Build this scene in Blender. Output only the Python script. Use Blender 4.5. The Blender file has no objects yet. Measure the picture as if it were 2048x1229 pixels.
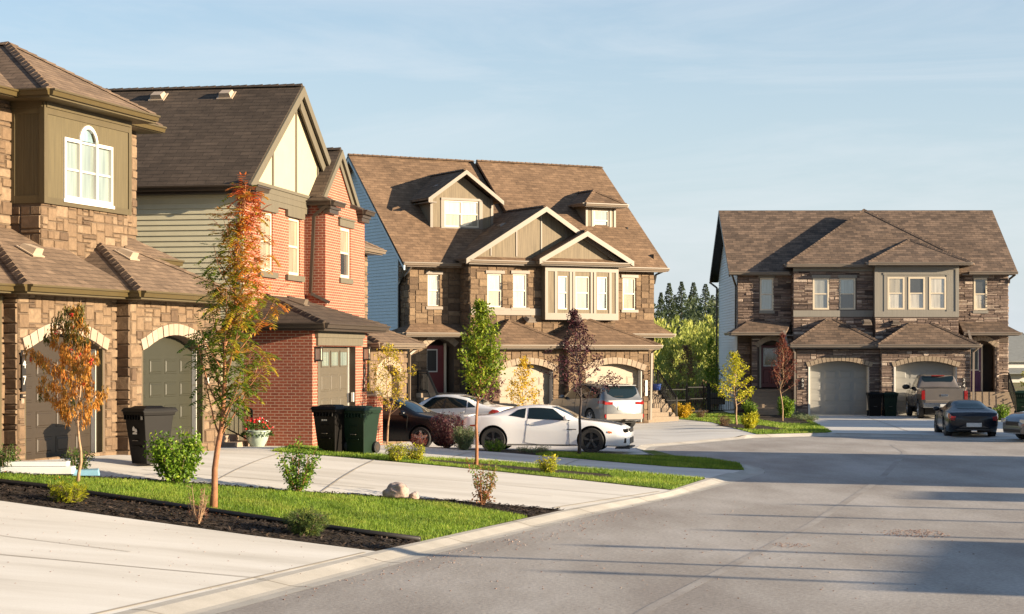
import bpy, bmesh, math, random
from mathutils import Vector, Matrix, noise as mnoise
R = math.radians
SC = bpy.context.scene
COL = SC.collection
# ---------------------------------------------------------------- camera, sky, sun, exposure
SUN_AZ = 18.0      # degrees the sun stands from +X towards the camera side
SUN_EL = 11.5
cam_d = bpy.data.cameras.new("camera"); cam = bpy.data.objects.new("camera", cam_d); COL.objects.link(cam)
cam.location = (0, 0, 3.0); cam.rotation_euler = (R(90), 0, 0)
cam_d.sensor_width = 36.0; cam_d.lens = 3800 / 2048 * 36.0
cam_d.shift_y = (706 - 614.5) / 2048; cam_d.clip_start = 0.5; cam_d.clip_end = 6000
SC.camera = cam
w = bpy.data.worlds.new("World"); SC.world = w; w.use_nodes = True
nt = w.node_tree; nt.nodes.clear()
def N(nt, typ, **kw):
    n = nt.nodes.new(typ)
    for k, v in kw.items():
        if k == 'i':
            for a, b in v.items(): n.inputs[a].default_value = b
        else: setattr(n, k, v)
    return n
def L(nt, a, b): nt.links.new(a, b)
wo = N(nt, 'ShaderNodeOutputWorld'); bg = N(nt, 'ShaderNodeBackground', i={'Strength': 0.078})
sk = N(nt, 'ShaderNodeTexSky', sky_type='NISHITA', sun_disc=False)
sk.sun_elevation = R(SUN_EL); sk.sun_rotation = R(90 + SUN_AZ); sk.altitude = 600; sk.air_density = 1.0; sk.dust_density = 1.2; sk.ozone_density = 2.0
tc = N(nt, 'ShaderNodeTexCoord'); mp = N(nt, 'ShaderNodeMapping'); mp.inputs['Scale'].default_value = (1.0, 1.2, 7.0); mp.inputs['Rotation'].default_value = (R(4), R(8), 0)
no = N(nt, 'ShaderNodeTexNoise', i={'Scale': 3.2, 'Detail': 7.0, 'Roughness': 0.62, 'Distortion': 0.6})
rp = N(nt, 'ShaderNodeValToRGB'); rp.color_ramp.elements[0].position = 0.42; rp.color_ramp.elements[1].position = 0.80
rp.color_ramp.elements[0].color = (0, 0, 0, 1); rp.color_ramp.elements[1].color = (0.75, 0.75, 0.75, 1)
sx = N(nt, 'ShaderNodeSeparateXYZ'); L(nt, tc.outputs['Generated'], sx.inputs[0])
hz = N(nt, 'ShaderNodeMapRange', i={'From Min': 0.0, 'From Max': 0.27, 'To Min': 0.90, 'To Max': 0.0}); L(nt, sx.outputs[2], hz.inputs[0])
mx2 = N(nt, 'ShaderNodeMix', data_type='RGBA'); mx2.inputs['B'].default_value = (3.2, 3.58, 3.98, 1)
L(nt, hz.outputs[0], mx2.inputs['Factor']); L(nt, sk.outputs[0], mx2.inputs['A'])
mx = N(nt, 'ShaderNodeMix', data_type='RGBA'); mx.inputs['B'].default_value = (4.15, 4.3, 4.5, 1)
L(nt, tc.outputs['Generated'], mp.inputs[0]); L(nt, mp.outputs[0], no.inputs[0]); L(nt, no.outputs[0], rp.inputs[0])
cm = N(nt, 'ShaderNodeMath', operation='MULTIPLY'); cm.inputs[1].default_value = 0.85; L(nt, rp.outputs[0], cm.inputs[0])
ch = N(nt, 'ShaderNodeMapRange', i={'From Min': 0.10, 'From Max': 0.50, 'To Min': 1.0, 'To Max': 0.25}); L(nt, sx.outputs[2], ch.inputs[0]); cm2 = N(nt, 'ShaderNodeMath', operation='MULTIPLY'); L(nt, cm.outputs[0], cm2.inputs[0]); L(nt, ch.outputs[0], cm2.inputs[1]); L(nt, cm2.outputs[0], mx.inputs['Factor']); L(nt, mx2.outputs['Result'], mx.inputs['A']); L(nt, mx.outputs['Result'], bg.inputs[0]); L(nt, bg.outputs[0], wo.inputs[0])
sd = bpy.data.lights.new("sun", 'SUN'); sun = bpy.data.objects.new("sun", sd); COL.objects.link(sun)
sd.energy = 5.0; sd.angle = R(0.35); sd.color = (1.0, 0.81, 0.57)
sdir = Vector((math.cos(R(SUN_AZ)) * math.cos(R(SUN_EL)), -math.sin(R(SUN_AZ)) * math.cos(R(SUN_EL)), math.sin(R(SUN_EL))))
sun.rotation_euler = sdir.to_track_quat('Z', 'Y').to_euler(); sun.location = (60, -20, 30)
SC.view_settings.view_transform = 'Standard'; SC.view_settings.look = 'None'; SC.view_settings.exposure = 1.45; SC.view_settings.gamma = 1.0
# ---------------------------------------------------------------- terrain heights
def interp(t, x):
    if x <= t[0][0]: return t[0][1]
    for (a, b), (c, d) in zip(t, t[1:]):
        if x <= c: return b + (d - b) * (x - a) / (c - a)
    return t[-1][1]
KL = [(-8.3, 11), (-4.6, 20.9), (-1.95, 28.1), (0.99, 35.4), (3.2, 39.9), (4.46, 43.95), (5.8, 47.8), (6.0, 50), (5.4, 52.2), (4.4, 53.2)]
KT = [(y, x) for x, y in KL[:8]] + [(200, 6.0)]
ST = [(10, .884), (37, .884), (47, .617), (51, .50), (54, .18), (60, .06), (900, .05)]
BT = [(50, .07), (53.5, .05), (900, .05)]
def Hg(X, Y):
    d = (interp(KT, Y) - X) * .93
    if Y > 66.5 and X > 6: return .1
    if d <= 0: return interp(BT, Y) if Y > 60 or d > -.5 else 0.0
    return interp(BT, Y) + min(d, 9.6) / 9.6 * interp(ST, Y)
# ---------------------------------------------------------------- mesh helpers
class MB:
    def __init__(s): s.V = []; s.F = []; s.M = []; s.T = []; s.smooth = False; s.K = []
    def mark(s): s.K.append(len(s.F))
    def add(s, vs, fs, m=0, t=0.5):
        o = len(s.V); s.V.extend(vs)
        for f in fs: s.F.append([o + i for i in f]); s.M.append(m); s.T.append(t)
    def poly(s, vs, m=0, t=0.5): s.add(vs, [list(range(len(vs)))], m, t)
    def box(s, a, b, m=0, t=.5):
        (x0, y0, z0), (x1, y1, z1) = a, b
        s.add([(x0,y0,z0),(x1,y0,z0),(x1,y1,z0),(x0,y1,z0),(x0,y0,z1),(x1,y0,z1),(x1,y1,z1),(x0,y1,z1)],
              [(0,3,2,1),(4,5,6,7),(0,1,5,4),(1,2,6,5),(2,3,7,6),(3,0,4,7)], m, t)
    def pbox(s, P, a0, a1, z0, z1, c0, c1, m=0, t=.5, ins=0):
        q = [P(a0,z0,c1),P(a1,z0,c1),P(a1,z1,c1),P(a0,z1,c1),P(a0+ins,z0+ins,c0),P(a1-ins,z0+ins,c0),P(a1-ins,z1-ins,c0),P(a0+ins,z1-ins,c0)]
        s.add(q, [(0,3,2,1),(4,5,6,7),(0,1,5,4),(1,2,6,5),(2,3,7,6),(3,0,4,7)], m, t)
    def hexa(s, q, m=0, t=.5):
        s.add(q, [(0,3,2,1),(4,5,6,7),(0,1,5,4),(1,2,6,5),(2,3,7,6),(3,0,4,7)], m, t)
    def slab(s, pts, th=.1, m=0):
        n = len(pts); lo = [(x, y, z - th) for x, y, z in pts]
        s.add(list(pts) + lo, [tuple(range(n)), tuple(range(2*n-1, n-1, -1))] + [(i, n+i, n+(i+1)%n, (i+1)%n) for i in range(n)], m)
    def beam(s, p, q, w=.1, h=.1, up=(0,0,1), m=0, t=.5):
        p = Vector(p); q = Vector(q); d = (q - p).normalized(); u = Vector(up); r = d.cross(u)
        if r.length < 1e-4: r = d.cross(Vector((1,0,0)))
        r.normalize(); u = r.cross(d); r *= w/2; u *= h/2
        s.hexa([p-r-u, p+r-u, q+r-u, q-r-u, p-r+u, p+r+u, q+r+u, q-r+u], m, t)
    def tube(s, pts, rad, n=6, m=0, t=.5, caps=True):
        pts = [Vector(p) for p in pts]; o = len(s.V)
        if not hasattr(rad, '__len__'): rad = [rad] * len(pts)
        for i, p in enumerate(pts):
            d = (pts[min(i+1, len(pts)-1)] - pts[max(i-1, 0)]).normalized()
            a = d.cross(Vector((0,1,0.3))); a = a.normalized() if a.length > 1e-4 else Vector((1,0,0)); b = d.cross(a)
            for k in range(n):
                g = 2*math.pi*k/n; s.V.append(tuple(p + (a*math.cos(g) + b*math.sin(g)) * rad[i]))
        for i in range(len(pts)-1):
            for k in range(n):
                s.F.append([o+i*n+k, o+i*n+(k+1)%n, o+(i+1)*n+(k+1)%n, o+(i+1)*n+k]); s.M.append(m); s.T.append(t)
        if caps:
            s.F.append([o+k for k in range(n)][::-1]); s.M.append(m); s.T.append(t)
            e = o+(len(pts)-1)*n; s.F.append([e+k for k in range(n)]); s.M.append(m); s.T.append(t)
    def lathe(s, prof, c=(0,0,0), axis='z', n=20, m=0, t=.5, caps=True):
        o = len(s.V); cx, cy, cz = c
        for r, h in prof:
            for k in range(n):
                g = 2*math.pi*k/n; a, b = r*math.cos(g), r*math.sin(g)
                s.V.append((cx+a, cy+b, cz+h) if axis == 'z' else ((cx+a, cy+h, cz+b) if axis == 'y' else (cx+h, cy+a, cz+b)))
        for i in range(len(prof)-1):
            for k in range(n):
                s.F.append([o+i*n+k, o+i*n+(k+1)%n, o+(i+1)*n+(k+1)%n, o+(i+1)*n+k]); s.M.append(m); s.T.append(t)
        if not caps: return
        s.F.append([o+k for k in range(n)][::-1]); s.M.append(m); s.T.append(t)
        e = o+(len(prof)-1)*n; s.F.append([e+k for k in range(n)]); s.M.append(m); s.T.append(t)
    def build(s, name, mats, parent=None, smooth=None, bevel=0):
        if s.K:      # pieces that lie apart become objects of their own
            ks = sorted({k for k in s.K if 0 < k < len(s.F)}) + [len(s.F)]; a = 0; o = None
            for k in ks:
                if k == a: continue
                c = MB(); ids = {}
                for i in range(a, k):
                    f = []
                    for v in s.F[i]:
                        if v not in ids: ids[v] = len(c.V); c.V.append(s.V[v])
                        f.append(ids[v])
                    c.F.append(f); c.M.append(s.M[i]); c.T.append(s.T[i])
                o = c.build(name, mats, parent, smooth, bevel); a = k
            return o
        me = bpy.data.meshes.new(name); me.from_pydata([tuple(v) for v in s.V], [], s.F)
        if not isinstance(mats, (list, tuple)): mats = [mats]
        for m in mats: me.materials.append(m)
        if len(mats) > 1: me.polygons.foreach_set('material_index', s.M)
        if any(t != .5 for t in s.T):
            a = me.attributes.new('tone', 'FLOAT', 'FACE'); a.data.foreach_set('value', s.T)
        if smooth if smooth is not None else s.smooth: me.polygons.foreach_set('use_smooth', [True]*len(s.F))
        me.update()
        o = bpy.data.objects.new(name, me); COL.objects.link(o)
        if parent: o.parent = parent
        if bevel:
            bv = o.modifiers.new('bevel', 'BEVEL'); bv.width = bevel; bv.segments = 2; bv.limit_method = 'ANGLE'; bv.angle_limit = R(40)
        return o
def root(name, label, cat, loc=(0,0,0), rz=0.0, group=None):
    o = bpy.data.objects.new(name, None); COL.objects.link(o); o.location = loc; o.rotation_euler = (0,0,rz)
    o['label'] = label; o['category'] = cat
    if group: o['group'] = group
    return o
def tag(o, label, cat, group=None):
    o['label'] = label; o['category'] = cat
    if group: o['group'] = group
    return o
def kind(o, k, label=None, cat=None):
    o['kind'] = k
    if label: o['label'] = label
    if cat: o['category'] = cat
    return o
def copy_tree(o, parent=None):
    c = o.copy(); COL.objects.link(c); c.parent = parent
    for ch in [x for x in bpy.data.objects if x.parent == o]: copy_tree(ch, c)
    return c
# ---------------------------------------------------------------- materials
def newmat(name):
    m = bpy.data.materials.new(name); m.use_nodes = True; nt = m.node_tree
    return m, nt, nt.nodes['Principled BSDF']
def C4(c): return (c[0], c[1], c[2], 1)
def plain(name, col, rough=.6, metal=0, coat=0, var=.12, scale=3.0, bump=0, spec=.5):
    m, nt, p = newmat(name); p.inputs['Roughness'].default_value = rough; p.inputs['Metallic'].default_value = metal
    p.inputs['Coat Weight'].default_value = coat; p.inputs['Specular IOR Level'].default_value = spec
    if var:
        t = N(nt, 'ShaderNodeTexCoord'); n = N(nt, 'ShaderNodeTexNoise', i={'Scale': scale, 'Detail': 5.0, 'Roughness': .6}); L(nt, t.outputs['Object'], n.inputs[0])
        r = N(nt, 'ShaderNodeValToRGB'); r.color_ramp.elements[0].position = .3; r.color_ramp.elements[1].position = .7
        r.color_ramp.elements[0].color = C4([x*(1-var) for x in col]); r.color_ramp.elements[1].color = C4([min(1, x*(1+var)) for x in col])
        L(nt, n.outputs[0], r.inputs[0]); L(nt, r.outputs[0], p.inputs['Base Color'])
        if bump:
            b = N(nt, 'ShaderNodeBump', i={'Strength': bump, 'Distance': .02}); n2 = N(nt, 'ShaderNodeTexNoise', i={'Scale': scale*12, 'Detail': 4.0})
            L(nt, t.outputs['Object'], n2.inputs[0]); L(nt, n2.outputs[0], b.inputs['Height']); L(nt, b.outputs[0], p.inputs['Normal'])
    else: p.inputs['Base Color'].default_value = C4(col)
    return m
def facevec(nt, rot=False):
    """(along the wall, up) from object coordinates, by which way the face looks"""
    t = N(nt, 'ShaderNodeTexCoord'); s = N(nt, 'ShaderNodeSeparateXYZ'); L(nt, t.outputs['Object'], s.inputs[0])
    sn = N(nt, 'ShaderNodeSeparateXYZ'); L(nt, t.outputs['Normal'], sn.inputs[0])
    ax = N(nt, 'ShaderNodeMath', operation='ABSOLUTE'); L(nt, sn.outputs[0], ax.inputs[0])
    ay = N(nt, 'ShaderNodeMath', operation='ABSOLUTE'); L(nt, sn.outputs[1], ay.inputs[0])
    g = N(nt, 'ShaderNodeMath', operation='GREATER_THAN'); L(nt, ax.outputs[0], g.inputs[0]); L(nt, ay.outputs[0], g.inputs[1])
    m = N(nt, 'ShaderNodeMix'); L(nt, g.outputs[0], m.inputs[0]); L(nt, s.outputs[0], m.inputs[2]); L(nt, s.outputs[1], m.inputs[3])
    c = N(nt, 'ShaderNodeCombineXYZ'); L(nt, m.outputs[0], c.inputs[0]); L(nt, s.outputs[2], c.inputs[1])
    return c.outputs[0], t
def bricklike(name, c1, c2, mortar, w, h, ms, rough=.85, bump=.6, offset=.5, nv=.25, squash=1.0, low=.3):
    m, nt, p = newmat(name); v, t = facevec(nt)
    b = N(nt, 'ShaderNodeTexBrick', offset=offset, squash=squash)
    b.inputs['Scale'].default_value = 1.0; b.inputs['Brick Width'].default_value = w; b.inputs['Row Height'].default_value = h
    b.inputs['Mortar Size'].default_value = ms; b.inputs['Mortar Smooth'].default_value = .15; b.inputs['Bias'].default_value = 0
    b.inputs['Color1'].default_value = C4(c1); b.inputs['Color2'].default_value = C4(c2); b.inputs['Mortar'].default_value = C4(mortar)
    L(nt, v, b.inputs[0])
    n = N(nt, 'ShaderNodeTexNoise', i={'Scale': 22.0, 'Detail': 4.0}); L(nt, t.outputs['Object'], n.inputs[0])
    n3 = N(nt, 'ShaderNodeTexNoise', i={'Scale': .9, 'Detail': 3.0}); L(nt, t.outputs['Object'], n3.inputs[0])
    ad = N(nt, 'ShaderNodeMath', operation='ADD'); L(nt, n.outputs[0], ad.inputs[0]); L(nt, n3.outputs[0], ad.inputs[1])
    mr = N(nt, 'ShaderNodeMapRange', i={'From Min': .6, 'From Max': 1.4, 'To Min': 1-nv, 'To Max': 1+nv}); L(nt, ad.outputs[0], mr.inputs[0])
    mm = N(nt, 'ShaderNodeMix', data_type='RGBA', blend_type='MULTIPLY'); mm.inputs['Factor'].default_value = 1
    L(nt, b.outputs[0], mm.inputs['A']); L(nt, mr.outputs[0], mm.inputs['B']); L(nt, mm.outputs['Result'], p.inputs['Base Color'])
    bp = N(nt, 'ShaderNodeBump', i={'Strength': bump, 'Distance': .012}); 
    iv = N(nt, 'ShaderNodeMath', operation='SUBTRACT'); iv.inputs[0].default_value = 1; L(nt, b.outputs['Fac'], iv.inputs[1])
    a2 = N(nt, 'ShaderNodeMath', operation='MULTIPLY_ADD'); a2.inputs[1].default_value = low; L(nt, n.outputs[0], a2.inputs[0]); L(nt, iv.outputs[0], a2.inputs[2])
    L(nt, a2.outputs[0], bp.inputs['Height']); L(nt, bp.outputs[0], p.inputs['Normal']); p.inputs['Roughness'].default_value = rough
    return m
def shingle(name, c1, c2, c3, w=.30, h=.115, dirt=.2):
    """asphalt shingles: courses with slot gaps, each tab its own tone"""
    m, nt, p = newmat(name); v, t = facevec(nt)
    b = N(nt, 'ShaderNodeTexBrick', offset=.5)
    b.inputs['Scale'].default_value = 1.0; b.inputs['Brick Width'].default_value = w; b.inputs['Row Height'].default_value = h
    b.inputs['Mortar Size'].default_value = .008; b.inputs['Mortar Smooth'].default_value = .4; b.inputs['Bias'].default_value = -.1
    b.inputs['Color1'].default_value = C4(c1); b.inputs['Color2'].default_value = C4(c2); b.inputs['Mortar'].default_value = C4(c3)
    n0 = N(nt, 'ShaderNodeTexNoise', i={'Scale': 9.0, 'Detail': 1.0}); L(nt, t.outputs['Object'], n0.inputs[0])
    ds = N(nt, 'ShaderNodeVectorMath', operation='MULTIPLY_ADD'); ds.inputs[1].default_value = (.06, .012, 0); L(nt, n0.outputs['Color'], ds.inputs[0]); L(nt, v, ds.inputs[2])
    L(nt, ds.outputs[0], b.inputs[0])
    n = N(nt, 'ShaderNodeTexNoise', i={'Scale': 60.0, 'Detail': 3.0}); L(nt, t.outputs['Object'], n.inputs[0])
    mpp = N(nt, 'ShaderNodeMapping'); mpp.inputs['Scale'].default_value = (3.2, 8.7, 1); L(nt, v, mpp.inputs[0])
    n3 = N(nt, 'ShaderNodeTexNoise', noise_dimensions='2D', i={'Scale': 1.0, 'Detail': 2.0}); L(nt, mpp.outputs[0], n3.inputs[0])
    n4 = N(nt, 'ShaderNodeTexNoise', i={'Scale': .5, 'Detail': 2.0}); L(nt, t.outputs['Object'], n4.inputs[0])
    ad = N(nt, 'ShaderNodeMath', operation='ADD'); L(nt, n.outputs[0], ad.inputs[0]); L(nt, n3.outputs[0], ad.inputs[1])
    ad2 = N(nt, 'ShaderNodeMath', operation='ADD'); L(nt, ad.outputs[0], ad2.inputs[0]); L(nt, n4.outputs[0], ad2.inputs[1])
    mr = N(nt, 'ShaderNodeMapRange', i={'From Min': 1.0, 'From Max': 2.0, 'To Min': .62, 'To Max': 1.38}); L(nt, ad2.outputs[0], mr.inputs[0])
    mm = N(nt, 'ShaderNodeMix', data_type='RGBA', blend_type='MULTIPLY'); mm.inputs['Factor'].default_value = 1
    L(nt, b.outputs[0], mm.inputs['A']); L(nt, mr.outputs[0], mm.inputs['B']); L(nt, mm.outputs['Result'], p.inputs['Base Color'])
    # each course is a ramp: thick at its lower edge
    sp = N(nt, 'ShaderNodeSeparateXYZ'); L(nt, ds.outputs[0], sp.inputs[0])
    dv = N(nt, 'ShaderNodeMath', operation='DIVIDE'); dv.inputs[1].default_value = h; L(nt, sp.outputs[1], dv.inputs[0])
    fr = N(nt, 'ShaderNodeMath', operation='FRACT'); L(nt, dv.outputs[0], fr.inputs[0])
    iv = N(nt, 'ShaderNodeMath', operation='SUBTRACT'); iv.inputs[0].default_value = 1; L(nt, fr.outputs[0], iv.inputs[1])
    a2 = N(nt, 'ShaderNodeMath', operation='MULTIPLY_ADD'); a2.inputs[1].default_value = .35; L(nt, n.outputs[0], a2.inputs[0]); L(nt, iv.outputs[0], a2.inputs[2])
    bp = N(nt, 'ShaderNodeBump', i={'Strength': .55, 'Distance': .014}); L(nt, a2.outputs[0], bp.inputs['Height']); L(nt, bp.outputs[0], p.inputs['Normal'])
    p.inputs['Roughness'].default_value = .92; p.inputs['Specular IOR Level'].default_value = .25
    return m
def toned(name, cols, rough=.85, nscale=9.0, bump=.4, bdist=.015, var=.25, trans=0, spec=.4):
    """per-face 'tone' picks the colour, noise varies it"""
    m, nt, p = newmat(name); a = N(nt, 'ShaderNodeAttribute', attribute_name='tone')
    r = N(nt, 'ShaderNodeValToRGB'); e = r.color_ramp.elements
    while len(e) < len(cols): e.new(.5)
    for i, c in enumerate(cols): e[i].position = i/(len(cols)-1); e[i].color = C4(c)
    L(nt, a.outputs['Fac'], r.inputs[0])
    t = N(nt, 'ShaderNodeTexCoord'); n = N(nt, 'ShaderNodeTexNoise', i={'Scale': nscale, 'Detail': 6.0, 'Roughness': .65}); L(nt, t.outputs['Object'], n.inputs[0])
    mr = N(nt, 'ShaderNodeMapRange', i={'From Min': .3, 'From Max': .7, 'To Min': 1-var, 'To Max': 1+var}); L(nt, n.outputs[0], mr.inputs[0])
    mm = N(nt, 'ShaderNodeMix', data_type='RGBA', blend_type='MULTIPLY'); mm.inputs['Factor'].default_value = 1
    L(nt, r.outputs[0], mm.inputs['A']); L(nt, mr.outputs[0], mm.inputs['B']); L(nt, mm.outputs['Result'], p.inputs['Base Color'])
    p.inputs['Roughness'].default_value = rough; p.inputs['Specular IOR Level'].default_value = spec
    if bump:
        b = N(nt, 'ShaderNodeBump', i={'Strength': bump, 'Distance': bdist}); L(nt, n.outputs[0], b.inputs['Height']); L(nt, b.outputs[0], p.inputs['Normal'])
    if trans:
        o = nt.nodes['Material Output']; tr = N(nt, 'ShaderNodeBsdfTranslucent'); ms = N(nt, 'ShaderNodeMixShader'); ms.inputs[0].default_value = trans
        L(nt, mm.outputs['Result'], tr.inputs[0]); L(nt, p.outputs[0], ms.inputs[1]); L(nt, tr.outputs[0], ms.inputs[2]); L(nt, ms.outputs[0], o.inputs[0])
    return m
def grained(name, col, var=.25):
    m, nt, p = newmat(name); v, t = facevec(nt); mp = N(nt, 'ShaderNodeMapping'); mp.inputs['Scale'].default_value = (26, .9, 1); L(nt, v, mp.inputs[0])
    n = N(nt, 'ShaderNodeTexNoise', noise_dimensions='2D', i={'Scale': 1.0, 'Detail': 5.0, 'Roughness': .6}); L(nt, mp.outputs[0], n.inputs[0])
    r = N(nt, 'ShaderNodeValToRGB'); r.color_ramp.elements[0].position = .3; r.color_ramp.elements[1].position = .7; r.color_ramp.elements[0].color = C4([x*(1-var) for x in col]); r.color_ramp.elements[1].color = C4([x*(1+var) for x in col])
    L(nt, n.outputs[0], r.inputs[0]); L(nt, r.outputs[0], p.inputs['Base Color']); b = N(nt, 'ShaderNodeBump', i={'Strength': .5, 'Distance': .006}); L(nt, n.outputs[0], b.inputs['Height']); L(nt, b.outputs[0], p.inputs['Normal']); p.inputs['Roughness'].default_value = .75
    return m
M = {}
M['stone1'] = toned('tan_stone', [(.091,.057,.034),(.145,.094,.055),(.181,.121,.072),(.223,.157,.100)], bump=.7, bdist=.03)
M['stone3'] = toned('brown_stone', [(.085,.053,.031),(.132,.085,.049),(.170,.111,.064),(.212,.145,.085)], bump=.7, bdist=.03)
M['stone4'] = toned('purple_brown_stone', [(.070,.051,.046),(.167,.119,.097),(.264,.194,.154),(.458,.370,.299)], bump=.7, bdist=.03)
M['mortar'] = plain('mortar', (.11,.08,.055), .95)
M['mortar4'] = plain('dark_mortar', (.10,.075,.06), .95)
M['vouss'] = toned('pale_cast_stone', [(.306,.230,.170),(.365,.281,.212)], bump=.3, var=.1)
M['vouss3'] = toned('tan_cast_stone', [(.255,.196,.140),(.315,.246,.178)], bump=.3, var=.12)
M['brick'] = bricklike('red_brick', (.29,.075,.038), (.22,.055,.03), (.42,.29,.20), .215, .0735, .0085, nv=.2)
M['siding2'] = plain('sage_siding', (.62,.57,.40), .6, var=.04)
M['siding3'] = plain('blue_siding', (.50,.61,.66), .6, var=.05)
M['siding4'] = plain('pale_siding', (.62,.64,.62), .6, var=.05)
M['olive'] = plain('olive_trim', (.083,.063,.029), .55, var=.08)
M['olive_panel'] = plain('olive_panel', (.095,.075,.037), .7, var=.12, scale=6, bump=.25)
M['gut1'] = plain('olive_brown_gutter', (.082,.059,.023), .35, var=.05)
M['gut2'] = plain('dark_brown_gutter', (.045,.032,.022), .4, var=.08)
M['gut3'] = plain('taupe_gutter', (.161,.124,.090), .4, var=.06)
M['gut4'] = plain('grey_gutter', (.204,.170,.140), .4, var=.06)
M['blacktrim'] = plain('black_metal', (.012,.012,.012), .4, var=0)
M['greige'] = plain('greige_trim', (.124,.108,.074), .6, var=.1, scale=5, bump=.15)
M['greige3'] = plain('taupe_board', (.181,.149,.102), .65, var=.14, scale=7, bump=.3)
M['grey4'] = grained('grey_trim', (.24,.222,.19), .07)
M['greige3'] = grained('taupe_board', (.165,.128,.080)); M['olive_panel'] = grained('olive_panel', (.092,.072,.034), .18); M['greige'] = grained('greige_trim', (.115,.098,.066), .12)
M['cream'] = plain('cream_panel', (.43,.365,.25), .7, var=.04)
M['white'] = plain('white_vinyl', (.66,.63,.57), .4, var=.02)
M['cream_frame'] = plain('cream_vinyl', (.655,.562,.421), .4, var=.02)
M['door_brown'] = plain('brown_garage_door', (.033,.023,.014), .5, var=.06)
M['door_green'] = plain('green_grey_garage_door', (.028,.027,.015), .5, var=.06)
M['door_taupe'] = plain('taupe_garage_door', (.096,.080,.056), .5, var=.05)
M['door_cream'] = plain('cream_garage_door', (.27,.215,.15), .5, var=.04)
M['door_grey'] = plain('grey_garage_door', (.27,.265,.245), .5, var=.04)
M['red_door'] = plain('red_door', (.15,.022,.022), .45, var=.08)
M['purple_door'] = plain('purple_door', (.10,.025,.085), .45, var=.08)
M['brown_door'] = plain('dark_door', (.10,.04,.03), .45, var=.08)
M['shin1'] = shingle('tan_shingles', (.20,.138,.092), (.14,.096,.065), (.08,.056,.04), .34, .085)
M['shin2'] = shingle('dark_brown_shingles', (.085,.062,.045), (.06,.044,.032), (.028,.021,.016), .5, .105)
M['shin3'] = shingle('brown_shingles', (.19,.122,.075), (.125,.08,.05), (.085,.055,.036), .34, .11)
M['shin4'] = shingle('grey_brown_shingles', (.19,.132,.094), (.085,.062,.048), (.055,.042,.034), .34, .11)
M['black'] = plain('black_plastic', (.02,.017,.015), .45, var=.2)
M['iron'] = plain('black_iron', (.006,.006,.007), .55, var=0, spec=.2)
M['vent'] = plain('tan_vent', (.42,.33,.24), .5, var=.05)
def pane(name, col, refl=.9, rough=.04, stripes=0, metal=0):
    m, nt, p = newmat(name); p.inputs['Base Color'].default_value = C4(col); p.inputs['Roughness'].default_value = .6
    p.inputs['Coat Weight'].default_value = 1; p.inputs['Coat Roughness'].default_value = rough; p.inputs['Coat IOR'].default_value = 1.5+refl
    t = N(nt, 'ShaderNodeTexCoord'); mpn = N(nt, 'ShaderNodeMapping'); mpn.inputs['Scale'].default_value = (6, 6, .5); L(nt, t.outputs['Object'], mpn.inputs[0]); n = N(nt, 'ShaderNodeTexNoise', i={'Scale': 1.6, 'Detail': 3.0}); L(nt, mpn.outputs[0], n.inputs[0])
    r = N(nt, 'ShaderNodeMix', data_type='RGBA', blend_type='MULTIPLY'); r.inputs['Factor'].default_value = 1; r.inputs['A'].default_value = C4(col)
    mr = N(nt, 'ShaderNodeMapRange', i={'From Min': .3, 'From Max': .7, 'To Min': .66, 'To Max': 1.15}); L(nt, n.outputs[0], mr.inputs[0]); L(nt, mr.outputs[0], r.inputs['B'])
    src = r.outputs['Result']
    if stripes:
        wv = N(nt, 'ShaderNodeTexWave', bands_direction='Z' if stripes > 0 else 'X', i={'Scale': abs(stripes), 'Distortion': 0.0}); L(nt, t.outputs['Object'], wv.inputs[0])
        r2 = N(nt, 'ShaderNodeMix', data_type='RGBA', blend_type='MULTIPLY'); r2.inputs['Factor'].default_value = 1
        m2 = N(nt, 'ShaderNodeMapRange', i={'To Min': .55, 'To Max': 1.1}); L(nt, wv.outputs[0], m2.inputs[0]); L(nt, m2.outputs[0], r2.inputs['B']); L(nt, src, r2.inputs['A']); src = r2.outputs['Result']
    L(nt, src, p.inputs['Base Color'])
    b = N(nt, 'ShaderNodeBump', i={'Strength': .03, 'Distance': .05}); L(nt, n.outputs[0], b.inputs['Height']); L(nt, b.outputs[0], p.inputs['Coat Normal'])
    return m
M['p_white'] = pane('pane_white_blind', (.50,.46,.38))
M['p_cream'] = pane('pane_cream_blind', (.42,.36,.25), stripes=-9)
M['p_slat'] = pane('pane_slat_blind', (.30,.30,.26), stripes=9)
M['p_blue'] = pane('pane_sky_glass', (.22,.33,.36), 1.0)
M['p_dark'] = pane('pane_dark_glass', (.02,.022,.022), .5)
M['p_grey'] = pane('pane_grey_glass', (.213,.263,.237), .8)
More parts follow.
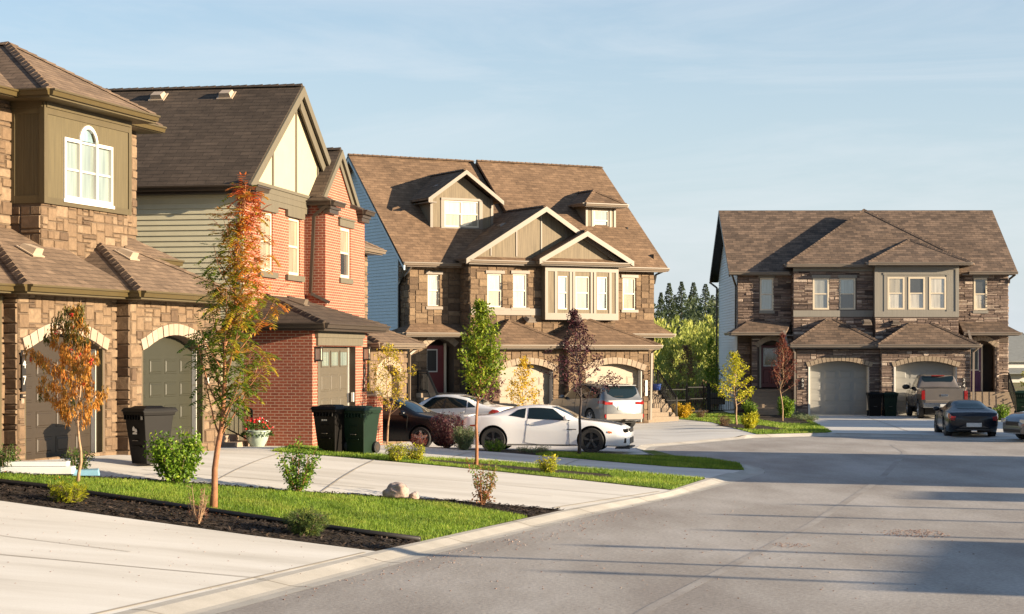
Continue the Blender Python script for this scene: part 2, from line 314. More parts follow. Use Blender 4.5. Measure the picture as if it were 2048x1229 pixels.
# ---------------------------------------------------------------- building helpers
def FR(v): return lambda a, z, c: (a, v + c, z)            # wall looking at the street, c goes inwards
def SL(u): return lambda a, z, c: (u + c, a, z)            # left side wall (looks to -u), a = depth
def SRt(u): return lambda a, z, c: (u - c, a, z)           # right side wall
def archz(op, a):
    a0, a1, z0, z1, rise = op
    h = (a1-a0)/2; q = (a-(a0+a1)/2)/h; return z1 + rise*max(0.0, 1-q*q)
def wall(mb, P, a0, a1, z0, zt, ops=(), depth=.25, m=0, mr=None, extra=()):
    zf = zt if callable(zt) else (lambda a: zt)
    xs = {a0, a1} | set(extra)
    for op in ops:
        xs |= {op[0], op[1]}
        if op[4]: xs |= {op[0] + (op[1]-op[0])*k/14 for k in range(15)}
    xs = sorted(x for x in xs if a0-1e-6 <= x <= a1+1e-6)
    for x, y in zip(xs, xs[1:]):
        if y - x < 1e-5: continue
        c = (x+y)/2; lo = (z0, z0)
        for op in sorted([o for o in ops if o[0] < c < o[1]], key=lambda o: o[2]):
            if op[2] > lo[0] + 1e-4: mb.poly([P(x,lo[0],0),P(y,lo[1],0),P(y,op[2],0),P(x,op[2],0)], m)
            lo = (archz(op, x), archz(op, y))
        if zf(x) > lo[0] or zf(y) > lo[1]: mb.poly([P(x,lo[0],0),P(y,lo[1],0),P(y,zf(y),0),P(x,zf(x),0)], m)
    mr = m if mr is None else mr
    for op in ops:
        for a in (op[0], op[1]): mb.poly([P(a,op[2],0),P(a,op[3],0),P(a,op[3],depth),P(a,op[2],depth)], mr)
        n = 14 if op[4] else 1
        for k in range(n):
            x = op[0]+(op[1]-op[0])*k/n; y = op[0]+(op[1]-op[0])*(k+1)/n
            mb.poly([P(x,archz(op,x),0),P(y,archz(op,y),0),P(y,archz(op,y),depth),P(x,archz(op,x),depth)], mr)
        if op[2] > z0 + .05: mb.poly([P(op[0],op[2],0),P(op[1],op[2],0),P(op[1],op[2],depth),P(op[0],op[2],depth)], mr)
def stones(mb, P, a0, a1, z0, zt, ops=(), seed=1, cw=.12, ch=.095, proud=.035, m=0, big=1.0):
    rnd = random.Random(seed); zf = zt if callable(zt) else (lambda a: zt)
    zmax = max(zf(a0), zf(a1), zf((a0+a1)/2)); nx = max(1, round((a1-a0)/cw)); nz = max(1, int((zmax-z0)/ch+.5)); cw = (a1-a0)/nx
    def free(i, j):
        x = a0+(i+.5)*cw; z = z0+(j+.5)*ch
        if z + ch*.3 > zf(x): return False
        return not any(o[0]-.01 < x < o[1]+.01 and o[2] < z < archz(o, x)+.02 for o in ops)
    used = [[not free(i, j) for j in range(nz)] for i in range(nx)]
    for j in range(nz):
        for i in range(nx):
            if used[i][j]: continue
            ww = rnd.choice([2,2,2,3,3,4] if big >= 1 else [2,3,4,5,6]); hh = rnd.choice([1,2,2,3] if big >= 1 else [1,1,1,2])
            if hh == 3: ww = max(ww, 3)
            k = 1
            while k < ww and i+k < nx and not used[i+k][j]: k += 1
            if i+k < nx and not used[i+k][j] and (i+k+1 >= nx or used[i+k+1][j]): k += 1
            l = 1
            while l < hh and j+l < nz and all(not used[i+q][j+l] for q in range(k)): l += 1
            for q in range(k):
                for w_ in range(l): used[i+q][j+w_] = True
            g = .006; pr = proud*rnd.uniform(.5, 1.25); tl = rnd.uniform(-.010, .010)
            x0 = a0+i*cw+g; x1 = a0+(i+k)*cw-g; y0 = z0+j*ch+g; y1 = z0+(j+l)*ch-g; s = min(.018, (x1-x0)*.2)
            jx = lambda: rnd.uniform(-.006, .006)
            q = [P(x0,y0,0),P(x1,y0,0),P(x1,y1,0),P(x0,y1,0),P(x0+s+jx(),y0+s+jx(),-pr-tl),P(x1-s+jx(),y0+s+jx(),-pr+tl),P(x1-s+jx(),y1-s+jx(),-pr+tl+jx()),P(x0+s+jx(),y1-s+jx(),-pr-tl+jx())]
            mb.add(q, [(4,5,6,7),(0,1,5,4),(1,2,6,5),(2,3,7,6),(3,0,4,7)], m, min(1, max(0, rnd.gauss(.5, .26))) * .98 + .01)
def voussoirs(mb, P, op, th=.24, proud=.06, n=13, m=0, drop=.0):
    rnd = random.Random(5); a0, a1, z0, z1, rise = op; am = (a0+a1)/2
    def pt(s, r): # s 0..1 along, r 0 inner 1 outer
        x = a0 + (a1-a0)*s; z = archz(op, x); dz = -2*rise*(x-am)/((a1-a0)/2)**2; nx, nz = -dz, 1; ln = math.hypot(nx, nz)
        return (x+nx/ln*th*r, z+nz/ln*th*r)
    for k in range(n):
        s0 = -.03+1.06*k/n+.004; s1 = -.03+1.06*(k+1)/n-.004; q = [pt(s0,0),pt(s1,0),pt(s1,1),pt(s0,1)]
        pr = proud*rnd.uniform(.9, 1.1)
        mb.hexa([P(*q[0],.02),P(*q[1],.02),P(*q[2],.02),P(*q[3],.02),P(*q[0],-pr),P(*q[1],-pr),P(*q[2],-pr),P(*q[3],-pr)], m, rnd.uniform(.05,.95))
def window(par, P, a0, a1, z0, z1, up='p_white', lo='p_white', fm='white', fw=.055, c=.07, rail=True, split=False, name='window', label=None):
    f = MB(); zr = (z0+z1)/2
    f.pbox(P, a0, a0+fw, z0, z1, c-.03, c+.05); f.pbox(P, a1-fw, a1, z0, z1, c-.03, c+.05)
    f.pbox(P, a0+fw, a1-fw, z0, z0+fw, c-.03, c+.05); f.pbox(P, a0+fw, a1-fw, z1-fw, z1, c-.03, c+.05)
    if rail: f.pbox(P, a0+fw, a1-fw, zr-.028, zr+.028, c-.015, c+.05)
    if split:
        am = (a0+a1)/2; f.pbox(P, am-.03, am+.03, z0+fw, z1-fw, c-.02, c+.05)
    w = f.build(name, M[fm], par)
    if label: w['label'] = label
    for (b0, b1, mt, cc) in ((zr+.028 if rail else z0+fw, z1-fw, up, c+.01), (z0+fw, zr-.028, lo, c+.028)):
        if not rail and mt is lo and b1 < zr: continue
        g = MB(); g.pbox(P, a0+fw-.005, a1-fw+.005, b0-.005, b1+.005, cc, cc+.015); g.build('pane', M[mt], w)
    return w
def gdoor(par, P, a0, a1, z0, z1, rows=4, cols=4, mat='door_grey', c=.25, lites=False, top=None):
    d = MB(); d.pbox(P, a0, a1, z0, z1+.4 if top is None else top, c, c+.05)
    W = (a1-a0)/cols; Hh = (z1-z0)/rows
    if top is not None: pass
    for j in range(rows+1):
        for i in range(cols):
            x0 = a0+i*W+.07; x1 = a0+(i+1)*W-.07; y0 = z0+j*Hh+.085; y1 = z0+(j+1)*Hh-.085
            if j == rows and top is not None: continue
            if lites and j == rows-1: continue
            d.pbox(P, x0, x1, y0, y1, c-.012, c+.01, ins=.012); d.pbox(P, x0+.04, x1-.04, y0+.04, y1-.04, c-.022, c-.01, ins=.02)
        d.pbox(P, a0, a1, z0+j*Hh-.006, z0+j*Hh+.006, c-.004, c+.004)
    o = d.build('garage_door', M[mat], par)
    if lites:
        for i in range(cols):
            x0 = a0+i*W+.12; x1 = a0+(i+1)*W-.12; y0 = z0+(rows-1)*Hh+.14; y1 = z0+rows*Hh-.12
            f = MB()
            f.pbox(P, x0-.04, x0, y0-.04, y1+.04, c-.02, c+.01); f.pbox(P, x1, x1+.04, y0-.04, y1+.04, c-.02, c+.01)
            f.pbox(P, x0, x1, y0-.04, y0, c-.02, c+.01); f.pbox(P, x0, x1, y1, y1+.04, c-.02, c+.01)
            wf = f.build('window', M[mat], o)
            g = MB(); g.pbox(P, x0, x1, y0, y1, c-.008, c+.005); g.build('pane', M['p_grey'], wf)
    return o
def half_hip(mb, u0, u1, v0, v1, z0, pitch, left=True, right=True, th=.08):
    """hip roof leaning on a wall at v1, eave at v0"""
    W = (u1-u0)/2; D = v1-v0
    if D < W or not (left and right):
        h = D*pitch; l = u0 + (D if left else 0); r = u1 - (D if right else 0)
        mb.slab([(u0,v0,z0),(u1,v0,z0),(r,v1,z0+h),(l,v1,z0+h)], th)
        if left: mb.slab([(u0,v0,z0),(l,v1,z0+h),(u0,v1,z0)], th)
        if right: mb.slab([(u1,v0,z0),(u1,v1,z0),(r,v1,z0+h)], th)
        caps = [((u0,v0,z0),(l,v1,z0+h))] * left + [((u1,v0,z0),(r,v1,z0+h))] * right
    else:
        h = W*pitch; um = (u0+u1)/2; va = v0+W
        mb.slab([(u0,v0,z0),(u1,v0,z0),(um,va,z0+h)], th)
        mb.slab([(u0,v0,z0),(um,va,z0+h),(um,v1,z0+h),(u0,v1,z0)], th)
        mb.slab([(u1,v0,z0),(u1,v1,z0),(um,v1,z0+h),(um,va,z0+h)], th)
        caps = [((u0,v0,z0),(um,va,z0+h)),((u1,v0,z0),(um,va,z0+h)),((um,va,z0+h),(um,v1,z0+h))]
    for p, q in caps: ridge(mb, p, q)
def ridge(mb, p, q, w=.26):
    p = Vector(p); q = Vector(q); ln = (q-p).length; n = max(1, int(ln/.22)); d = (q-p)/n
    r = Vector((d.y, -d.x, 0)); r = r.normalized()*w/2 if r.length > 1e-5 else Vector((w/2,0,0))
    for k in range(n):
        a = p + d*k; b = a + d*1.05; hi = Vector((0,0,.045 if k % 2 else .04)); lo = Vector((0,0,-.03)); up = Vector((0,0,.018))
        mb.add([a+r+lo, a+hi+up, a-r+lo, b+r+lo, b+hi, b-r+lo], [(0,1,4,3),(1,2,5,4),(0,2,1)], 0)
def gutter(mb, pts, w=.12, h=.13, z=None):
    """gutter run along the eave points, hung on the outside; pts in plan order"""
    mb.mark()
    for p, q in zip(pts, pts[1:]):
        p = Vector(p); q = Vector(q); d = (q-p).normalized(); n = Vector((d.y, -d.x, 0)); 
        a, b = p-d*.0, q+d*.0
        pr = [(0,.0),(w,.0),(w,-.035),(w*.72,-.05),(w*.55,-h),(0,-h)]
        vs = [tuple(a+n*x+Vector((0,0,y))) for x, y in pr] + [tuple(b+n*x+Vector((0,0,y))) for x, y in pr]; k = len(pr)
        mb.add(vs, [tuple(range(k-1,-1,-1)), tuple(range(k,2*k))] + [(i,(i+1)%k,k+(i+1)%k,k+i) for i in range(k)])
def vent(par, mb_s, mat='vent'):
    """small box roof vent; mb_s = (centre, slope direction up the roof, pitch)"""
    (x, y, z), (dx, dy), pt = mb_s; m = MB(); d = Vector((dx, dy, pt)).normalized(); r = Vector((dy, -dx, 0)).normalized(); n = r.cross(d); n = n if n.z > 0 else -n
    c = Vector((x, y, z))
    def q(a, b, h): return tuple(c + r*a*.85 + d*b*.85 + n*h*.85)
    m.hexa([q(-.26,-.26,0),q(.26,-.26,0),q(.26,.26,0),q(-.26,.26,0),q(-.26,-.26,.03),q(.26,-.26,.03),q(.26,.26,.03),q(-.26,.26,.03)])
    m.hexa([q(-.2,-.2,.03),q(.2,-.2,.03),q(.2,.2,.03),q(-.2,.2,.03),q(-.17,-.2,.19),q(.17,-.2,.19),q(.17,.17,.13),q(-.17,.17,.13)])
    return m.build('roof_vent', M[mat], par)
def gable_roof(mb, uc, hw, v0, v1, ze, pitch, th=.09):
    za = ze + hw*pitch
    mb.slab([(uc-hw,v0,ze),(uc,v0,za),(uc,v1,za),(uc-hw,v1,ze)], th); mb.slab([(uc+hw,v0,ze),(uc+hw,v1,ze),(uc,v1,za),(uc,v0,za)], th)
    ridge(mb, (uc,v0,za), (uc,v1,za))
def rakes(mb, uc, hw, v, ze, pitch, h=.24, th=.06, left=True, right=True):
    za = ze + hw*pitch; mb.mark()
    for s in ([-1] if left else []) + ([1] if right else []):
        a = uc + s*hw
        q = [(a, v, ze-h), (uc, v, za-h), (uc, v, za-.02), (a, v, ze-.02)]
        mb.hexa([(x, v+th, z) for x, _, z in q] + [(x, v, z) for x, _, z in q])
def siding(mb, P, a0f, a1f, z0, z1, ch=.11, m=0, out=.030, gp=.013):
    """lap siding: every course its own board; a0f/a1f give the ends at height z"""
    n = int((z1-z0)/ch)
    for k in range(n+1):
        za = z0+k*ch; zb = min(z1, za+ch)
        if zb-za < .01: continue
        x0, x1, y0, y1 = a0f(za), a1f(za), a0f(zb), a1f(zb)
        if x1-x0 < .02: continue
        mb.poly([P(x0,za+gp,-out),P(x1,za+gp,-out),P(y1,zb,-.004),P(y0,zb,-.004)], m)
        mb.poly([P(x0,za+gp,.004),P(x1,za+gp,.004),P(x1,za+gp,-out),P(x0,za+gp,-out)], m)
def downspout(par, pts, mat='gut1', w=.085):
    m = MB()
    for p, q in zip(pts, pts[1:]): m.beam(p, q, w, w*.8, up=(0,1,0) if abs(p[2]-q[2]) > .3 else (0,0,1))
    return m.build('downspout', M[mat], par)
def text_mesh(par, s, size, loc, rot, mat, name='number'):
    c = bpy.data.curves.new(name, 'FONT'); c.body = s; c.size = size; c.extrude = .004; c.align_x = 'CENTER'; c.align_y = 'CENTER'
    o = bpy.data.objects.new(name, c); COL.objects.link(o); bpy.context.view_layer.update(); me = bpy.data.meshes.new_from_object(o); bpy.data.objects.remove(o)
    o = bpy.data.objects.new(name, me); COL.objects.link(o); me.materials.clear(); me.materials.append(mat); o.parent = par; o.location = loc; o.rotation_euler = rot
    return o
# ================================================================ HOUSE 1, tan stone with two arched garage doors
h1 = root('stone_house', 'tan stone house with two arched garage doors and an olive bay with arched window', 'house', (-9.239, 35.5, .954), R(73.856))
F0 = FR(0.0); F1 = FR(-.32)
opA = (.27, 3.3, 0, 2.1, .33); opB = (4.40, 7.31, 0, 2.1, .33)
m = MB(); wall(m, F0, 0, 3.85, -.5, 3.3, [opA], .4); wall(m, F1, 3.85, 8.2, -.5, 3.3, [opB], .4)
wall(m, FR(.3), -7, 0, -.5, 3.3); wall(m, SL(0), 0, .3, -.5, 3.3); wall(m, SL(3.85), -.32, 0, -.5, 3.3)
wall(m, SRt(8.2), -.32, 2, -.5, 3.3); wall(m, FR(1.95), -7, 8.5, 3, 7.3); wall(m, SRt(8.5), 1.95, 12, -.5, 7.3); wall(m, SL(3.02), 1.25, 1.95, 3.8, 5.2); wall(m, FR(1.25), 3.02, 6.7, 3.8, 5.2)
wall(m, SRt(6.7), 1.25, 1.95, 3.8, 5.2); wall(m, FR(12), -7, 8.5, -.5, 7.3); wall(m, SL(-7), .3, 12, -.5, 7.3)
sm = 1
stones(m, F0, -.0, 3.85, -.25, 3.2, [opA], 11, m=1); stones(m, F1, 3.85, 8.2, -.25, 3.2, [opB], 12, m=1)
stones(m, FR(.3), -4, 0, -.25, 3.2, [], 13, m=1); stones(m, SL(0), 0.0, .3, -.25, 3.2, [], 14, m=1); stones(m, SL(3.85), -.32, 0, -.25, 3.2, [], 15, m=1)
stones(m, FR(1.95), -3, 3.0, 3.9, 7.2, [], 16, m=1); stones(m, FR(1.95), 6.72, 8.5, 3.9, 7.2, [], 17, m=1)
stones(m, SL(3.02), 1.25, 1.95, 4.1, 5.12, [], 18, m=1); stones(m, FR(1.25), 3.0, 6.72, 3.9, 5.12, [], 19, m=1)
stones(m, SRt(8.5), 1.95, 4.5, 3.5, 7.2, [], 20, m=1)
voussoirs(m, F0, opA, .24, .06, 13, 2); voussoirs(m, F1, opB, .24, .06, 13, 2)
m.build('stone_wall', [M['mortar'], M['stone1'], M['vouss']], h1)
for P, op, mt in ((F0, opA, 'door_brown'), (F1, opB, 'door_green')):
    gdoor(h1, P, op[0], op[1], .0, 2.0, 4, 4, mt, .26, top=2.5)
    t = MB(); a = op[1]
    for s, e in ((1, op[1]), (-1, op[0])):
        x0, x1 = (e-.03, e-.002) if s > 0 else (e+.002, e+.03)
        t.mark(); t.pbox(P, x0, x1, 0, 2.12, .0, .14)
    t.build('door_casing', M['olive'], h1)
    t = MB(); t.pbox(P, op[1]-.05, op[1]-.004, 0, 2.12, .145, .25); t.mark(); t.pbox(P, op[0]+.004, op[0]+.05, 0, 2.12, .145, .25); t.build('door_jamb', M['white'], h1)
t = MB(); t.pbox(F1, 7.36, 7.44, 1.35, 1.5, -.09, -.03); t.pbox(F1, 7.375, 7.425, 1.38, 1.47, -.1, -.09); t.build('keypad', M['white'], h1, bevel=.006)
# bay of olive panels
BP = FR(1.18); m = MB(); u0, u1 = 3.0, 6.74
win = (3.79, 5.88, 5.24, 6.53, 0)
wall(m, BP, u0, u1, 5.12, 7.2, [(3.79,5.88,5.24,6.53,0), (4.49,5.15,6.52,6.53,.33)], .12, 0); wall(m, SL(u0), 1.18, 1.95, 5.12, 7.2); wall(m, SRt(u1), 1.18, 1.95, 5.12, 7.2)
m.build('bay_panel', M['olive_panel'], h1)
m = MB()
for a0, a1, b0, b1 in ((u0-.02, u0+.11, 5.1, 7.2), (u1-.11, u1+.02, 5.1, 7.2)): m.pbox(BP, a0, a1, b0, b1, -.025, .004)
m.pbox(BP, u0+.11, u1-.11, 5.1, 5.23, -.022, .004); m.pbox(BP, u0+.11, u1-.11, 6.93, 7.2, -.022, .004); m.pbox(BP, u0+.05, u1-.05, 7.06, 7.2, -.05, -.022)
S = SL(u0); m.pbox(S, 1.16, 1.27, 5.1, 7.2, -.022, .004); m.pbox(S, 1.84, 1.95, 5.1, 7.2, -.022, .004); m.pbox(S, 1.27, 1.84, 5.1, 5.26, -.02, .004); m.pbox(S, 1.27, 1.84, 6.93, 7.2, -.02, .004)
m.pbox(S, 1.2, 1.9, 7.06, 7.2, -.045, -.021)
m.build('bay_trim', M['olive'], h1)
# palladian window
f = MB(); fw = .075
def pal(a0, a1, z0, z1): f.pbox(BP, a0, a1, z0, z1, -.035, .08)
pal(3.79,3.86,5.24,6.53); pal(5.81,5.88,5.24,6.53); pal(3.86,5.81,5.24,5.32); pal(4.42,4.50,5.32,6.60); pal(5.14,5.22,5.32,6.60); pal(3.86,4.42,6.46,6.53); pal(5.22,5.81,6.46,6.53)
f.pbox(BP, 3.74, 5.93, 5.18, 5.245, -.05, .02)
for k in range(12):
    g0 = math.pi*k/12; g1 = math.pi*(k+1)/12; cx = 4.82; cz = 6.50
    q = [(cx-.40*math.cos(g), cz+(.38)*math.sin(g)) for g in (g0, g1)]; i = [(cx-.325*math.cos(g), cz+(.305)*math.sin(g)) for g in (g0, g1)]
    f.hexa([BP(*i[0],.06),BP(*i[1],.06),BP(*q[1],.06),BP(*q[0],.06),BP(*i[0],-.035),BP(*i[1],-.035),BP(*q[1],-.035),BP(*q[0],-.035)])
for a0, a1 in ((3.86,4.42),(4.50,5.14),(5.22,5.81)): f.pbox(BP, a0, a1, 5.86, 5.90, .0, .06)
f.pbox(BP, 4.50, 5.14, 6.47, 6.515, .0, .06)
wf = f.build('arched_window', M['white'], h1)
for a0, a1, z0, z1 in ((3.85,4.43,5.3,6.5),(5.21,5.82,5.3,6.5),(4.49,5.15,5.3,6.5)):
    g = MB(); g.pbox(BP, a0, a1, z0, z1, .04, .055); g.build('pane', M['p_grey'], wf)
g = MB(); n = 16; vs = [BP(4.82-.35*math.cos(math.pi*k/n), 6.5+.33*math.sin(math.pi*k/n), .045) for k in range(n+1)]; g.poly(vs); g.build('pane', M['p_blue'], wf)
# roofs
m = MB(); pt = .53
m.slab([(-.45,-.47,3.32),(3.9,-.47,3.32),(3.9,1.95,3.32+2.42*pt),(1.97,1.95,3.32+2.42*pt)]); m.slab([(-.45,-.47,3.32),(1.97,1.95,3.32+2.42*pt),(-.45,1.95,3.32)]); ridge(m, (-.45,-.47,3.32), (1.97,1.95,3.32+2.42*pt))
m.slab([(-8,-.17,3.32),(1.0,-.17,3.32),(1.0,1.95,3.32+2.12*pt),(-8,1.95,3.32+2.12*pt)])
m.slab([(3.42,-.79,3.32),(8.62,-.79,3.32),(8.62-2.04,1.25,3.32+2.04*pt),(5.46,1.25,3.32+2.04*pt)]); m.slab([(3.42,-.79,3.32),(5.46,1.25,3.32+2.04*pt),(3.42,1.25,3.32)]); ridge(m, (3.42,-.79,3.32), (5.46,1.25,3.32+2.04*pt))
m.slab([(8.62,-.79,3.32),(8.62,1.95,3.32),(6.58,1.25,3.32+2.04*pt)]); ridge(m, (8.62,-.79,3.32), (6.58,1.25,3.32+2.04*pt))
m.slab([(6.4,.95,4.2),(8.75,.95,4.2),(8.2,1.95,4.72),(6.4,1.95,4.72)]); m.slab([(8.75,.95,4.2),(8.75,2.6,4.2),(8.2,1.95,4.72)])
pu = .58
half_hip(m, 2.48, 7.12, .75, 4.2, 7.36, pu)
m.slab([(-8,1.5,7.34),(8.95,1.5,7.34),(3.95,6.5,7.34+5*pu),(-8,6.5,7.34+5*pu)]); m.slab([(8.95,1.5,7.34),(8.95,11.5,7.34),(3.95,6.5,7.34+5*pu)]); ridge(m, (8.95,1.5,7.34), (3.95,6.5,7.34+5*pu))
m.slab([(8.95,12.4,7.34),(-8,12.4,7.34),(-8,6.5,7.34+5*pu),(3.95,6.5,7.34+5*pu)])
m.build('roof', M['shin1'], h1)
m = MB()
gutter(m, [(-.45,1.5,3.31),(-.45,-.47,3.31),(3.42,-.47,3.31)]); gutter(m, [(3.42,-.1,3.31),(3.42,-.79,3.31),(8.62,-.79,3.31),(8.62,1.9,3.31)]); gutter(m, [(-8,-.17,3.31),(-.45,-.17,3.31)])
gutter(m, [(6.8,.95,4.19),(8.75,.95,4.19),(8.75,2.6,4.19)]); gutter(m, [(2.48,1.5,7.35),(2.48,.75,7.35),(7.12,.75,7.35),(7.12,1.5,7.35)]); gutter(m, [(-8,1.5,7.33),(2.48,1.5,7.33)]); gutter(m, [(7.1,1.5,7.33),(8.95,1.5,7.33),(8.95,12,7.33)])
m.build('gutter', M['gut1'], h1)
m = MB() # soffits and fascia
m.box((-.45,-.47,3.14),(3.5,.2,3.18)); m.box((3.42,-.79,3.136),(8.62,.0,3.176)); m.box((-8,-.17,3.142),(-.2,.5,3.178)); m.box((2.48,.75,7.18),(7.12,1.6,7.22)); m.box((-8,1.5,7.183),(8.95,2.2,7.217)); m.box((6.5,.95,4.03),(8.75,2,4.07))
m.box((-.44,-.46,3.18),(3.5,-.42,3.3)); m.box((3.43,-.78,3.18),(8.6,-.74,3.3)); m.box((2.5,.76,7.22),(7.1,.8,7.34)); m.box((2.49,.8,7.22),(2.53,1.6,7.34)); m.box((-8,1.51,7.22),(8.94,1.55,7.32)); m.box((-.44,-.42,3.18),(-.4,.2,3.3)); m.box((3.43,-.74,3.18),(3.47,-.4,3.3))
m.build('soffit', M['olive'], h1)
vent(h1, ((1.9,.85,4.04),(0,1),pt)); vent(h1, ((5.75,.75,4.15),(0,1),pt))
downspout(h1, [(-.32,.16,3.1),(-.32,.2,2.95),(-.32,.2,.1),(-.3,-.05,.02)], 'olive')
m = MB(); q = FR(0); m.pbox(q, .045, .175, 1.32, 1.98, -.075, -.045); m.pbox(q, .035, .185, 1.98, 2.1, -.08, -.045, ins=.02); m.pbox(q, .035, .185, 1.2, 1.28, -.078, -.045, ins=.015); pl = m.build('number_plaque', M['black'], h1)
for s, z in (('4', 1.83), ('7', 1.52)): text_mesh(pl, s, .24, (.11, -.079, z), (R(90), 0, 0), M['white'], 'digit')
m = MB(); m.pbox(q, .07,.15,2.02,2.07,-.088,-.079, ins=.02); m.pbox(q, .06,.16,1.225,1.26,-.086,-.077, ins=.01); m.pbox(q, .06,.16,1.09,1.19,-.06,-.045, ins=.02); m.build('ornament', M['vouss'], pl)

# ================================================================ HOUSE 2, red brick with dark gabled roof
h2 = root('brick_house', 'red brick house with steep dark brown roof and cream gable panel', 'house', (-4.935, 47, .687), R(79.854))
G = FR(0); opg = (.54, 4.14, 0, 2.48, 0)
m = MB(); wall(m, G, 0, 5.37, -.5, 2.95, [opg], .25); wall(m, SL(0), 0, 2.35, -.5, 2.95); wall(m, SRt(5.37), 0, 1.8, -.5, 2.95)
U = FR(1.77); opm = [(1.35,2.4,4.41,6.0,0),(3.83,4.88,4.41,5.98,0)]
wall(m, U, 0, 5.43, 3, 6.6, opm, .13); wall(m, FR(1.2), 5.43, 9.7, 1.0, 6.5, [(7.0,8.1,4.46,5.9,0)], .13); wall(m, SL(5.43), 1.2, 1.77, 2, 6.5); wall(m, SRt(9.7), 1.2, 12, -.5, 6.5)
wall(m, FR(1.42), 5.5, 9.8, 6.4, lambda a: 6.45+max(0,(1.9-abs(a-7.62)))*.76, extra=[5.72,7.62,9.52])
m.build('brick_wall', M['brick'], h2)
m = MB(); wall(m, SL(.0), 1.77, 13, -.5, 6.6); 
lim = lambda z: 1.79 if z > 3 else 2.37
siding(m, SL(0), lim, lambda z: 13, -.3, 6.5, .135); wall(m, FR(13), 0, 10, -.5, 6.6)
m.build('siding_wall', M['siding2'], h2)
m = MB(); m.pbox(SL(0), 1.765, 1.86, 3.0, 6.5, -.04, 0); m.pbox(SL(0), 2.33, 2.43, -.3, 3.0, -.04, 0)
m.build('corner_trim', M['siding2'], h2)
# roofs
m = MB(); pt2 = .66
gable_roof(m, 4.4, 4.72, 1.56, 13.4, 6.46, pt2)
gable_roof(m, 7.62, 2.0, 1.36, 5, 6.66, .76)
half_hip(m, -.38, 5.9, -.42, 1.77, 3.04, .35); m.slab([(-.38,1.7,3.04),(0.02,1.7,3.18),(0.02,2.7,3.18),(-.38,2.7,3.04)])
for a in (-.35, 8.75):   # little returns at the feet of the gables
    pass
m.slab([(-.3,1.42,6.42),(.75,1.42,6.42),(.75,1.77,6.62),(-.3,1.77,6.62)], .05)
m.slab([(5.3,1.0,6.5),(6.5,1.0,6.5),(6.3,1.42,6.72),(5.5,1.42,6.72)], .05); m.slab([(8.8,1.0,6.5),(9.85,1.0,6.5),(9.7,1.42,6.72),(8.9,1.42,6.72)], .05); m.slab([(8.8,1.0,6.5),(8.9,1.42,6.72),(8.8,1.42,6.5)], .05)
m.slab([(5.3,1.0,6.5),(5.5,1.42,6.72),(5.3,1.77,6.5)], .05)
m.build('roof', M['shin2'], h2)
m = MB(); rakes(m, 4.4, 4.72, 1.50, 6.46, pt2, .30, .07); rakes(m, 4.4, 4.45, 1.60, 6.42, pt2, .42, .05, left=False)
rakes(m, 7.62, 2.0, 1.30, 6.66, .76, .26, .06); rakes(m, 7.62, 1.85, 1.37, 6.58, .76, .30, .04, left=False)
m.build('rake_board', M['greige'], h2)
m = MB(); gp = FR(1.745); zt = lambda a: min(6.5+4.4*pt2-.16-abs(a-4.4)*pt2, 12)
vs = []
m.poly([gp(.2,6.62,0),gp(8.6,6.62,0),gp(8.6,zt(8.6),0),gp(4.4,zt(4.4),0),gp(.2,zt(.2),0)])
m.build('gable_panel', M['cream'], h2)
m = MB()
for a in (2.3, 4.4, 6.5): m.pbox(gp, a-.05, a+.05, 6.62, zt(a), -.03, -.002)
m.pbox(gp, .0, 5.6, 6.14, 6.62, -.05, -.0); m.pbox(gp, .2, 5.55, 6.28, 6.32, -.065, -.05); m.pbox(gp, .2, 5.55, 6.58, 6.66, -.08, -.05); m.pbox(gp, .1, 5.5, 6.44, 6.47, -.06, -.05)
for a0, a1 in ((1.1,2.65),(3.5,5.1)): m.mark(); m.pbox(gp, a0, a1, 5.97, 6.16, -.06, -.0); m.pbox(gp, a0, a1, 4.26, 4.41, -.06, 0)
bb = FR(1.2); m.mark(); m.pbox(bb, 6.75, 8.35, 5.92, 6.12, -.06, -.0); m.pbox(bb, 6.7, 8.4, 6.12, 6.17, -.09, -.0); m.pbox(bb, 6.85, 8.25, 4.30, 4.45, -.05, -.0)
m.mark(); m.pbox(G, .3, 4.75, 2.5, 2.7, -.06, -.0); m.pbox(G, .2, 4.85, 2.7, 2.9, -.09, -.0); m.pbox(G, .44, .54, 0, 2.5, -.02, 0.0)
m.build('header_trim', M['greige'], h2)
m = MB(); gutter(m, [(-.33,13.4,6.46),(-.33,1.42,6.46),(.75,1.42,6.46)]); gutter(m, [(5.3,1.7,6.52),(5.3,1.0,6.52),(6.5,1.0,6.52)]); gutter(m, [(8.8,1.3,6.52),(8.8,1.0,6.52),(9.85,1.0,6.52),(9.85,3,6.52)])
gutter(m, [(-.38,2.7,3.05),(-.38,-.42,3.05),(5.9,-.42,3.05),(5.9,1.5,3.05)]); m.build('gutter', M['gut2'], h2)
m = MB(); m.box((-.33,1.42,6.26),(.6,13.3,6.30)); m.box((5.32,1.02,6.30),(6.4,1.4,6.38)); m.box((8.82,1.02,6.30),(9.8,1.4,6.38)); m.box((-.36,-.4,2.86),(5.88,.1,2.90)); m.box((-.36,.1,2.863),(.1,2.7,2.897)); m.box((-.36,-.41,2.90),(5.88,-.38,3.0)); m.box((-.37,-.38,2.9),(-.34,2.7,3.0)); m.box((-.32,1.45,6.3),(-.28,13.3,6.42))
m.box((5.36,1.06,6.18),(6.3,1.25,6.30)); m.box((8.86,1.06,6.18),(9.75,1.25,6.30)); m.box((-.2,1.5,6.14),(.6,1.8,6.26))
m.build('soffit', M['gut2'], h2)
for a0, a1 in ((1.35,2.4),(3.83,4.88)): window(h2, U, a0, a1, 4.41, 5.98, 'p_cream', 'p_cream', 'cream_frame', .09, .07)
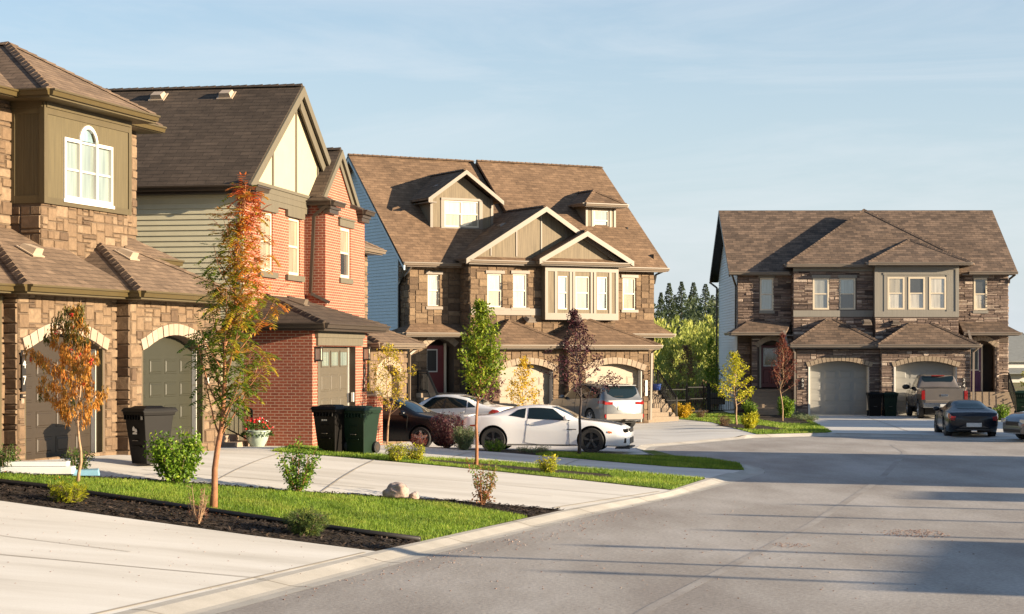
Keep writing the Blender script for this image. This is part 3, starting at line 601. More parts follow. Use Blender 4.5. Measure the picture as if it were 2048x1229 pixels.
window(h2, bb, 7.0, 8.1, 4.46, 5.9, 'p_cream', 'p_dark', 'cream_frame', .09, .07)
gdoor(h2, G, .54, 4.14, 0, 2.45, 4, 4, 'door_taupe', .22, lites=True, top=2.6)
m = MB(); m.pbox(G, 4.10, 4.14, 0, 2.48, .0, .17); m.mark(); m.pbox(G, .54, .58, 0, 2.48, 0, .2); m.build('door_casing', M['gut2'], h2)
m = MB(); m.pbox(G, 4.06, 4.10, 0, 2.46, .17, .215); m.build('door_jamb', M['white'], h2)
m = MB(); m.pbox(G, 4.02, 4.14, 1.0, 1.25, .03, .09); m.build('keypad', M['white'], h2)
vent(h2, ((3.95,3.56,9.28),(1,0),pt2)); vent(h2, ((3.95,5.5,9.28),(1,0),pt2)); vent(h2, ((2.9,1.2,3.62),(0,1),.35), 'gut3')
downspout(h2, [(5.3,1.1,6.4),(5.33,1.5,6.1),(5.33,1.6,3.95),(5.5,1.1,3.7)], 'gut2', .1)
for a in (.22, 4.98):
    m = MB(); m.pbox(G, a-.09, a+.09, 2.1, 2.14, -.18, -.01); m.pbox(G, a-.09, a+.09, 2.42, 2.47, -.18, -.01)
    for x in (-.085, .065): m.pbox(G, a+x, a+x+.02, 2.14, 2.42, -.175, -.155); m.pbox(G, a+x, a+x+.02, 2.14, 2.42, -.03, -.01)
    l = m.build('wall_lantern', M['black'], h2); g = MB(); g.pbox(G, a-.065, a+.065, 2.14, 2.42, -.155, -.03); g.build('lantern_glass', M['cream_frame'], l)
m = MB(); m.pbox(G, 4.93, 5.05, 1.25, 2.0, -.03, -.005); pl = m.build('number_plaque', M['black'], h2)
m = MB()
for z in (1.4,1.6,1.8): m.pbox(G, 4.96, 5.02, z-.05, z+.05, -.036, -.03, ins=.01)
m.build('ornament', M['vent'], pl)
# entry on the side: door, steps with railing
m = MB(); m.pbox(SL(0), 2.9, 3.9, .55, 2.75, -.04, .0); m.build('front_door', M['brown_door'], h2)
m = MB(); m.pbox(SL(0), 2.78, 2.9, .5, 2.85, -.06, .0); m.mark(); m.pbox(SL(0), 3.9, 4.02, .5, 2.85, -.06, .0); m.build('door_casing', M['cream_frame'], h2)
m = MB(); 
for k in range(4): m.box((-1.35, 1.55+.34*k, -.5), (-.06, 4.8-.004*k, -.02+.155*(k+1)))
st2 = m.build('steps', M['vouss'], h2)
def railing(par, pts, h=.9, n=7, mat='iron'):
    """posts, top and bottom rail and balusters along a polyline of (x,y,z)"""
    m = MB()
    for p, q in zip(pts, pts[1:]):
        P0 = Vector(p); Q = Vector(q); up = Vector((0,0,h)); lo = Vector((0,0,.12))
        m.beam(P0+up, Q+up, .05, .045); m.beam(P0+lo, Q+lo, .035, .03); m.beam(P0+up*.88, Q+up*.88, .03, .025)
        for e in (P0, Q): m.beam(e, e+up, .05, .05, up=(0,1,0))
        k = max(2, int((Q-P0).length/.12))
        for i in range(1, k): a = P0+(Q-P0)*i/k; m.beam(a+lo, a+up*.88, .017, .017, up=(0,1,0))
    return m.build('railing', M[mat], par)
railing(h2, [(-.2,4.6,.6),(-.2,2.75,.6),(-.2,1.5,.0)])
# neighbouring garage wing seen past the brick house
h2b = root('stone_garage_house', 'tan stone house half hidden behind the yellow leaved tree, between red brick and blue siding', 'house', (-4.33, 57.6, .2), R(78))
m = MB(); opn = (.7, 3.4, 0, 2.1, .32); wall(m, F0, 0, 4.3, -.4, 3.1, [opn], .35); wall(m, SL(0), 0, 8, -.4, 3.1); wall(m, SRt(4.3), 0, 8, -.4, 3.1); wall(m, FR(1.8), 0, 5.9, 3, 6.2); wall(m, SRt(5.9), 1.8, 11, -.4, 6.2); wall(m, SL(0), 1.8, 11, 3, 6.2); wall(m, FR(11), 0, 5.9, -.4, 6.2)
stones(m, F0, 0, 4.3, -.2, 3.1, [opn], 31, m=1); stones(m, FR(1.8), 3.5, 5.9, 3.3, 6.1, [], 32, m=1); stones(m, SRt(5.9), 1.8, 3.5, 0, 6.1, [], 33, m=1)
voussoirs(m, F0, opn, .24, .06, 13, 2); m.build('stone_wall', [M['mortar'], M['stone1'], M['vouss']], h2b)
gdoor(h2b, F0, .7, 3.4, 0, 2.0, 4, 4, 'door_cream', .25, top=2.45)
m = MB(); half_hip(m, -.4, 4.75, -.45, 1.8, 3.1, .42); half_hip(m, -.4, 6.35, 1.35, 11.4, 6.25, .5)
m.build('roof', M['shin1'], h2b)
m = MB(); gutter(m, [(-.4,1.8,3.1),(-.4,-.45,3.1),(4.75,-.45,3.1),(4.75,2,3.1)]); gutter(m, [(-.4,6,6.25),(-.4,1.35,6.25),(6.35,1.35,6.25),(6.35,8,6.25)]); m.box((-.38,-.43,2.92),(4.7,0,2.96)); m.box((-.38,1.37,6.08),(6.3,1.9,6.12))
m.build('gutter', M['gut3'], h2b)
downspout(h2b, [(4.7,-.3,3.0),(4.4,-.08,2.75),(4.38,-.08,.1)], 'gut3')
# brick pier with stone cap beside the garage
pr = root('brick_pier', 'short brick pier with grey stone cap at the brick house corner', 'pier', (-4.0, 52.6, .4), R(79.85))
m = MB(); m.box((-.3,-.28,-.5),(.6,.3,1.42)); m.build('pier_shaft', M['brick'], pr)
m = MB(); m.hexa([(-.36,-.34,1.42),(.66,-.34,1.42),(.66,.36,1.42),(-.36,.36,1.42),(-.3,-.28,1.54),(.6,-.28,1.54),(.6,.3,1.54),(-.3,.3,1.54)]); m.build('cap', M['gut4'], pr)

# ================================================================ HOUSE 3, brown stone duplex with blue side
h3 = root('brown_stone_duplex', 'brown stone duplex with blue siding on its side and two roof dormers', 'house', (-4.201, 77.5, .1), R(28.496))
ZE = 6.6
m = MB(); Fa = FR(0); Fb = FR(-.9); Fc = FR(-.3); Fg = FR(-2.7); Fh = FR(-3.0)
oL = [(.85,1.41,4.8,6.12,0), (.8,2.05,1.25,3.15,.32)]; oM = [(3.14,3.82,4.78,6.16,0),(4.32,5.0,4.78,6.18,0)]; oR = [(10.06,10.72,4.76,6.14,0), (9.95,10.95,1.25,3.15,.32)]
g1 = (2.75,5.25,0,2.15,.3); g2 = (6.6,9.35,0,2.15,.3)
wall(m, Fa, 0, 2.4, -.3, ZE, oL, .5); wall(m, SL(0), 0, 1.02, -.3, ZE); wall(m, Fb, 2.33, 9.3, 3, ZE, oM, .12); wall(m, SL(2.33), -.9, 0, -.3, ZE); wall(m, Fc, 9.25, 11.65, -.3, ZE, oR, .5); wall(m, SRt(9.3), -.9, -.3, 3, ZE)
wall(m, SRt(11.65), -.3, 10.2, -.3, 7.2); wall(m, FR(10.2), 0, 11.65, -.3, ZE)
wall(m, Fg, 2.45, 5.75, -.3, 3.2, [g1], .4); wall(m, Fh, 5.75, 9.65, -.3, 3.2, [g2], .4); wall(m, SL(2.45), -2.7, -.9, -.3, 3.2); wall(m, SL(5.75), -3.0, -2.7, -.3, 3.2); wall(m, SRt(9.65), -3.0, -.3, -.3, 3.2)
kw = dict(m=1, cw=.135, ch=.105, proud=.03)
stones(m, Fa, 0, 2.33, -.1, ZE-.1, oL, 41, **kw); stones(m, SL(0), 0, 1.02, -.1, ZE-.1, [], 42, **kw); stones(m, Fb, 2.33, 5.7, 3.3, ZE-.1, oM, 43, **kw); stones(m, SL(2.33), -.9, 0, 3.2, ZE-.1, [], 44, **kw)
stones(m, Fc, 9.25, 11.65, -.1, ZE-.1, oR, 45, **kw); stones(m, Fb, 5.7, 9.3, 3.3, 4.3, [], 49, **kw)
stones(m, Fg, 2.45, 5.75, -.1, 3.1, [g1], 46, **kw); stones(m, Fh, 5.75, 9.65, -.1, 3.1, [g2], 47, **kw); stones(m, SL(5.75), -3.0, -2.7, -.1, 3.1, [], 48, **kw); stones(m, SRt(11.65), -.3, 2, -.1, ZE, [], 50, **kw); stones(m, SL(2.45), -2.7, -.9, -.1, 3.1, [], 51, **kw)
voussoirs(m, Fg, g1, .26, .06, 13, 2); voussoirs(m, Fh, g2, .26, .06, 13, 2); voussoirs(m, Fa, oL[1], .26, .06, 9, 2); voussoirs(m, Fc, oR[1], .26, .06, 9, 2)
m.build('stone_wall', [M['mortar'], M['stone3'], M['vouss3']], h3)
# gable side in lap siding
slz = lambda v: (6.95+.875*v) if v < 5.12 else (11.43-.875*(v-5.12))
m = MB(); wall(m, SL(0.0), 1.0, 10.2, -.3, lambda a: slz(a)-.12, extra=[5.12])
f0 = lambda z: max(1.02, (z+.14-6.95)/.875); f1 = lambda z: min(10.2, 5.12+(11.43-z-.14)/.875)
siding(m, SL(0), f0, f1, -.1, 11.3, .135); m.build('siding_wall', M['siding3'], h3)
m = MB(); m.pbox(SL(0), .98, 1.1, -.1, 7.6, -.04, 0)
for s in (0,):   # barge boards on the side gable
    for (v0, v1) in ((-.5, 5.12), (5.12, 10.75)):
        za, zb = slz(v0), slz(v1); m.hexa([(-.47,v0,za-.26),(-.47,v1,zb-.26),(-.47,v1,zb-.03),(-.47,v0,za-.03),(-.41,v0,za-.26),(-.41,v1,zb-.26),(-.41,v1,zb-.03),(-.41,v0,za-.03)])
m.build('barge_board', M['siding3'], h3)
w_ = window(h3, SL(0), 7.6, 8.6, 4.7, 6.2, 'p_blue', 'p_blue', 'white', .07, -.05)
# main roof: left half and the right half set 0.3 m forward
m = MB()
def mr(ua, ub, dv): 
    m.slab([(ua,-.45+dv,ZE-.04),(ub,-.45+dv,ZE-.04),(ub,5.12+dv,11.43),(ua,5.12+dv,11.43)], .14); m.slab([(ua,5.12+dv,11.43),(ub,5.12+dv,11.43),(ub,10.75,6.5),(ua,10.75,6.5)], .14); ridge(m, (ua,5.12+dv,11.43), (ub,5.12+dv,11.43))
mr(-.47, 5.6, 0); mr(5.6, 12.1, -.32)
gable_roof(m, 5.68, 3.75, -1.3, 3.2, 6.76, .60); gable_roof(m, 7.45, 2.3, -1.65, 2.0, 6.80, .53)
m.slab([(2.2,-1.25,6.66),(9.0,-1.25,6.66),(9.0,-.88,6.86),(2.2,-.88,6.86)], .05); m.slab([(5.3,-1.6,6.66),(9.6,-1.6,6.66),(9.6,-1.24,6.86),(5.3,-1.24,6.86)], .05)
gable_roof(m, 3.12, 1.78, .98, 5.0, 9.36, .70)
half_hip(m, 8.92, 11.05, .95, 4.2, 9.42, .62)
half_hip(m, 2.1, 5.9, -3.12, -.9, 3.22, .54); half_hip(m, 5.4, 10.0, -3.42, -.9, 3.22, .50)
m.slab([(-.45,-.6,3.72),(2.5,-.6,3.72),(2.5,0,4.1),(.1,0,4.1)]); m.slab([(-.45,-.6,3.72),(.1,0,4.1),(-.45,1.4,3.72)])
m.slab([(9.2,-1.2,3.72),(12.1,-1.2,3.72),(11.3,-.3,4.36),(9.2,-.3,4.36)]); m.slab([(12.1,-1.2,3.72),(12.1,1,3.72),(11.3,-.3,4.36)])
m.build('roof', M['shin3'], h3)
m = MB(); rakes(m, 5.68, 3.75, -1.37, 6.76, .60, .24, .07); rakes(m, 7.45, 2.3, -1.72, 6.80, .53, .24, .07); rakes(m, 3.12, 1.78, .92, 9.36, .70, .2, .06); m.build('rake_board', M['gut3'], h3)
bv = FR(-1.25)
m = MB(); wall(m, Fb, 2.2, 9.1, 6.7, lambda a: 6.74+max(0,3.6-abs(a-5.68))*.6, extra=[2.1,5.68]); m.mark(); wall(m, bv, 5.4, 9.5, 6.74, lambda a: 6.76+max(0,2.1-abs(a-7.45))*.53, extra=[7.45])
m.mark(); wall(m, bv, 5.68, 9.22, 4.28, 6.62, [(6.3,6.78,4.72,6.12,0),(7.14,7.82,4.72,6.12,0),(8.2,8.72,4.72,6.12,0)], .1); wall(m, SL(5.68), -1.25, -.9, 4.28, 6.62); wall(m, SRt(9.22), -1.25, -.9, 4.28, 6.62); m.poly([(5.68,-1.25,4.28),(9.22,-1.25,4.28),(9.22,-.9,4.28),(5.68,-.9,4.28)])
m.mark(); wall(m, FR(1.4), 1.66, 4.6, 7.9, lambda a: 9.36+max(0, 1.46-abs(a-3.12))*.7, [(2.3,3.95,8.2,9.32,0)], .1, extra=[3.12]); wall(m, SL(1.66), 1.4, 3.6, 7.9, 9.4); wall(m, SRt(4.6), 1.4, 3.6, 7.9, 9.4)
m.mark(); wall(m, FR(1.4), 9.22, 10.72, 7.9, 9.4, [(9.6,10.42,8.24,9.18,0)], .1); wall(m, SL(9.22), 1.4, 3.6, 7.9, 9.4); wall(m, SRt(10.72), 1.4, 3.6, 7.9, 9.4)
m.build('board_wall', M['greige3'], h3)
m = MB()
for a in (3.3, 4.5, 5.68, 6.86): m.pbox(Fb, a-.03, a+.03, 6.9, 6.74+max(0,3.55-abs(a-5.68))*.6, -.03, -.002)
for a0, a1 in ((5.66,5.8),(9.1,9.24),(6.12,6.24),(6.84,6.96),(7.0,7.1),(7.86,7.96),(8.02,8.14),(8.78,8.9)): m.pbox(bv, a0, a1, 4.5, 6.3, -.03, -.002)
m.pbox(bv, 5.66, 9.24, 4.28, 4.56, -.035, -.002); m.pbox(bv, 5.66, 9.24, 6.3, 6.62, -.035, -.002)
m.pbox(Fb, 2.36, 5.66, 4.46, 4.74, -.06, 0)
for P, a0, a1, zt_, zb_ in ((Fa,.85,1.41,6.12,4.8),(Fb,3.14,3.82,6.16,4.78),(Fb,4.32,5.0,6.18,4.78),(Fc,10.06,10.72,6.14,4.76)):
    m.mark(); m.pbox(P, a0-.1, a1+.1, zt_, zt_+.13, -.07, 0); m.pbox(P, a0-.1, a1+.1, zb_-.12, zb_, -.07, 0)
D = FR(1.4); m.mark(); m.pbox(D, 2.14, 4.11, 9.32, 9.42, -.05, -.002); m.pbox(D, 2.14, 4.11, 8.1, 8.2, -.05, -.002); m.pbox(D, 2.14,2.3,8.2,9.32,-.03,-.002); m.pbox(D,3.95,4.11,8.2,9.32,-.03,-.002); m.pbox(D,1.64,1.76,8,9.5,-.03,-.002); m.pbox(D,4.5,4.62,8,9.5,-.03,-.002)
m.mark(); m.pbox(D, 9.5, 9.6, 8.14, 9.28, -.03, -.002); m.pbox(D, 10.42, 10.52, 8.14, 9.28, -.03, -.002); m.pbox(D,9.2,9.3,7.95,9.36,-.03,-.002); m.pbox(D,10.64,10.74,7.95,9.36,-.03,-.002)
m.build('trim', M['gut3'], h3)
for P, a0, a1, z0, z1, up, lo in ((Fa,.85,1.41,4.8,6.12,'p_white','p_white'),(Fb,3.14,3.82,4.78,6.16,'p_white','p_cream'),(Fb,4.32,5.0,4.78,6.18,'p_white','p_white'),(bv,6.3,6.78,4.72,6.12,'p_blue','p_blue'),(bv,7.14,7.82,4.72,6.12,'p_cream','p_grey'),(bv,8.2,8.72,4.72,6.12,'p_blue','p_blue'),(Fc,10.06,10.72,4.76,6.14,'p_white','p_cream')):
    window(h3, P, a0, a1, z0, z1, up, lo, 'cream_frame', .055, .06)
window(h3, D, 2.3, 3.95, 8.2, 9.32, 'p_white', 'p_cream', 'cream_frame', .06, .05, split=True); window(h3, D, 9.6, 10.42, 8.24, 9.18, 'p_grey', 'p_blue', 'cream_frame', .07, .05)
m = MB()
gutter(m, [(-.47,-.45,6.58),(2.15,-.45,6.58)]); gutter(m, [(2.1,-.5,6.70),(2.1,-1.25,6.70),(5.35,-1.25,6.70)]); gutter(m, [(5.25,-1.2,6.70),(5.25,-1.6,6.70),(9.65,-1.6,6.70)]); gutter(m, [(9.4,-.77,6.58),(12.1,-.77,6.58)])
gutter(m, [(2.1,-.9,3.22),(2.1,-3.12,3.22),(5.4,-3.12,3.22)]); gutter(m, [(5.4,-3.1,3.22),(5.4,-3.42,3.22),(10,-3.42,3.22),(10,-1,3.22)]); gutter(m, [(-.45,1.4,3.72),(-.45,-.6,3.72),(2.4,-.6,3.72)]); gutter(m, [(9.3,-1.2,3.72),(12.1,-1.2,3.72),(12.1,1,3.72)]); gutter(m, [(8.92,2.0,9.42),(8.92,.95,9.42),(11.05,.95,9.42),(11.05,2,9.42)])
for a, b in (((2.12,-3.1,3.05),(5.6,-2.7,3.09)),((5.42,-3.4,3.045),(9.95,-2.9,3.085)),((2.12,-1.23,6.52),(9.2,-.9,6.56)),((5.3,-1.58,6.53),(9.6,-1.2,6.57)),((-.45,-.43,6.40),(2.3,.0,6.44)),((9.2,-.75,6.40),(12.0,-.3,6.44)),((-.43,-.58,3.55),(2.4,0,3.59)),((9.65,-1.18,3.55),(12.05,-.3,3.59)),((8.94,.97,9.26),(11.0,1.4,9.3)),((1.4,1.0,9.16),(1.75,3,9.2))): m.box(a, b)
m.build('gutter', M['gut3'], h3)
for P, op, mt in ((Fg, g1, 'door_cream'), (Fh, g2, 'door_cream')):
    gdoor(h3, P, op[0], op[1], 0, 2.0, 4, 4, mt, .3, top=2.5)
    m = MB(); m.pbox(P, op[1]-.05, op[1]-.003, 0, 2.2, .03, .28); m.build('door_jamb', M['white'], h3)
m = MB(); m.pbox(Fa, .95, 1.8, 1.25, 3.2, .45, .5); d = m.build('front_door', M['red_door'], h3); m = MB(); m.pbox(Fa, .98, 1.5, 2.1, 3.05, .42, .45); x = m.build('pane_frame', M['white'], d); 
m = MB(); m.pbox(Fa, 1.03, 1.45, 2.15, 3.0, .41, .42); m.build('door_glass', M['p_dark'], d)
m = MB(); m.pbox(Fa, 1.8, 1.9, 1.2, 3.3, .4, .5); m.mark(); m.pbox(Fa, .84, .95, 1.2, 3.3, .4, .5); m.build('door_casing', M['cream_frame'], h3)
m = MB(); m.pbox(Fc, 9.95, 10.95, 1.25, 3.4, .45, .5); m.build('front_door', M['red_door'], h3)
m = MB()
for k in range(7): m.box((.3,-1.7+.28*k-.5,-.1),(2.3,-.02-.002*k,.18*(k+1)))
m.mark()
for k in range(7): m.box((9.72,-2.3+.27*k,-.1),(11.62,-.35-.002*k,.18*(k+1)))
m.build('steps', M['vouss3'], h3)
railing(h3, [(.35,-.1,1.26),(.35,-1.0,1.26),(.35,-2.2,.1)]); railing(h3, [(11.55,-.4,1.26),(11.55,-.75,1.26),(11.55,-2.25,.1)]); railing(h3, [(2.2,-1.0,1.26),(2.2,-2.2,.1)])
downspout(h3, [(-.3,-.5,6.5),(-.12,.55,5.8),(-.1,.75,5.7),(-.1,.75,3.2)], 'blacktrim'); downspout(h3, [(-.05,-.45,6.5),(-.05,-.08,6.2),(-.05,.9,5.75)], 'gut3', .07); downspout(h3, [(9.9,-3.3,3.1),(9.75,-3.08,2.9),(9.7,-3.08,.1)], 'gut3'); downspout(h3, [(12.05,-.7,6.5),(11.75,-.3,6.3),(11.72,-.2,5.9)], 'blacktrim')
downspout(h3, [(2.35,-.65,3.75),(2.9,-1.3,3.45)], 'gut3')
vent(h3, ((2.35,2.0,9.9),(1,0),.7), 'gut4'); vent(h3, ((4.5,.3,8.2),(1,0),.6), 'gut4'); vent(h3, ((5.0,-1.15,4.25),(0,1),.54), 'gut4'); vent(h3, ((7.2,-1.2,4.3),(0,1),.5), 'gut4')
m = MB(); m.tube([(11.3,1.35,7.9),(11.3,1.35,8.45)], .06, 8); m.build('roof_pipe', M['blacktrim'], h3)
m = MB(); m.pbox(Fh, 9.46, 9.56, 1.1, 1.75, -.06, -.03); m.build('number_plaque', M['white'], h3)

# ================================================================ HOUSE 4, grey-brown stone duplex on the right
h4 = root('grey_stone_duplex', 'grey brown stone duplex with wide hipped roof and purple front door, at the right', 'house', (10.741, 90.5, .1), R(-.66))
m = MB(); A = FR(0); B = FR(-.6); Cc = FR(-1.1); g3 = (3.09,5.9,0,2.25,.27); g4 = (7.0,9.87,0,2.25,.27); GA = FR(-2.2); GB = FR(-2.5)
o0 = [(1.06,1.72,4.91,6.46,0)]; oB = [(3.49,4.26,4.94,6.43,0),(4.73,5.5,4.94,6.43,0)]; o1 = [(11.22,11.86,4.93,6.46,0)]
wall(m, A, 0, 2.6, 3.3, 6.8, o0, .12); wall(m, A, 10.2, 12.85, 3.3, 6.8, o1, .12); wall(m, B, 2.57, 6.4, 3, 6.85, oB, .12); wall(m, SL(2.57), -.6, 0, 0, 6.85); wall(m, SRt(10.25), -1.1, 0, 3, 6.85); wall(m, Cc, 6.34, 10.25, 3, 4.62); wall(m, SL(6.34), -1.1, -.6, 3, 4.62)
pL = (.95,2.22,1.2,3.15,.33); pR = (10.85,12.1,1.05,3.15,.33); PA = FR(-.5)
wall(m, A, 0, .8, -.3, 3.4); wall(m, PA, .62, 2.57, -.3, 3.7, [pL], .35); wall(m, PA, 10.4, 12.3, -.3, 3.7, [pR], .35); wall(m, A, 12.2, 12.85, -.3, 3.4); wall(m, SL(.62), -.5, 0, -.3, 3.6); wall(m, SRt(12.3), -.5, 0, -.3, 3.6)
wall(m, FR(.9), .6, 2.6, -.3, 3.7); wall(m, FR(.9), 10.4, 12.3, -.3, 3.7)
wall(m, GA, 2.5, 6.38, -.3, 3.2, [g3], .7); wall(m, GB, 6.38, 10.5, -.3, 3.2, [g4], .7); wall(m, SL(2.5), -2.2, -.5, -.3, 3.2); wall(m, SL(6.38), -2.5, -2.2, -.3, 3.2); wall(m, SRt(10.5), -2.5, -.5, -.3, 3.2)
wall(m, SRt(12.85), 0, 9, -.3, 6.8); wall(m, FR(9), 0, 12.85, -.3, 6.8)
kw = dict(m=1, cw=.13, ch=.075, proud=.035, big=0)
stones(m, A, 0, 2.57, 3.6, 6.7, o0, 61, **kw); stones(m, A, 10.25, 12.85, 3.6, 6.7, o1, 62, **kw); stones(m, B, 2.57, 6.34, 3.3, 6.75, oB+[(2.5,6.5,4.58,4.92,0)], 63, **kw); stones(m, Cc, 6.34, 10.25, 3.4, 4.56, [], 64, **kw)
stones(m, GA, 2.5, 6.38, -.1, 3.1, [g3], 65, **kw); stones(m, GB, 6.38, 10.5, -.1, 3.1, [g4], 66, **kw); stones(m, PA, .62, 2.5, .2, 3.6, [pL], 67, **kw); stones(m, PA, 10.5, 12.3, .2, 3.6, [pR], 68, **kw); stones(m, A, 0, .62, 0, 3.4, [], 69, **kw); stones(m, A, 12.3, 12.85, 0, 3.4, [], 70, **kw)
stones(m, SL(6.38), -2.5, -2.2, -.1, 3.1, [], 71, **kw); stones(m, SRt(12.85), 0, 1.5, 0, 6.6, [], 72, **kw); stones(m, SL(2.57), -.6, 0, 3.6, 6.6, [], 73, **kw); stones(m, SL(2.5), -2.2, -.5, 0, 3.0, [], 74, **kw)
voussoirs(m, GA, g3, .22, .06, 17, 2); voussoirs(m, GB, g4, .22, .06, 17, 2); voussoirs(m, PA, pL, .24, .06, 11, 2); voussoirs(m, PA, pR, .24, .06, 11, 2)
m.build('stone_wall', [M['mortar4'], M['stone4'], M['vouss3']], h4)
sl4 = lambda v: 7.02+.66*v if v < 4.55 else 10.02-.66*(v-4.55)
m = MB(); wall(m, SL(0), .0, 9.0, -.3, lambda a: sl4(a)-.1, extra=[4.55]); siding(m, SL(0), lambda z: max(.03,(z+.12-7.02)/.66), lambda z: min(9.0, 4.55+(10.02-z-.12)/.66), -.1, 9.9, .135); m.build('siding_wall', M['siding4'], h4)
m = MB(); 
m.slab([(-.45,-.42,6.74),(13.2,-.42,6.74),(13.2,4.55,10.02),(-.45,4.55,10.02)], .12); m.slab([(-.45,4.55,10.02),(13.2,4.55,10.02),(13.2,9.5,6.75),(-.45,9.5,6.75)], .12)
half_hip(m, 2.2, 11.0, -1.02, 3.4, 7.08, .655); half_hip(m, 5.95, 10.75, -1.52, 2.2, 7.14, .5)
half_hip(m, 2.15, 6.55, -2.62, -.6, 3.28, .60); half_hip(m, 6.15, 10.85, -2.92, -.9, 3.28, .55)
m.slab([(-.42,-1.1,3.86),(2.15,-1.1,3.86),(2.57,0,4.4),(.5,0,4.4)]); m.slab([(-.42,-1.1,3.86),(.5,0,4.4),(-.42,1.2,3.86)]); m.slab([(10.5,-1.1,3.86),(13.15,-1.1,3.86),(12.4,0,4.4),(10.5,0,4.4)]); m.slab([(13.15,-1.1,3.86),(13.15,1.2,3.86),(12.4,0,4.4)])
m.build('roof', M['shin4'], h4)
m = MB()
gutter(m, [(-.45,-.42,6.74),(2.4,-.42,6.74)]); gutter(m, [(10.9,-.42,6.74),(13.2,-.42,6.74)]); gutter(m, [(2.2,-.3,7.08),(2.2,-1.02,7.08),(6.0,-1.02,7.08)]); gutter(m, [(5.95,-.9,7.14),(5.95,-1.52,7.14),(10.75,-1.52,7.14),(10.75,-.3,7.14)])
gutter(m, [(2.15,-.6,3.28),(2.15,-2.62,3.28),(6.2,-2.62,3.28)]); gutter(m, [(6.15,-2.5,3.28),(6.15,-2.92,3.28),(10.85,-2.92,3.28),(10.85,-.6,3.28)]); gutter(m, [(-.42,1.2,3.86),(-.42,-1.1,3.86),(2.1,-1.1,3.86)]); gutter(m, [(10.5,-1.1,3.86),(13.15,-1.1,3.86),(13.15,1.2,3.86)])
for a, b in (((2.2,-1.0,6.92),(6.3,-.5,6.96)),((5.97,-1.5,6.98),(10.7,-1.0,7.02)),((-.43,-.4,6.58),(2.5,.1,6.62)),((10.6,-.4,6.58),(13.1,.1,6.62)),((2.17,-2.6,3.1),(6.4,-2.1,3.14)),((6.17,-2.9,3.105),(10.8,-2.4,3.145)),((-.4,-1.08,3.7),(2.5,0,3.74)),((10.5,-1.08,3.7),(13.1,0,3.74))): m.box(a, b)
m.build('gutter', M['gut4'], h4)
m = MB()
for (v0, v1) in ((-.45, 4.55), (4.55, 9.5)):
    za, zb = sl4(v0)+.02, sl4(v1)+.02; m.hexa([(-.46,v0,za-.24),(-.46,v1,zb-.24),(-.46,v1,zb-.03),(-.46,v0,za-.03),(-.40,v0,za-.24),(-.40,v1,zb-.24),(-.40,v1,zb-.03),(-.40,v0,za-.03)])
    m.slab([(-.40,v0,za-.16),(-.0,v0,za-.16),(-.0,v1,zb-.16),(-.40,v1,zb-.16)], .02)
m.build('barge_board', M['blacktrim'], h4)
m = MB(); wall(m, Cc, 6.34, 10.25, 4.58, 7.0, [(6.92,7.72,4.93,6.46,0),(7.9,8.68,4.93,6.46,0),(8.87,9.67,4.93,6.46,0)], .1); wall(m, SL(6.34), -1.1, -.6, 4.58, 7); wall(m, SRt(10.25), -1.1, 0, 4.58, 7); m.poly([(6.34,-1.1,4.58),(10.25,-1.1,4.58),(10.25,-.6,4.58),(6.34,-.6,4.58)])
for a0, a1, b0, b1, c in ((6.32,6.48,4.58,7,.03),(10.11,10.27,4.58,7,.03),(6.48,10.11,6.82,7,.03),(6.48,10.11,4.58,4.84,.03),(6.72,9.87,6.56,6.66,.03),(6.76,6.9,4.84,6.56,.02),(9.69,9.83,4.84,6.56,.02)): m.pbox(Cc, a0, a1, b0, b1, -c, -.002)
m.mark(); m.pbox(B, 2.57, 6.33, 4.6, 4.9, -.045, 0); m.pbox(B, 2.57, 6.33, 6.75, 6.95, -.045, 0)
for P, a0, a1 in ((A,1.06,1.72),(A,11.22,11.86)): m.mark(); m.pbox(P, a0-.06, a1+.06, 6.46, 6.62, -.06, 0); m.pbox(P, a0-.04, a1+.04, 4.77, 4.91, -.06, 0)
for a0, a1 in ((3.49,4.26),(4.73,5.5)): m.pbox(B, a0-.06, a1+.06, 6.43, 6.58, -.07, 0)
m.build('trim', M['grey4'], h4)
for P, a0, a1, z0, z1, up, lo in ((A,1.06,1.72,4.91,6.46,'p_grey','p_grey'),(B,3.49,4.26,4.94,6.43,'p_slat','p_slat'),(B,4.73,5.5,4.94,6.43,'p_grey','p_dark'),(Cc,6.92,7.72,4.93,6.46,'p_cream','p_white'),(Cc,7.9,8.68,4.93,6.46,'p_dark','p_white'),(Cc,8.87,9.67,4.93,6.46,'p_white','p_white'),(A,11.22,11.86,4.93,6.46,'p_dark','p_white')):
    window(h4, P, a0, a1, z0, z1, up, lo, 'cream_frame', .08, .012)
for P, op in ((GA, g3), (GB, g4)):
    gdoor(h4, P, op[0], op[1], 0, 2.15, 4, 4, 'door_grey', .55, top=2.6)
    m = MB(); m.pbox(P, op[1]-.05, op[1]-.003, 0, 2.25, .02, .6); m.mark(); m.pbox(P, op[0]+.003, op[0]+.05, 0, 2.25, .02, .6); m.pbox(P, op[0]-.05, op[0]+.003, 0, 2.25, -.05, .02); m.build('door_jamb', M['white'], h4)
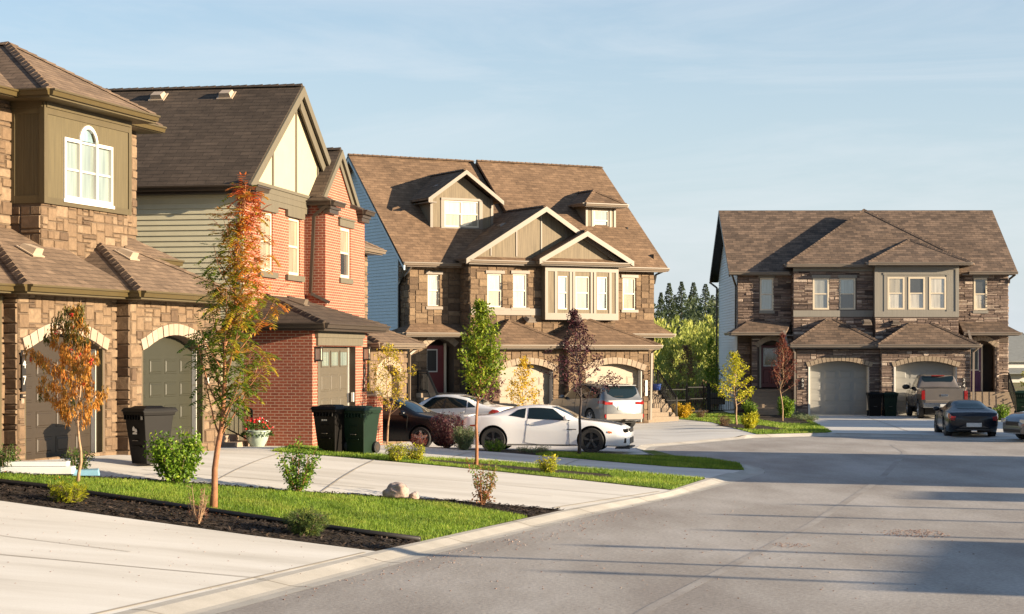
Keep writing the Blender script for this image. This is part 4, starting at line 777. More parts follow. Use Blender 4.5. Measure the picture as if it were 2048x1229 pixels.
for (a0, a1, z0, z1, mt, nm) in ((1.15,2.03,1.25,3.25,'red_door','rusty red front door'), (10.95,11.62,1.05,3.25,'purple_door','purple front door')):
    m = MB(); m.pbox(PA, a0, a1, z0, z1, .75, .8)
    for x0 in (a0+.1, (a0+a1)/2+.04): m.pbox(PA, x0, x0+(a1-a0)/2-.14, z0+.2, z0+.85, .73, .75, ins=.02)
    d = m.build('front_door', M[mt], h4); d['label'] = nm
    m = MB(); m.pbox(PA, a0+.1, a1-.1, z0+1.0, z1-.12, .71, .75); m.build('pane_frame', M['white'], d); m = MB(); m.pbox(PA, a0+.16, a1-.16, z0+1.06, z1-.18, .70, .71); m.build('door_glass', M['p_dark'], d)
    m = MB(); m.pbox(PA, a1-.09, a1-.04, z0+.95, z0+1.0, .68, .75); m.build('handle', M['white'], d)
    m = MB(); m.pbox(PA, a1, a1+.08, z0-.02, z1+.05, .72, .8); m.mark(); m.pbox(PA, a0-.08, a0, z0-.02, z1+.05, .72, .8); m.build('door_casing', M['cream_frame'], h4)
m = MB()
for k in range(7): m.box((.55,-2.3+.26*k,-.1),(2.45,-.48-.002*k+.85,.168*(k+1)))
m.mark()
for k in range(7): m.box((10.55,-2.5+.28*k,-.1),(12.7,-.48-.002*k+.85,.15*(k+1)))
m.build('steps', M['vouss3'], h4)
railing(h4, [(12.65,0,1.05),(12.65,-.9,1.05),(12.65,-2.2,.1)])
downspout(h4, [(2.25,-2.6,3.2),(2.42,-2.3,2.9),(2.42,-2.28,.1)], 'gut4'); downspout(h4, [(10.85,-2.9,3.2),(10.62,-2.6,2.95),(10.6,-2.58,.1)], 'gut4'); downspout(h4, [(2.05,-1.15,3.95),(2.2,-1.2,3.3)], 'gut4', .12); downspout(h4, [(10.7,-1.15,3.95),(10.85,-1.2,3.35)], 'gut4', .12)
downspout(h4, [(-.3,-.4,6.6),(-.06,.2,6.1),(-.06,.3,4.0)], 'gut2'); downspout(h4, [(-.45,9.4,6.6),(-.12,9.0,6.3),(-.12,9.0,.2)], 'gut2')
downspout(h4, [(13.1,-.35,6.6),(12.9,-.05,6.4),(12.89,-.05,6.2)], 'gut2')
vent(h4, ((5.9,-1.4,4.3),(0,1),.6), 'gut4'); vent(h4, ((7.3,-1.1,4.3),(0,1),.55), 'gut4')
for P, a, txt in ((GA, 2.78, ('6','3')), (GB, 10.18, ('2','4'))):
    m = MB(); m.pbox(P, a-.07, a+.07, 1.2, 1.75, -.08, -.05); pl = m.build('number_plaque', M['black'], h4); v_ = P(0,0,0)[1]
    text_mesh(pl, txt[0], .22, (a, v_-.085, 1.62), (R(90),0,0), M['white'], 'digit'); text_mesh(pl, txt[1], .22, (a, v_-.085, 1.38), (R(90),0,0), M['white'], 'digit')
# ================================================================ ground, road, kerbs, lawns
def pip(x, y, poly):
    c = False; n = len(poly); j = n-1
    for i in range(n):
        xi, yi = poly[i]; xj, yj = poly[j]
        if (yi > y) != (yj > y) and x < (xj-xi)*(y-yi)/(yj-yi)+xi: c = not c
        j = i
    return c
def sheet(name, poly, off, mat, step=1.0, zf=Hg, k='structure', label=None, thick=0):
    bm = bmesh.new(); bm.faces.new([bm.verts.new((x, y, 0)) for x, y in poly])
    xs = [p[0] for p in poly]; ys = [p[1] for p in poly]
    for lo, hi, ax in ((min(xs), max(xs), 0), (min(ys), max(ys), 1)):
        c = math.floor(lo/step)*step + step
        while c < hi:
            co = (c, 0, 0) if ax == 0 else (0, c, 0); no_ = (1, 0, 0) if ax == 0 else (0, 1, 0)
            bmesh.ops.bisect_plane(bm, geom=bm.verts[:]+bm.edges[:]+bm.faces[:], plane_co=co, plane_no=no_, dist=1e-5); c += step
    bmesh.ops.triangulate(bm, faces=bm.faces[:])
    for v in bm.verts: v.co.z = zf(v.co.x, v.co.y) + off
    bmesh.ops.recalc_face_normals(bm, faces=bm.faces[:])
    if sum(f.normal.z for f in bm.faces) < 0: bmesh.ops.reverse_faces(bm, faces=bm.faces[:])
    me = bpy.data.meshes.new(name); bm.to_mesh(me); bm.free(); me.materials.append(mat)
    me.polygons.foreach_set('use_smooth', [True]*len(me.polygons))
    o = bpy.data.objects.new(name, me); COL.objects.link(o); o['kind'] = k
    if label: o['label'] = label
    return o
def ground_mat(name, cols, scale, scale2, rough=.9, bump=.3, bdist=.02, stretch=(1,1,1), speck=0, mixr=(.35,.65), rot=0):
    m, nt, p = newmat(name); t = N(nt, 'ShaderNodeTexCoord'); mp = N(nt, 'ShaderNodeMapping'); mp.inputs['Scale'].default_value = stretch; mp.inputs['Rotation'].default_value = (0,0,R(rot)); L(nt, t.outputs['Object'], mp.inputs[0])
    a = N(nt, 'ShaderNodeTexNoise', i={'Scale': scale, 'Detail': 7.0, 'Roughness': .6}); b = N(nt, 'ShaderNodeTexNoise', i={'Scale': scale2, 'Detail': 4.0, 'Roughness': .7})
    L(nt, mp.outputs[0], a.inputs[0]); L(nt, t.outputs['Object'], b.inputs[0])
    r = N(nt, 'ShaderNodeValToRGB'); e = r.color_ramp.elements
    while len(e) < len(cols): e.new(.5)
    for i, c in enumerate(cols): e[i].position = mixr[0]+(mixr[1]-mixr[0])*i/(len(cols)-1); e[i].color = C4(c)
    L(nt, a.outputs[0], r.inputs[0])
    mr = N(nt, 'ShaderNodeMapRange', i={'From Min': .25, 'From Max': .75, 'To Min': 1-speck, 'To Max': 1+speck}); L(nt, b.outputs[0], mr.inputs[0])
    mm = N(nt, 'ShaderNodeMix', data_type='RGBA', blend_type='MULTIPLY'); mm.inputs['Factor'].default_value = 1
    L(nt, r.outputs[0], mm.inputs['A']); L(nt, mr.outputs[0], mm.inputs['B']); L(nt, mm.outputs['Result'], p.inputs['Base Color'])
    p.inputs['Roughness'].default_value = rough; p.inputs['Specular IOR Level'].default_value = .3
    bp = N(nt, 'ShaderNodeBump', i={'Strength': bump, 'Distance': bdist}); L(nt, b.outputs[0], bp.inputs['Height']); L(nt, bp.outputs[0], p.inputs['Normal'])
    return m
M['asphalt'] = ground_mat('asphalt', [(.28,.25,.225),(.35,.32,.29),(.43,.40,.37)], .5, 16, .93, .5, .012, (1,.35,1), .30, rot=-20)
M['concrete'] = ground_mat('pale_concrete', [(.50,.475,.43),(.60,.575,.53),(.66,.64,.60)], .5, 40, .9, .15, .005, (.35,1.7,1), .06, rot=12)
M['kerb'] = ground_mat('kerb_concrete', [(.40,.375,.33),(.50,.47,.42)], 1.2, 50, .9, .2, .006, (1,1,1), .10)
M['soil'] = ground_mat('dry_ground', [(.20,.15,.07),(.16,.15,.05),(.26,.19,.10)], .15, 20, 1, .5, .05, (1,1,1), .3)
M['turf'] = ground_mat('turf', [(.07,.11,.015),(.12,.16,.025),(.19,.19,.05)], 1.4, 45, 1, .8, .03, (1,1,1), .35)
M['mulch'] = ground_mat('dark_mulch', [(.018,.013,.010),(.035,.025,.018),(.06,.042,.030)], 9, 60, 1, 1, .03, (1,1,1), .5)
M['joint'] = plain('joint_line', (.33,.29,.24), .95, var=.1)
# base ground out to the horizon
def lin(lo, hi, st): return [lo + st*i for i in range(int((hi-lo)/st)+1)]
gx = [-4000,-1500,-500,-200,-100,-60,-40,-30] + lin(-24, 30, 1.5) + [34,40,50,70,110,220,500,1500,4000]
gy = [-1500,-300,-60,-10,0,5] + lin(8, 96, 1.5) + [100,108,120,140,170,220,300,450,800,1500,4500]
m = MB(); vs = []
for y in gy:
    for x in gx:
        d = interp(KT, y) - x
        z = (Hg(x, y)-.07) if (d > 0 or y > 68) else -.07
        if y > 400: z = -.3
        vs.append((x, y, z))
W_ = len(gx); m.add(vs, [(j*W_+i, j*W_+i+1, (j+1)*W_+i+1, (j+1)*W_+i) for j in range(len(gy)-1) for i in range(W_-1)])
kind(m.build('ground', M['soil'], smooth=True), 'structure')
road = [(-24,-10),(-7.6,11),(-3.41,21.8),(-1.2,28.2),(1.3,34.6),(3.54,39.7),(4.9,43.3),(6.3,47.4),(6.5,49),(6.25,51.2),(5.3,53),(4.6,54.5),(4.3,58),(4.6,60.3),(5.9,62.2),(8.6,66.6),(11.4,68.2),(14.3,66.6),(17.1,63.2),(22,60.5),(34,56),(60,50),(60,-10)]
sheet('road', road, .0, M['asphalt'], 4.0, lambda x, y: 0.0)
# rolled kerb: ribbon between the road edge and the outer line
def ribbon(name, inner, outer, prof, mat):
    m = MB()
    rows = []
    for (a, b) in zip(inner, outer):
        h = Hg(b[0]-.05, b[1]) + .006
        rows.append([(a[0]+(b[0]-a[0])*t, a[1]+(b[1]-a[1])*t, z0 + h*k) for t, z0, k in prof])
    n = len(prof); vs = [v for r in rows for v in r]
    m.add(vs, [(i*n+j, i*n+j+1, (i+1)*n+j+1, (i+1)*n+j) for i in range(len(rows)-1) for j in range(n-1)])
    j_ = MB()
    for i in range(3, len(rows)-1, 4):
        f = .035; e_ = [[(p[0]+(q[0]-p[0])*g_, p[1]+(q[1]-p[1])*g_, p[2]+(q[2]-p[2])*g_+.003) for p, q in zip(rows[i], rows[i+1])] for g_ in (0, f)]
        for k_ in range(1, n-1): j_.poly([e_[0][k_], e_[0][k_+1], e_[1][k_+1], e_[1][k_]])
    kind(j_.build('kerb_joints', M['joint']), 'structure')
    return kind(m.build(name, mat, smooth=False), 'structure')
def resample(pl, n):
    ds = [0]
    for p, q in zip(pl, pl[1:]): ds.append(ds[-1]+math.dist(p, q))
    out = []
    for k in range(n+1):
        t = ds[-1]*k/n
        i = max(j for j in range(len(ds)) if ds[j] <= t+1e-9); i = min(i, len(pl)-2); f = (t-ds[i])/(ds[i+1]-ds[i])
        out.append((pl[i][0]+(pl[i+1][0]-pl[i][0])*f, pl[i][1]+(pl[i+1][1]-pl[i][1])*f))
    return out
prof = [(-.01,.0025,0),(0,.003,0),(.25,.004,0),(.40,.004,.12),(.60,.0,.55),(.80,.0,.92),(1.0,.0,1.0)]
ri = [(-7.6,11),(-3.41,21.8),(-1.2,28.2),(1.3,34.6),(3.54,39.7),(4.9,43.3),(6.3,47.4),(6.5,49),(6.25,51.2),(5.3,53)]
ribbon('kerb', resample(ri, 60), resample(KL, 60), prof, M['kerb'])
fi = [(4.6,54.5),(4.3,58),(4.6,60.3),(5.9,62.2),(8.6,66.6),(11.4,68.2),(14.3,66.6),(17.1,63.2),(22,60.5)]
fo = [(4.0,54.5),(3.75,58),(4.1,60.6),(5.5,62.6),(8.3,67.1),(11.4,68.8),(14.6,67.1),(17.5,63.7),(22.2,61.1)]
ribbon('kerb', resample(fi, 40), resample(fo, 40), [(0,.004,0),(.5,.006,0),(1.0,.0,1.0)], M['kerb'])
c_ = 'structure'
def strip(m_, p, q, w=.03, off=.012):
    d = Vector((q[0]-p[0], q[1]-p[1])).normalized(); n = Vector((-d.y, d.x))*w/2; k = max(1, int(math.dist(p, q)/1.0)); 
    for i in range(k):
        a = (p[0]+(q[0]-p[0])*i/k, p[1]+(q[1]-p[1])*i/k); b = (p[0]+(q[0]-p[0])*(i+1)/k, p[1]+(q[1]-p[1])*(i+1)/k)
        m_.poly([(x, y, Hg(x, y)+off) for x, y in ((a[0]-n.x,a[1]-n.y),(b[0]-n.x,b[1]-n.y),(b[0]+n.x,b[1]+n.y),(a[0]+n.x,a[1]+n.y))])
L1e = [(-12.5,33.6),(-8.66,32.13),(-7.78,31.95),(-7.08,31.6),(-5.95,31.15),(-4.86,30.68),(-3.69,30.2),(-2.54,29.75),(-1.42,29.4)]
L1t = [(.28,33.7),(-.35,34.22),(-1.16,34.75),(-2.77,34.66),(-3.98,34.42),(-6.51,34.2),(-9.01,33.42),(-12.5,34.8)]
M2t = [(-9.09,33.72),(-6.58,34.62),(-4.02,34.75),(-2.43,35.05),(-1.16,35.42),(.98,35.38)]
d1 = [(-2.0,28.0),(-3.94,28.55),(-5.96,29.26),(-8.09,30.0),(-16,32.8),(-22,33),(-22,11),(-8.3,11),(-4.6,20.9)]
sheet('driveway', d1, .004, M['concrete'])
sheet('mulch_bed', L1e + [(-2.0,28.05),(-3.94,28.6),(-5.96,29.31),(-8.09,30.05),(-12.5,31.6)], .002, M['mulch'], 1.0, k='stuff', label='dark bark mulch strip between near driveway and lawn')
lawn1 = L1e + L1t
sheet('lawn_turf', lawn1, .010, M['turf'], 1.0)
sheet('mulch_bed', L1t[:-1] + M2t, .006, M['mulch'], 1.0, k='stuff', label='dark bark mulch along the far edge of the front lawn')
lawn2b = [(-5.5,43.43),(-3.67,43.06),(-1.38,42.4),(1.37,41.36),(3.42,40.55)]; lawn2t = [(4.5,44.15),(2.08,44.88),(-.29,45.23),(-2.05,44.95),(-3.6,44.9),(-4.2,45.6),(-4.6,46.6),(-5.15,46.3),(-5.46,45.0)]
d2 = M2t + [(3.2,39.9),(3.42,40.5),(1.37,41.36),(-1.38,42.4),(-3.67,43.06),(-5.5,43.43),(-5.46,45.0),(-5.2,46.6),(-5.2,56),(-14,60),(-14,33.5)]
sheet('driveway', d2, .0, M['concrete'])
sheet('lawn_turf', lawn2b + lawn2t, .012, M['turf'], 1.0)
sheet('mulch_bed', [(-1.9,43.3),(1.0,42.5),(2.3,42.4),(2.2,43.3),(.6,43.7),(-1.9,44.2)], .020, M['mulch'], 1.0, k='stuff', label='narrow mulch patch in the middle lawn strip')
lt = list(reversed(lawn2t[:7]))
d3 = lt + [(5.78,47.25),(3.92,47.12),(2.21,47.78),(-.35,49.59),(-2.24,50.75),(-2.4,52.3),(-3,58),(-5.6,58),(-5.2,46.6)]
sheet('driveway', d3, .004, M['concrete'])
sheet('mulch_bed', [(-2.24,50.7),(-.35,49.55),(.6,48.95),(.9,50.2),(.2,52.5),(-2.4,52.4)], .008, M['mulch'], 1.0, k='stuff', label='mulch bed holding the purple barberry and grey green shrub')
lawn3 = [(.6,48.95),(2.21,47.78),(3.92,47.12),(5.78,47.3),(5.98,50),(5.4,52.15),(4.3,53.0),(3.77,51.9),(2.15,52.2),(.3,52.4),(.85,50.2)]
sheet('lawn_turf', lawn3, .010, M['turf'], 1.0)
sheet('mulch_bed', [(2.6,52.1),(3.77,51.9),(4.4,53.1),(3.9,54.3),(2.6,53.6)], .014, M['mulch'], 1.0, k='stuff', label='brown leaf litter by the kerb in front of the white coupe')
d4 = [(-3,58),(-2.4,52.4),(.2,52.5),(2.15,52.3),(2.6,53.6),(3.95,54.4),(3.78,58),(4.1,60.5),(5.5,62.5),(8.3,67.0),(8.7,67.4),(8.3,79.2),(7.3,82.8),(6.6,84.4),(-6,79),(-6,60)]
sheet('driveway', d4, .002, M['concrete'])
sheet('lawn_turf', [(4.35,53.9),(5.3,53.0),(4.7,54.4),(4.3,57.5),(3.8,57.5),(3.95,54.4)], .012, M['turf'], 1.0, lambda x, y: .04)
lawn4 = [(8.7,67.4),(11.4,68.75),(11.7,69.4),(13.35,88.2),(13.2,89.8),(6.6,90.5),(6.7,84.4),(7.3,82.8),(8.3,79.2)]
sheet('lawn_turf', lawn4, .010, M['turf'], 2.0)
sheet('mulch_bed', [(8.2,76),(8.7,71.5),(9.8,70.6),(10.4,72),(9.9,75.5),(8.9,77.5)], .018, M['mulch'], 1.0, k='stuff', label='mulch patch round the round yellow shrub on the far lawn')
sheet('mulch_bed', [(11.0,77.5),(12.1,76.6),(12.35,79.5),(13.3,88.2),(10.3,89.2),(10.4,84)], .018, M['mulch'], 1.0, k='stuff', label='mulch bed under the dark red tree beside the far driveway')
d5 = [(11.7,69.4),(11.4,68.75),(14.6,67.05),(17.5,63.65),(18.0,66),(21.6,84.6),(30,84.9),(30,86.2),(24,90.4),(13.2,90.4),(13.35,88.2)]
sheet('driveway', d5, .004, M['concrete'], 2.0)
sheet('mulch_bed', [(17.6,63.6),(22.2,61.1),(40,58),(40,84),(21.7,84.3),(18.1,66)], .006, M['mulch'], 2.0, k='stuff', label='mulch bed between the dark coupe and the right edge car')
m = MB()
strip(m, (-20,25.2), (-3.2,24.6), .03); strip(m, (-2.15,27.75), (-4.75,20.9), .05, .013); strip(m, (-3.5,35.0),(-3.1,42.8)); strip(m, (.8,35.6),(3.1,39.95), .04); strip(m, (-7,36),(-2.6,36.2)); strip(m, (-8,39.3),(2.6,38.6)); strip(m, (1.2,45.2),(1.7,47.9)); strip(m, (-1.5,45.2),(-.9,49.7)); strip(m, (14.6,70),(16.2,88)); strip(m, (12.1,74),(19.5,74.5)); strip(m, (12.9,82),(20.8,82.2)); strip(m,(5,64),(1,76)); strip(m,(2.5,68),(8.4,71)); strip(m,(.5,72),(8.2,76))
strip(m, (-16,28.5), (-5.2,25.9), .022); strip(m, (-5.5,35.1),(-5.2,43.3), .022); strip(m, (-8.5,37.6),(.8,37.4), .022); strip(m, (-2.9,53.5),(3.9,56.5), .03)
kind(m.build('driveway_joints', M['joint']), 'structure')
# lawn edging strip
m = MB(); pts = [(x, y-.03, Hg(x, y)+.05) for x, y in L1e]; m.tube(pts, .045, 6); tag(m.build('lawn_edging', M['black'], smooth=True), 'black plastic edging strip along the front lawn', 'edging')
# grass blades
M['blade'] = toned('grass_blades', [(.07,.14,.012),(.14,.24,.018),(.26,.35,.035),(.42,.40,.10)], rough=.6, bump=0, var=.3, nscale=1.2, trans=.35)
def blades(name, poly, n, h, seed, label, w=.011, excl=()):
    rnd = random.Random(seed); xs = [p[0] for p in poly]; ys = [p[1] for p in poly]; V = []; F = []; T = []; c = 0
    while c < n:
        x = rnd.uniform(min(xs), max(xs)); y = rnd.uniform(min(ys), max(ys)); c += 1
        if not pip(x, y, poly) or any(pip(x, y, e) for e in excl): continue
        z = Hg(x, y) + .008; g = rnd.uniform(0, 6.283); hh = h*rnd.uniform(.5, 1.25); lx = rnd.gauss(0, .35)*hh; ly = rnd.gauss(0, .35)*hh
        cx, cy = math.cos(g)*w/2, math.sin(g)*w/2; i = len(V)
        V += [(x-cx, y-cy, z), (x+cx, y+cy, z), (x+lx, y+ly, z+hh)]; F.append((i, i+1, i+2))
        pn = mnoise.noise(Vector((x*.8, y*.8, 0)))*.25 + mnoise.noise(Vector((x*3, y*3, 5)))*.12
        T.append(min(.99, max(.01, .44 + pn*1.5 + rnd.gauss(0, .18))))
    me = bpy.data.meshes.new(name); me.from_pydata(V, [], F); me.materials.append(M['blade']); a = me.attributes.new('tone', 'FLOAT', 'FACE'); a.data.foreach_set('value', T)
    o = bpy.data.objects.new(name, me); COL.objects.link(o); o['kind'] = 'stuff'; o['label'] = label; return o
blades('grass', lawn1, 150000, .055, 1, 'bright green mown grass of the front lawn')
blades('grass', lawn2b+lawn2t, 60000, .06, 2, 'mown grass strip in front of the red brick house', .014, [[(-1.9,43.3),(1.0,42.5),(2.3,42.4),(2.2,43.3),(.6,43.7),(-1.9,44.2)]])
blades('grass', lawn3, 40000, .06, 3, 'shaded grass strip beside the white coupe', .016)
blades('grass', lawn4, 40000, .07, 4, 'mown lawn in front of the grey stone duplex', .03, [[(8.2,76),(8.7,71.5),(9.8,70.6),(10.4,72),(9.9,75.5),(8.9,77.5)],[(11.0,77.5),(12.1,76.6),(12.35,79.5),(13.3,88.2),(10.3,89.2),(10.4,84)]])
# bark chips on the beds
M['chip'] = toned('bark_chips', [(.012,.009,.007),(.03,.02,.015),(.07,.045,.03),(.16,.11,.075)], bump=0, var=.2)
def chips(poly, n, seed, label, s=.035):
    rnd = random.Random(seed); xs = [p[0] for p in poly]; ys = [p[1] for p in poly]; m = MB()
    for _ in range(n):
        x = rnd.uniform(min(xs), max(xs)); y = rnd.uniform(min(ys), max(ys))
        if not pip(x, y, poly): continue
        z = Hg(x, y)+rnd.uniform(.012, .035); g = rnd.uniform(0, 3.14); a = Vector((math.cos(g), math.sin(g), rnd.uniform(-.4,.4)))*s*rnd.uniform(.5,1.6); b = Vector((-math.sin(g), math.cos(g), rnd.uniform(-.5,.5)))*s*.35; c = Vector((x,y,z))
        m.add([c-a-b, c+a-b, c+a+b, c-a+b], [(0,1,2,3)], 0, min(.98, abs(rnd.gauss(0,.33))+.02))
    o = m.build('bark_chips', M['chip']); o['kind'] = 'stuff'; o['label'] = label
chips(L1e + [(-2.0,28.05),(-3.94,28.6),(-5.96,29.31),(-8.09,30.05),(-12.5,31.6)], 14000, 5, 'loose bark chips on the near mulch strip')
chips(L1t[:-1] + M2t, 6000, 6, 'loose bark chips along the far side of the front lawn')

# small marks on the road: gravel patch, pale scuff, a few stones and leaves
M['grit'] = toned('road_grit', [(.16,.09,.07),(.26,.16,.13),(.36,.30,.27)], bump=0)
def scatter(name, c, rx, ry, n, s_, seed, label, mt='grit', rot=0):
    rnd = random.Random(seed); m = MB()
    for _ in range(n):
        a = rnd.random()*6.283; r = math.sqrt(rnd.random())*rnd.uniform(.7,1.1); x = r*math.cos(a)*rx; y = r*math.sin(a)*ry; X = c[0]+x*math.cos(rot)-y*math.sin(rot); Y = c[1]+x*math.sin(rot)+y*math.cos(rot); z = Hg(X, Y) if c[2] else 0.0
        g = rnd.random()*3.14; k = s_*rnd.uniform(.4,1.3); m.hexa([(X+k*math.cos(g+q*1.571)*(1 if w else 1), Y+k*math.sin(g+q*1.571), z+(.003 if w == 0 else .003+k*.5)) for w in (0,1) for q in range(4)], 0, rnd.random()*.97+.01)
    o = m.build(name, M[mt]); o['kind'] = 'stuff'; o['label'] = label
scatter('gravel_patch', (6.7,31.5,0), .60, .75, 380, .012, 3, 'reddish loose gravel patch on the road'); scatter('gravel_patch', (4.3,29.6,0), .35, .4, 120, .010, 4, 'pale grit scuff on the road', 'grit')
scatter('loose_grit', (1.5,30.5,0), 6, 9, 420, .012, 5, 'scattered grit on the asphalt'); scatter('loose_grit', (-5.5,26.2,1), 3.5, 4, 160, .010, 6, 'scattered bits on the near driveway'); scatter('loose_grit', (.2,30.5,0), .5, 9, 260, .013, 7, 'grit lying in the gutter along the kerb', rot=-.38)

m = MB(); sp_ = resample([(1.0,19),(1.45,21.8),(5.2,33.1),(8.7,44.9),(11.8,57),(12.4,62)], 50)
for w_, off_ in ((.16, .0035),):
    for p, q in zip(sp_, sp_[1:]):
        d = Vector((q[0]-p[0], q[1]-p[1])).normalized(); nx_, ny_ = -d.y*w_/2, d.x*w_/2; m.poly([(p[0]-nx_,p[1]-ny_,off_),(p[0]+nx_,p[1]+ny_,off_),(q[0]+nx_,q[1]+ny_,off_),(q[0]-nx_,q[1]-ny_,off_)])
kind(m.build('road_seam', ground_mat('paler_asphalt', [(.29,.26,.235),(.39,.36,.33)], .8, 20, .93, .3, .01, (1,1,1), .2)), 'structure')
# ================================================================ vehicles
def paint(name, col, metal=.3, rough=.35):
    m, nt, p = newmat(name); p.inputs['Base Color'].default_value = C4(col); p.inputs['Metallic'].default_value = metal; p.inputs['Roughness'].default_value = rough
    p.inputs['Coat Weight'].default_value = 1; p.inputs['Coat Roughness'].default_value = .04
    t = N(nt, 'ShaderNodeTexCoord'); n = N(nt, 'ShaderNodeTexNoise', i={'Scale': 2.0, 'Detail': 5.0}); L(nt, t.outputs['Object'], n.inputs[0])
    mr = N(nt, 'ShaderNodeMapRange', i={'From Min': .3, 'From Max': .8, 'To Min': rough-.05, 'To Max': rough+.2}); L(nt, n.outputs[0], mr.inputs[0]); L(nt, mr.outputs[0], p.inputs['Roughness'])
    return m
M['pt_white'] = paint('white_paint', (.76,.77,.78), 0, .4); M['pt_black'] = plain('dark_blue_paint', (.004,.005,.008), .25, var=0, spec=.4); M['pt_silver'] = paint('silver_paint', (.17,.175,.18), .7, .38)
M['pt_grey'] = paint('grey_brown_paint', (.17,.145,.125), .4, .4); M['pt_navy'] = plain('midnight_paint', (.006,.008,.014), .22, var=0)
M['cglass'] = plain('car_glass', (.008,.016,.020), .03, var=0); M['tyre'] = plain('tyre_rubber', (.018,.018,.018), .8, var=.2); M['rim_dark'] = plain('black_rim', (.05,.05,.053), .3, metal=.6, var=0)
M['rim'] = plain('alloy_rim', (.55,.55,.56), .3, metal=.8, var=0); M['lred'] = plain('red_lens', (.26,.008,.007), .15, coat=1, var=.1); M['lclear'] = plain('clear_lens', (.55,.56,.56), .12, metal=.4, coat=1, var=.2); M['lorange'] = plain('orange_lens', (.6,.16,.03), .2, var=0)
M['chrome'] = plain('chrome', (.7,.7,.7), .12, metal=1, var=0); M['under'] = plain('dark_underbody', (.012,.012,.012), .8, var=0); M['plate'] = plain('plate_white', (.62,.60,.56), .5, var=.15, scale=30)
def smooth_tab(t, x):
    if x <= t[0][0]: return t[0][1]
    if x >= t[-1][0]: return t[-1][1]
    for i in range(len(t)-1):
        if x <= t[i+1][0]:
            x0, y0 = t[i]; x1, y1 = t[i+1]; h = x1-x0; d = (y1-y0)/h
            def sl(j):
                if j == 0 or j == len(t)-1: return (t[min(j+1,len(t)-1)][1]-t[max(j-1,0)][1])/(t[min(j+1,len(t)-1)][0]-t[max(j-1,0)][0])
                a = (t[j][1]-t[j-1][1])/(t[j][0]-t[j-1][0]); b = (t[j+1][1]-t[j][1])/(t[j+1][0]-t[j][0])
                return 0 if a*b <= 0 else 2*a*b/(a+b)
            m0, m1 = sl(i), sl(i+1); u = (x-x0)/h
            return y0*(1+2*u)*(1-u)**2 + m0*h*u*(1-u)**2 + y1*u*u*(3-2*u) + m1*h*u*u*(u-1)
def car(name, label, pos, heading, sp, pmat, group=None):
    c = root(name, label, sp.get('cat', 'car'), pos, heading, group)
    L_f, L_r = sp['front'], sp['rear']; T = lambda k, x: smooth_tab(sp[k], x)
    def sec(x):
        w_, zb, zs, wr, zt = T('w', x), T('zb', x), T('zs', x), T('wr', x), T('zt', x)
        zm = zb + (zs-zb)*.55
        ze = zt - .06*min(1, max(.25, (zt-zs)/.3)); dome = .02
        return [(0,zb),(w_*.80,zb),(w_*.955,zb+.05),(w_*1.0,zm),(w_*sp.get('sh',.965),zs-.005),(wr,ze),(wr*.62,zt-.01),(0,zt)]
    def S(x, s, side=1):
        P_ = sec(x); i = int(min(max(s, 0), 6.9999)); f = s-i
        p0 = P_[max(i-1,0)]; p1 = P_[i]; p2 = P_[i+1]; p3 = P_[min(i+2,7)]
        if i == 0: p0 = (-P_[1][0], P_[1][1])
        if i == 6: p3 = (-P_[6][0], P_[6][1])
        tn = .32 if i in (1,2,3,4,5) else .5
        def h(a,b,c_,d): return b*(1+2*f)*(1-f)**2 + (c_-a)*tn*f*(1-f)**2 + c_*f*f*(3-2*f) + (d-b)*tn*f*f*(f-1)
        return Vector((x, side*h(p0[0],p1[0],p2[0],p3[0]), h(p0[1],p1[1],p2[1],p3[1])))
    def Nrm(x, s, side):
        e = .02; a = S(min(x+e, L_f), s, side)-S(max(x-e, L_r), s, side); b = S(x, min(s+.1,6.99), side)-S(x, max(s-.1,.01), side); n = a.cross(b)
        n = n.normalized() if n.length > 1e-9 else Vector((0,side,0)); q = S(x, s, side); 
        return n if n.dot(Vector((0, q.y, q.z-.6))) > 0 else -n
    xs = [L_r + (L_f-L_r)*(.5-.5*math.cos(math.pi*k/76)) for k in range(77)]; ss = [0,1,1.5,2,2.5,3,3.5,4,4.25,4.5,4.75,5,5.35,5.7,6,6.5,7]
    bm = bmesh.new(); rows = []
    for x in xs:
        r = [bm.verts.new(S(x, s, 1)) for s in ss] + [bm.verts.new(S(x, s, -1)) for s in reversed(ss[1:-1])]; rows.append(r)
    n = len(rows[0])
    for a, b in zip(rows, rows[1:]):
        for k in range(n): bm.faces.new((a[k], a[(k+1)%n], b[(k+1)%n], b[k]))
    for r, fl in ((rows[0], 0), (rows[-1], 1)):
        cvt = bm.verts.new(Vector((r[0].co.x, 0, .6)))
        for k in range(n): bm.faces.new((r[k], cvt, r[(k+1)%n]) if fl else (r[(k+1)%n], cvt, r[k]))
    bmesh.ops.recalc_face_normals(bm, faces=bm.faces[:])
    me = bpy.data.meshes.new('body'); bm.to_mesh(me); bm.free(); me.materials.append(pmat); me.materials.append(M['under'])
    body = bpy.data.objects.new('body', me); COL.objects.link(body)
    cut = MB(); wr_ = sp['wr_']; W = sp['track']
    for ax in (sp['fa'], sp['ra']):
        cut.lathe([(wr_+.055, -1.2), (wr_+.055, 1.2)], (ax, 0, wr_+.01), 'y', 32, 0)
    bmw = bpy.data.meshes.new('cut'); bmw.from_pydata([tuple(v) for v in cut.V], [], cut.F); bmw.materials.append(M['under']); bx = bmesh.new(); bx.from_mesh(bmw); bmesh.ops.recalc_face_normals(bx, faces=bx.faces[:]); bx.to_mesh(bmw); bx.free()
    co = bpy.data.objects.new('cut', bmw); COL.objects.link(co)
    md = body.modifiers.new('b', 'BOOLEAN'); md.object = co; md.operation = 'DIFFERENCE'; md.solver = 'EXACT'
    dg = bpy.context.evaluated_depsgraph_get(); nm = bpy.data.meshes.new_from_object(body.evaluated_get(dg)); body.modifiers.clear(); body.data = nm; bpy.data.objects.remove(co)
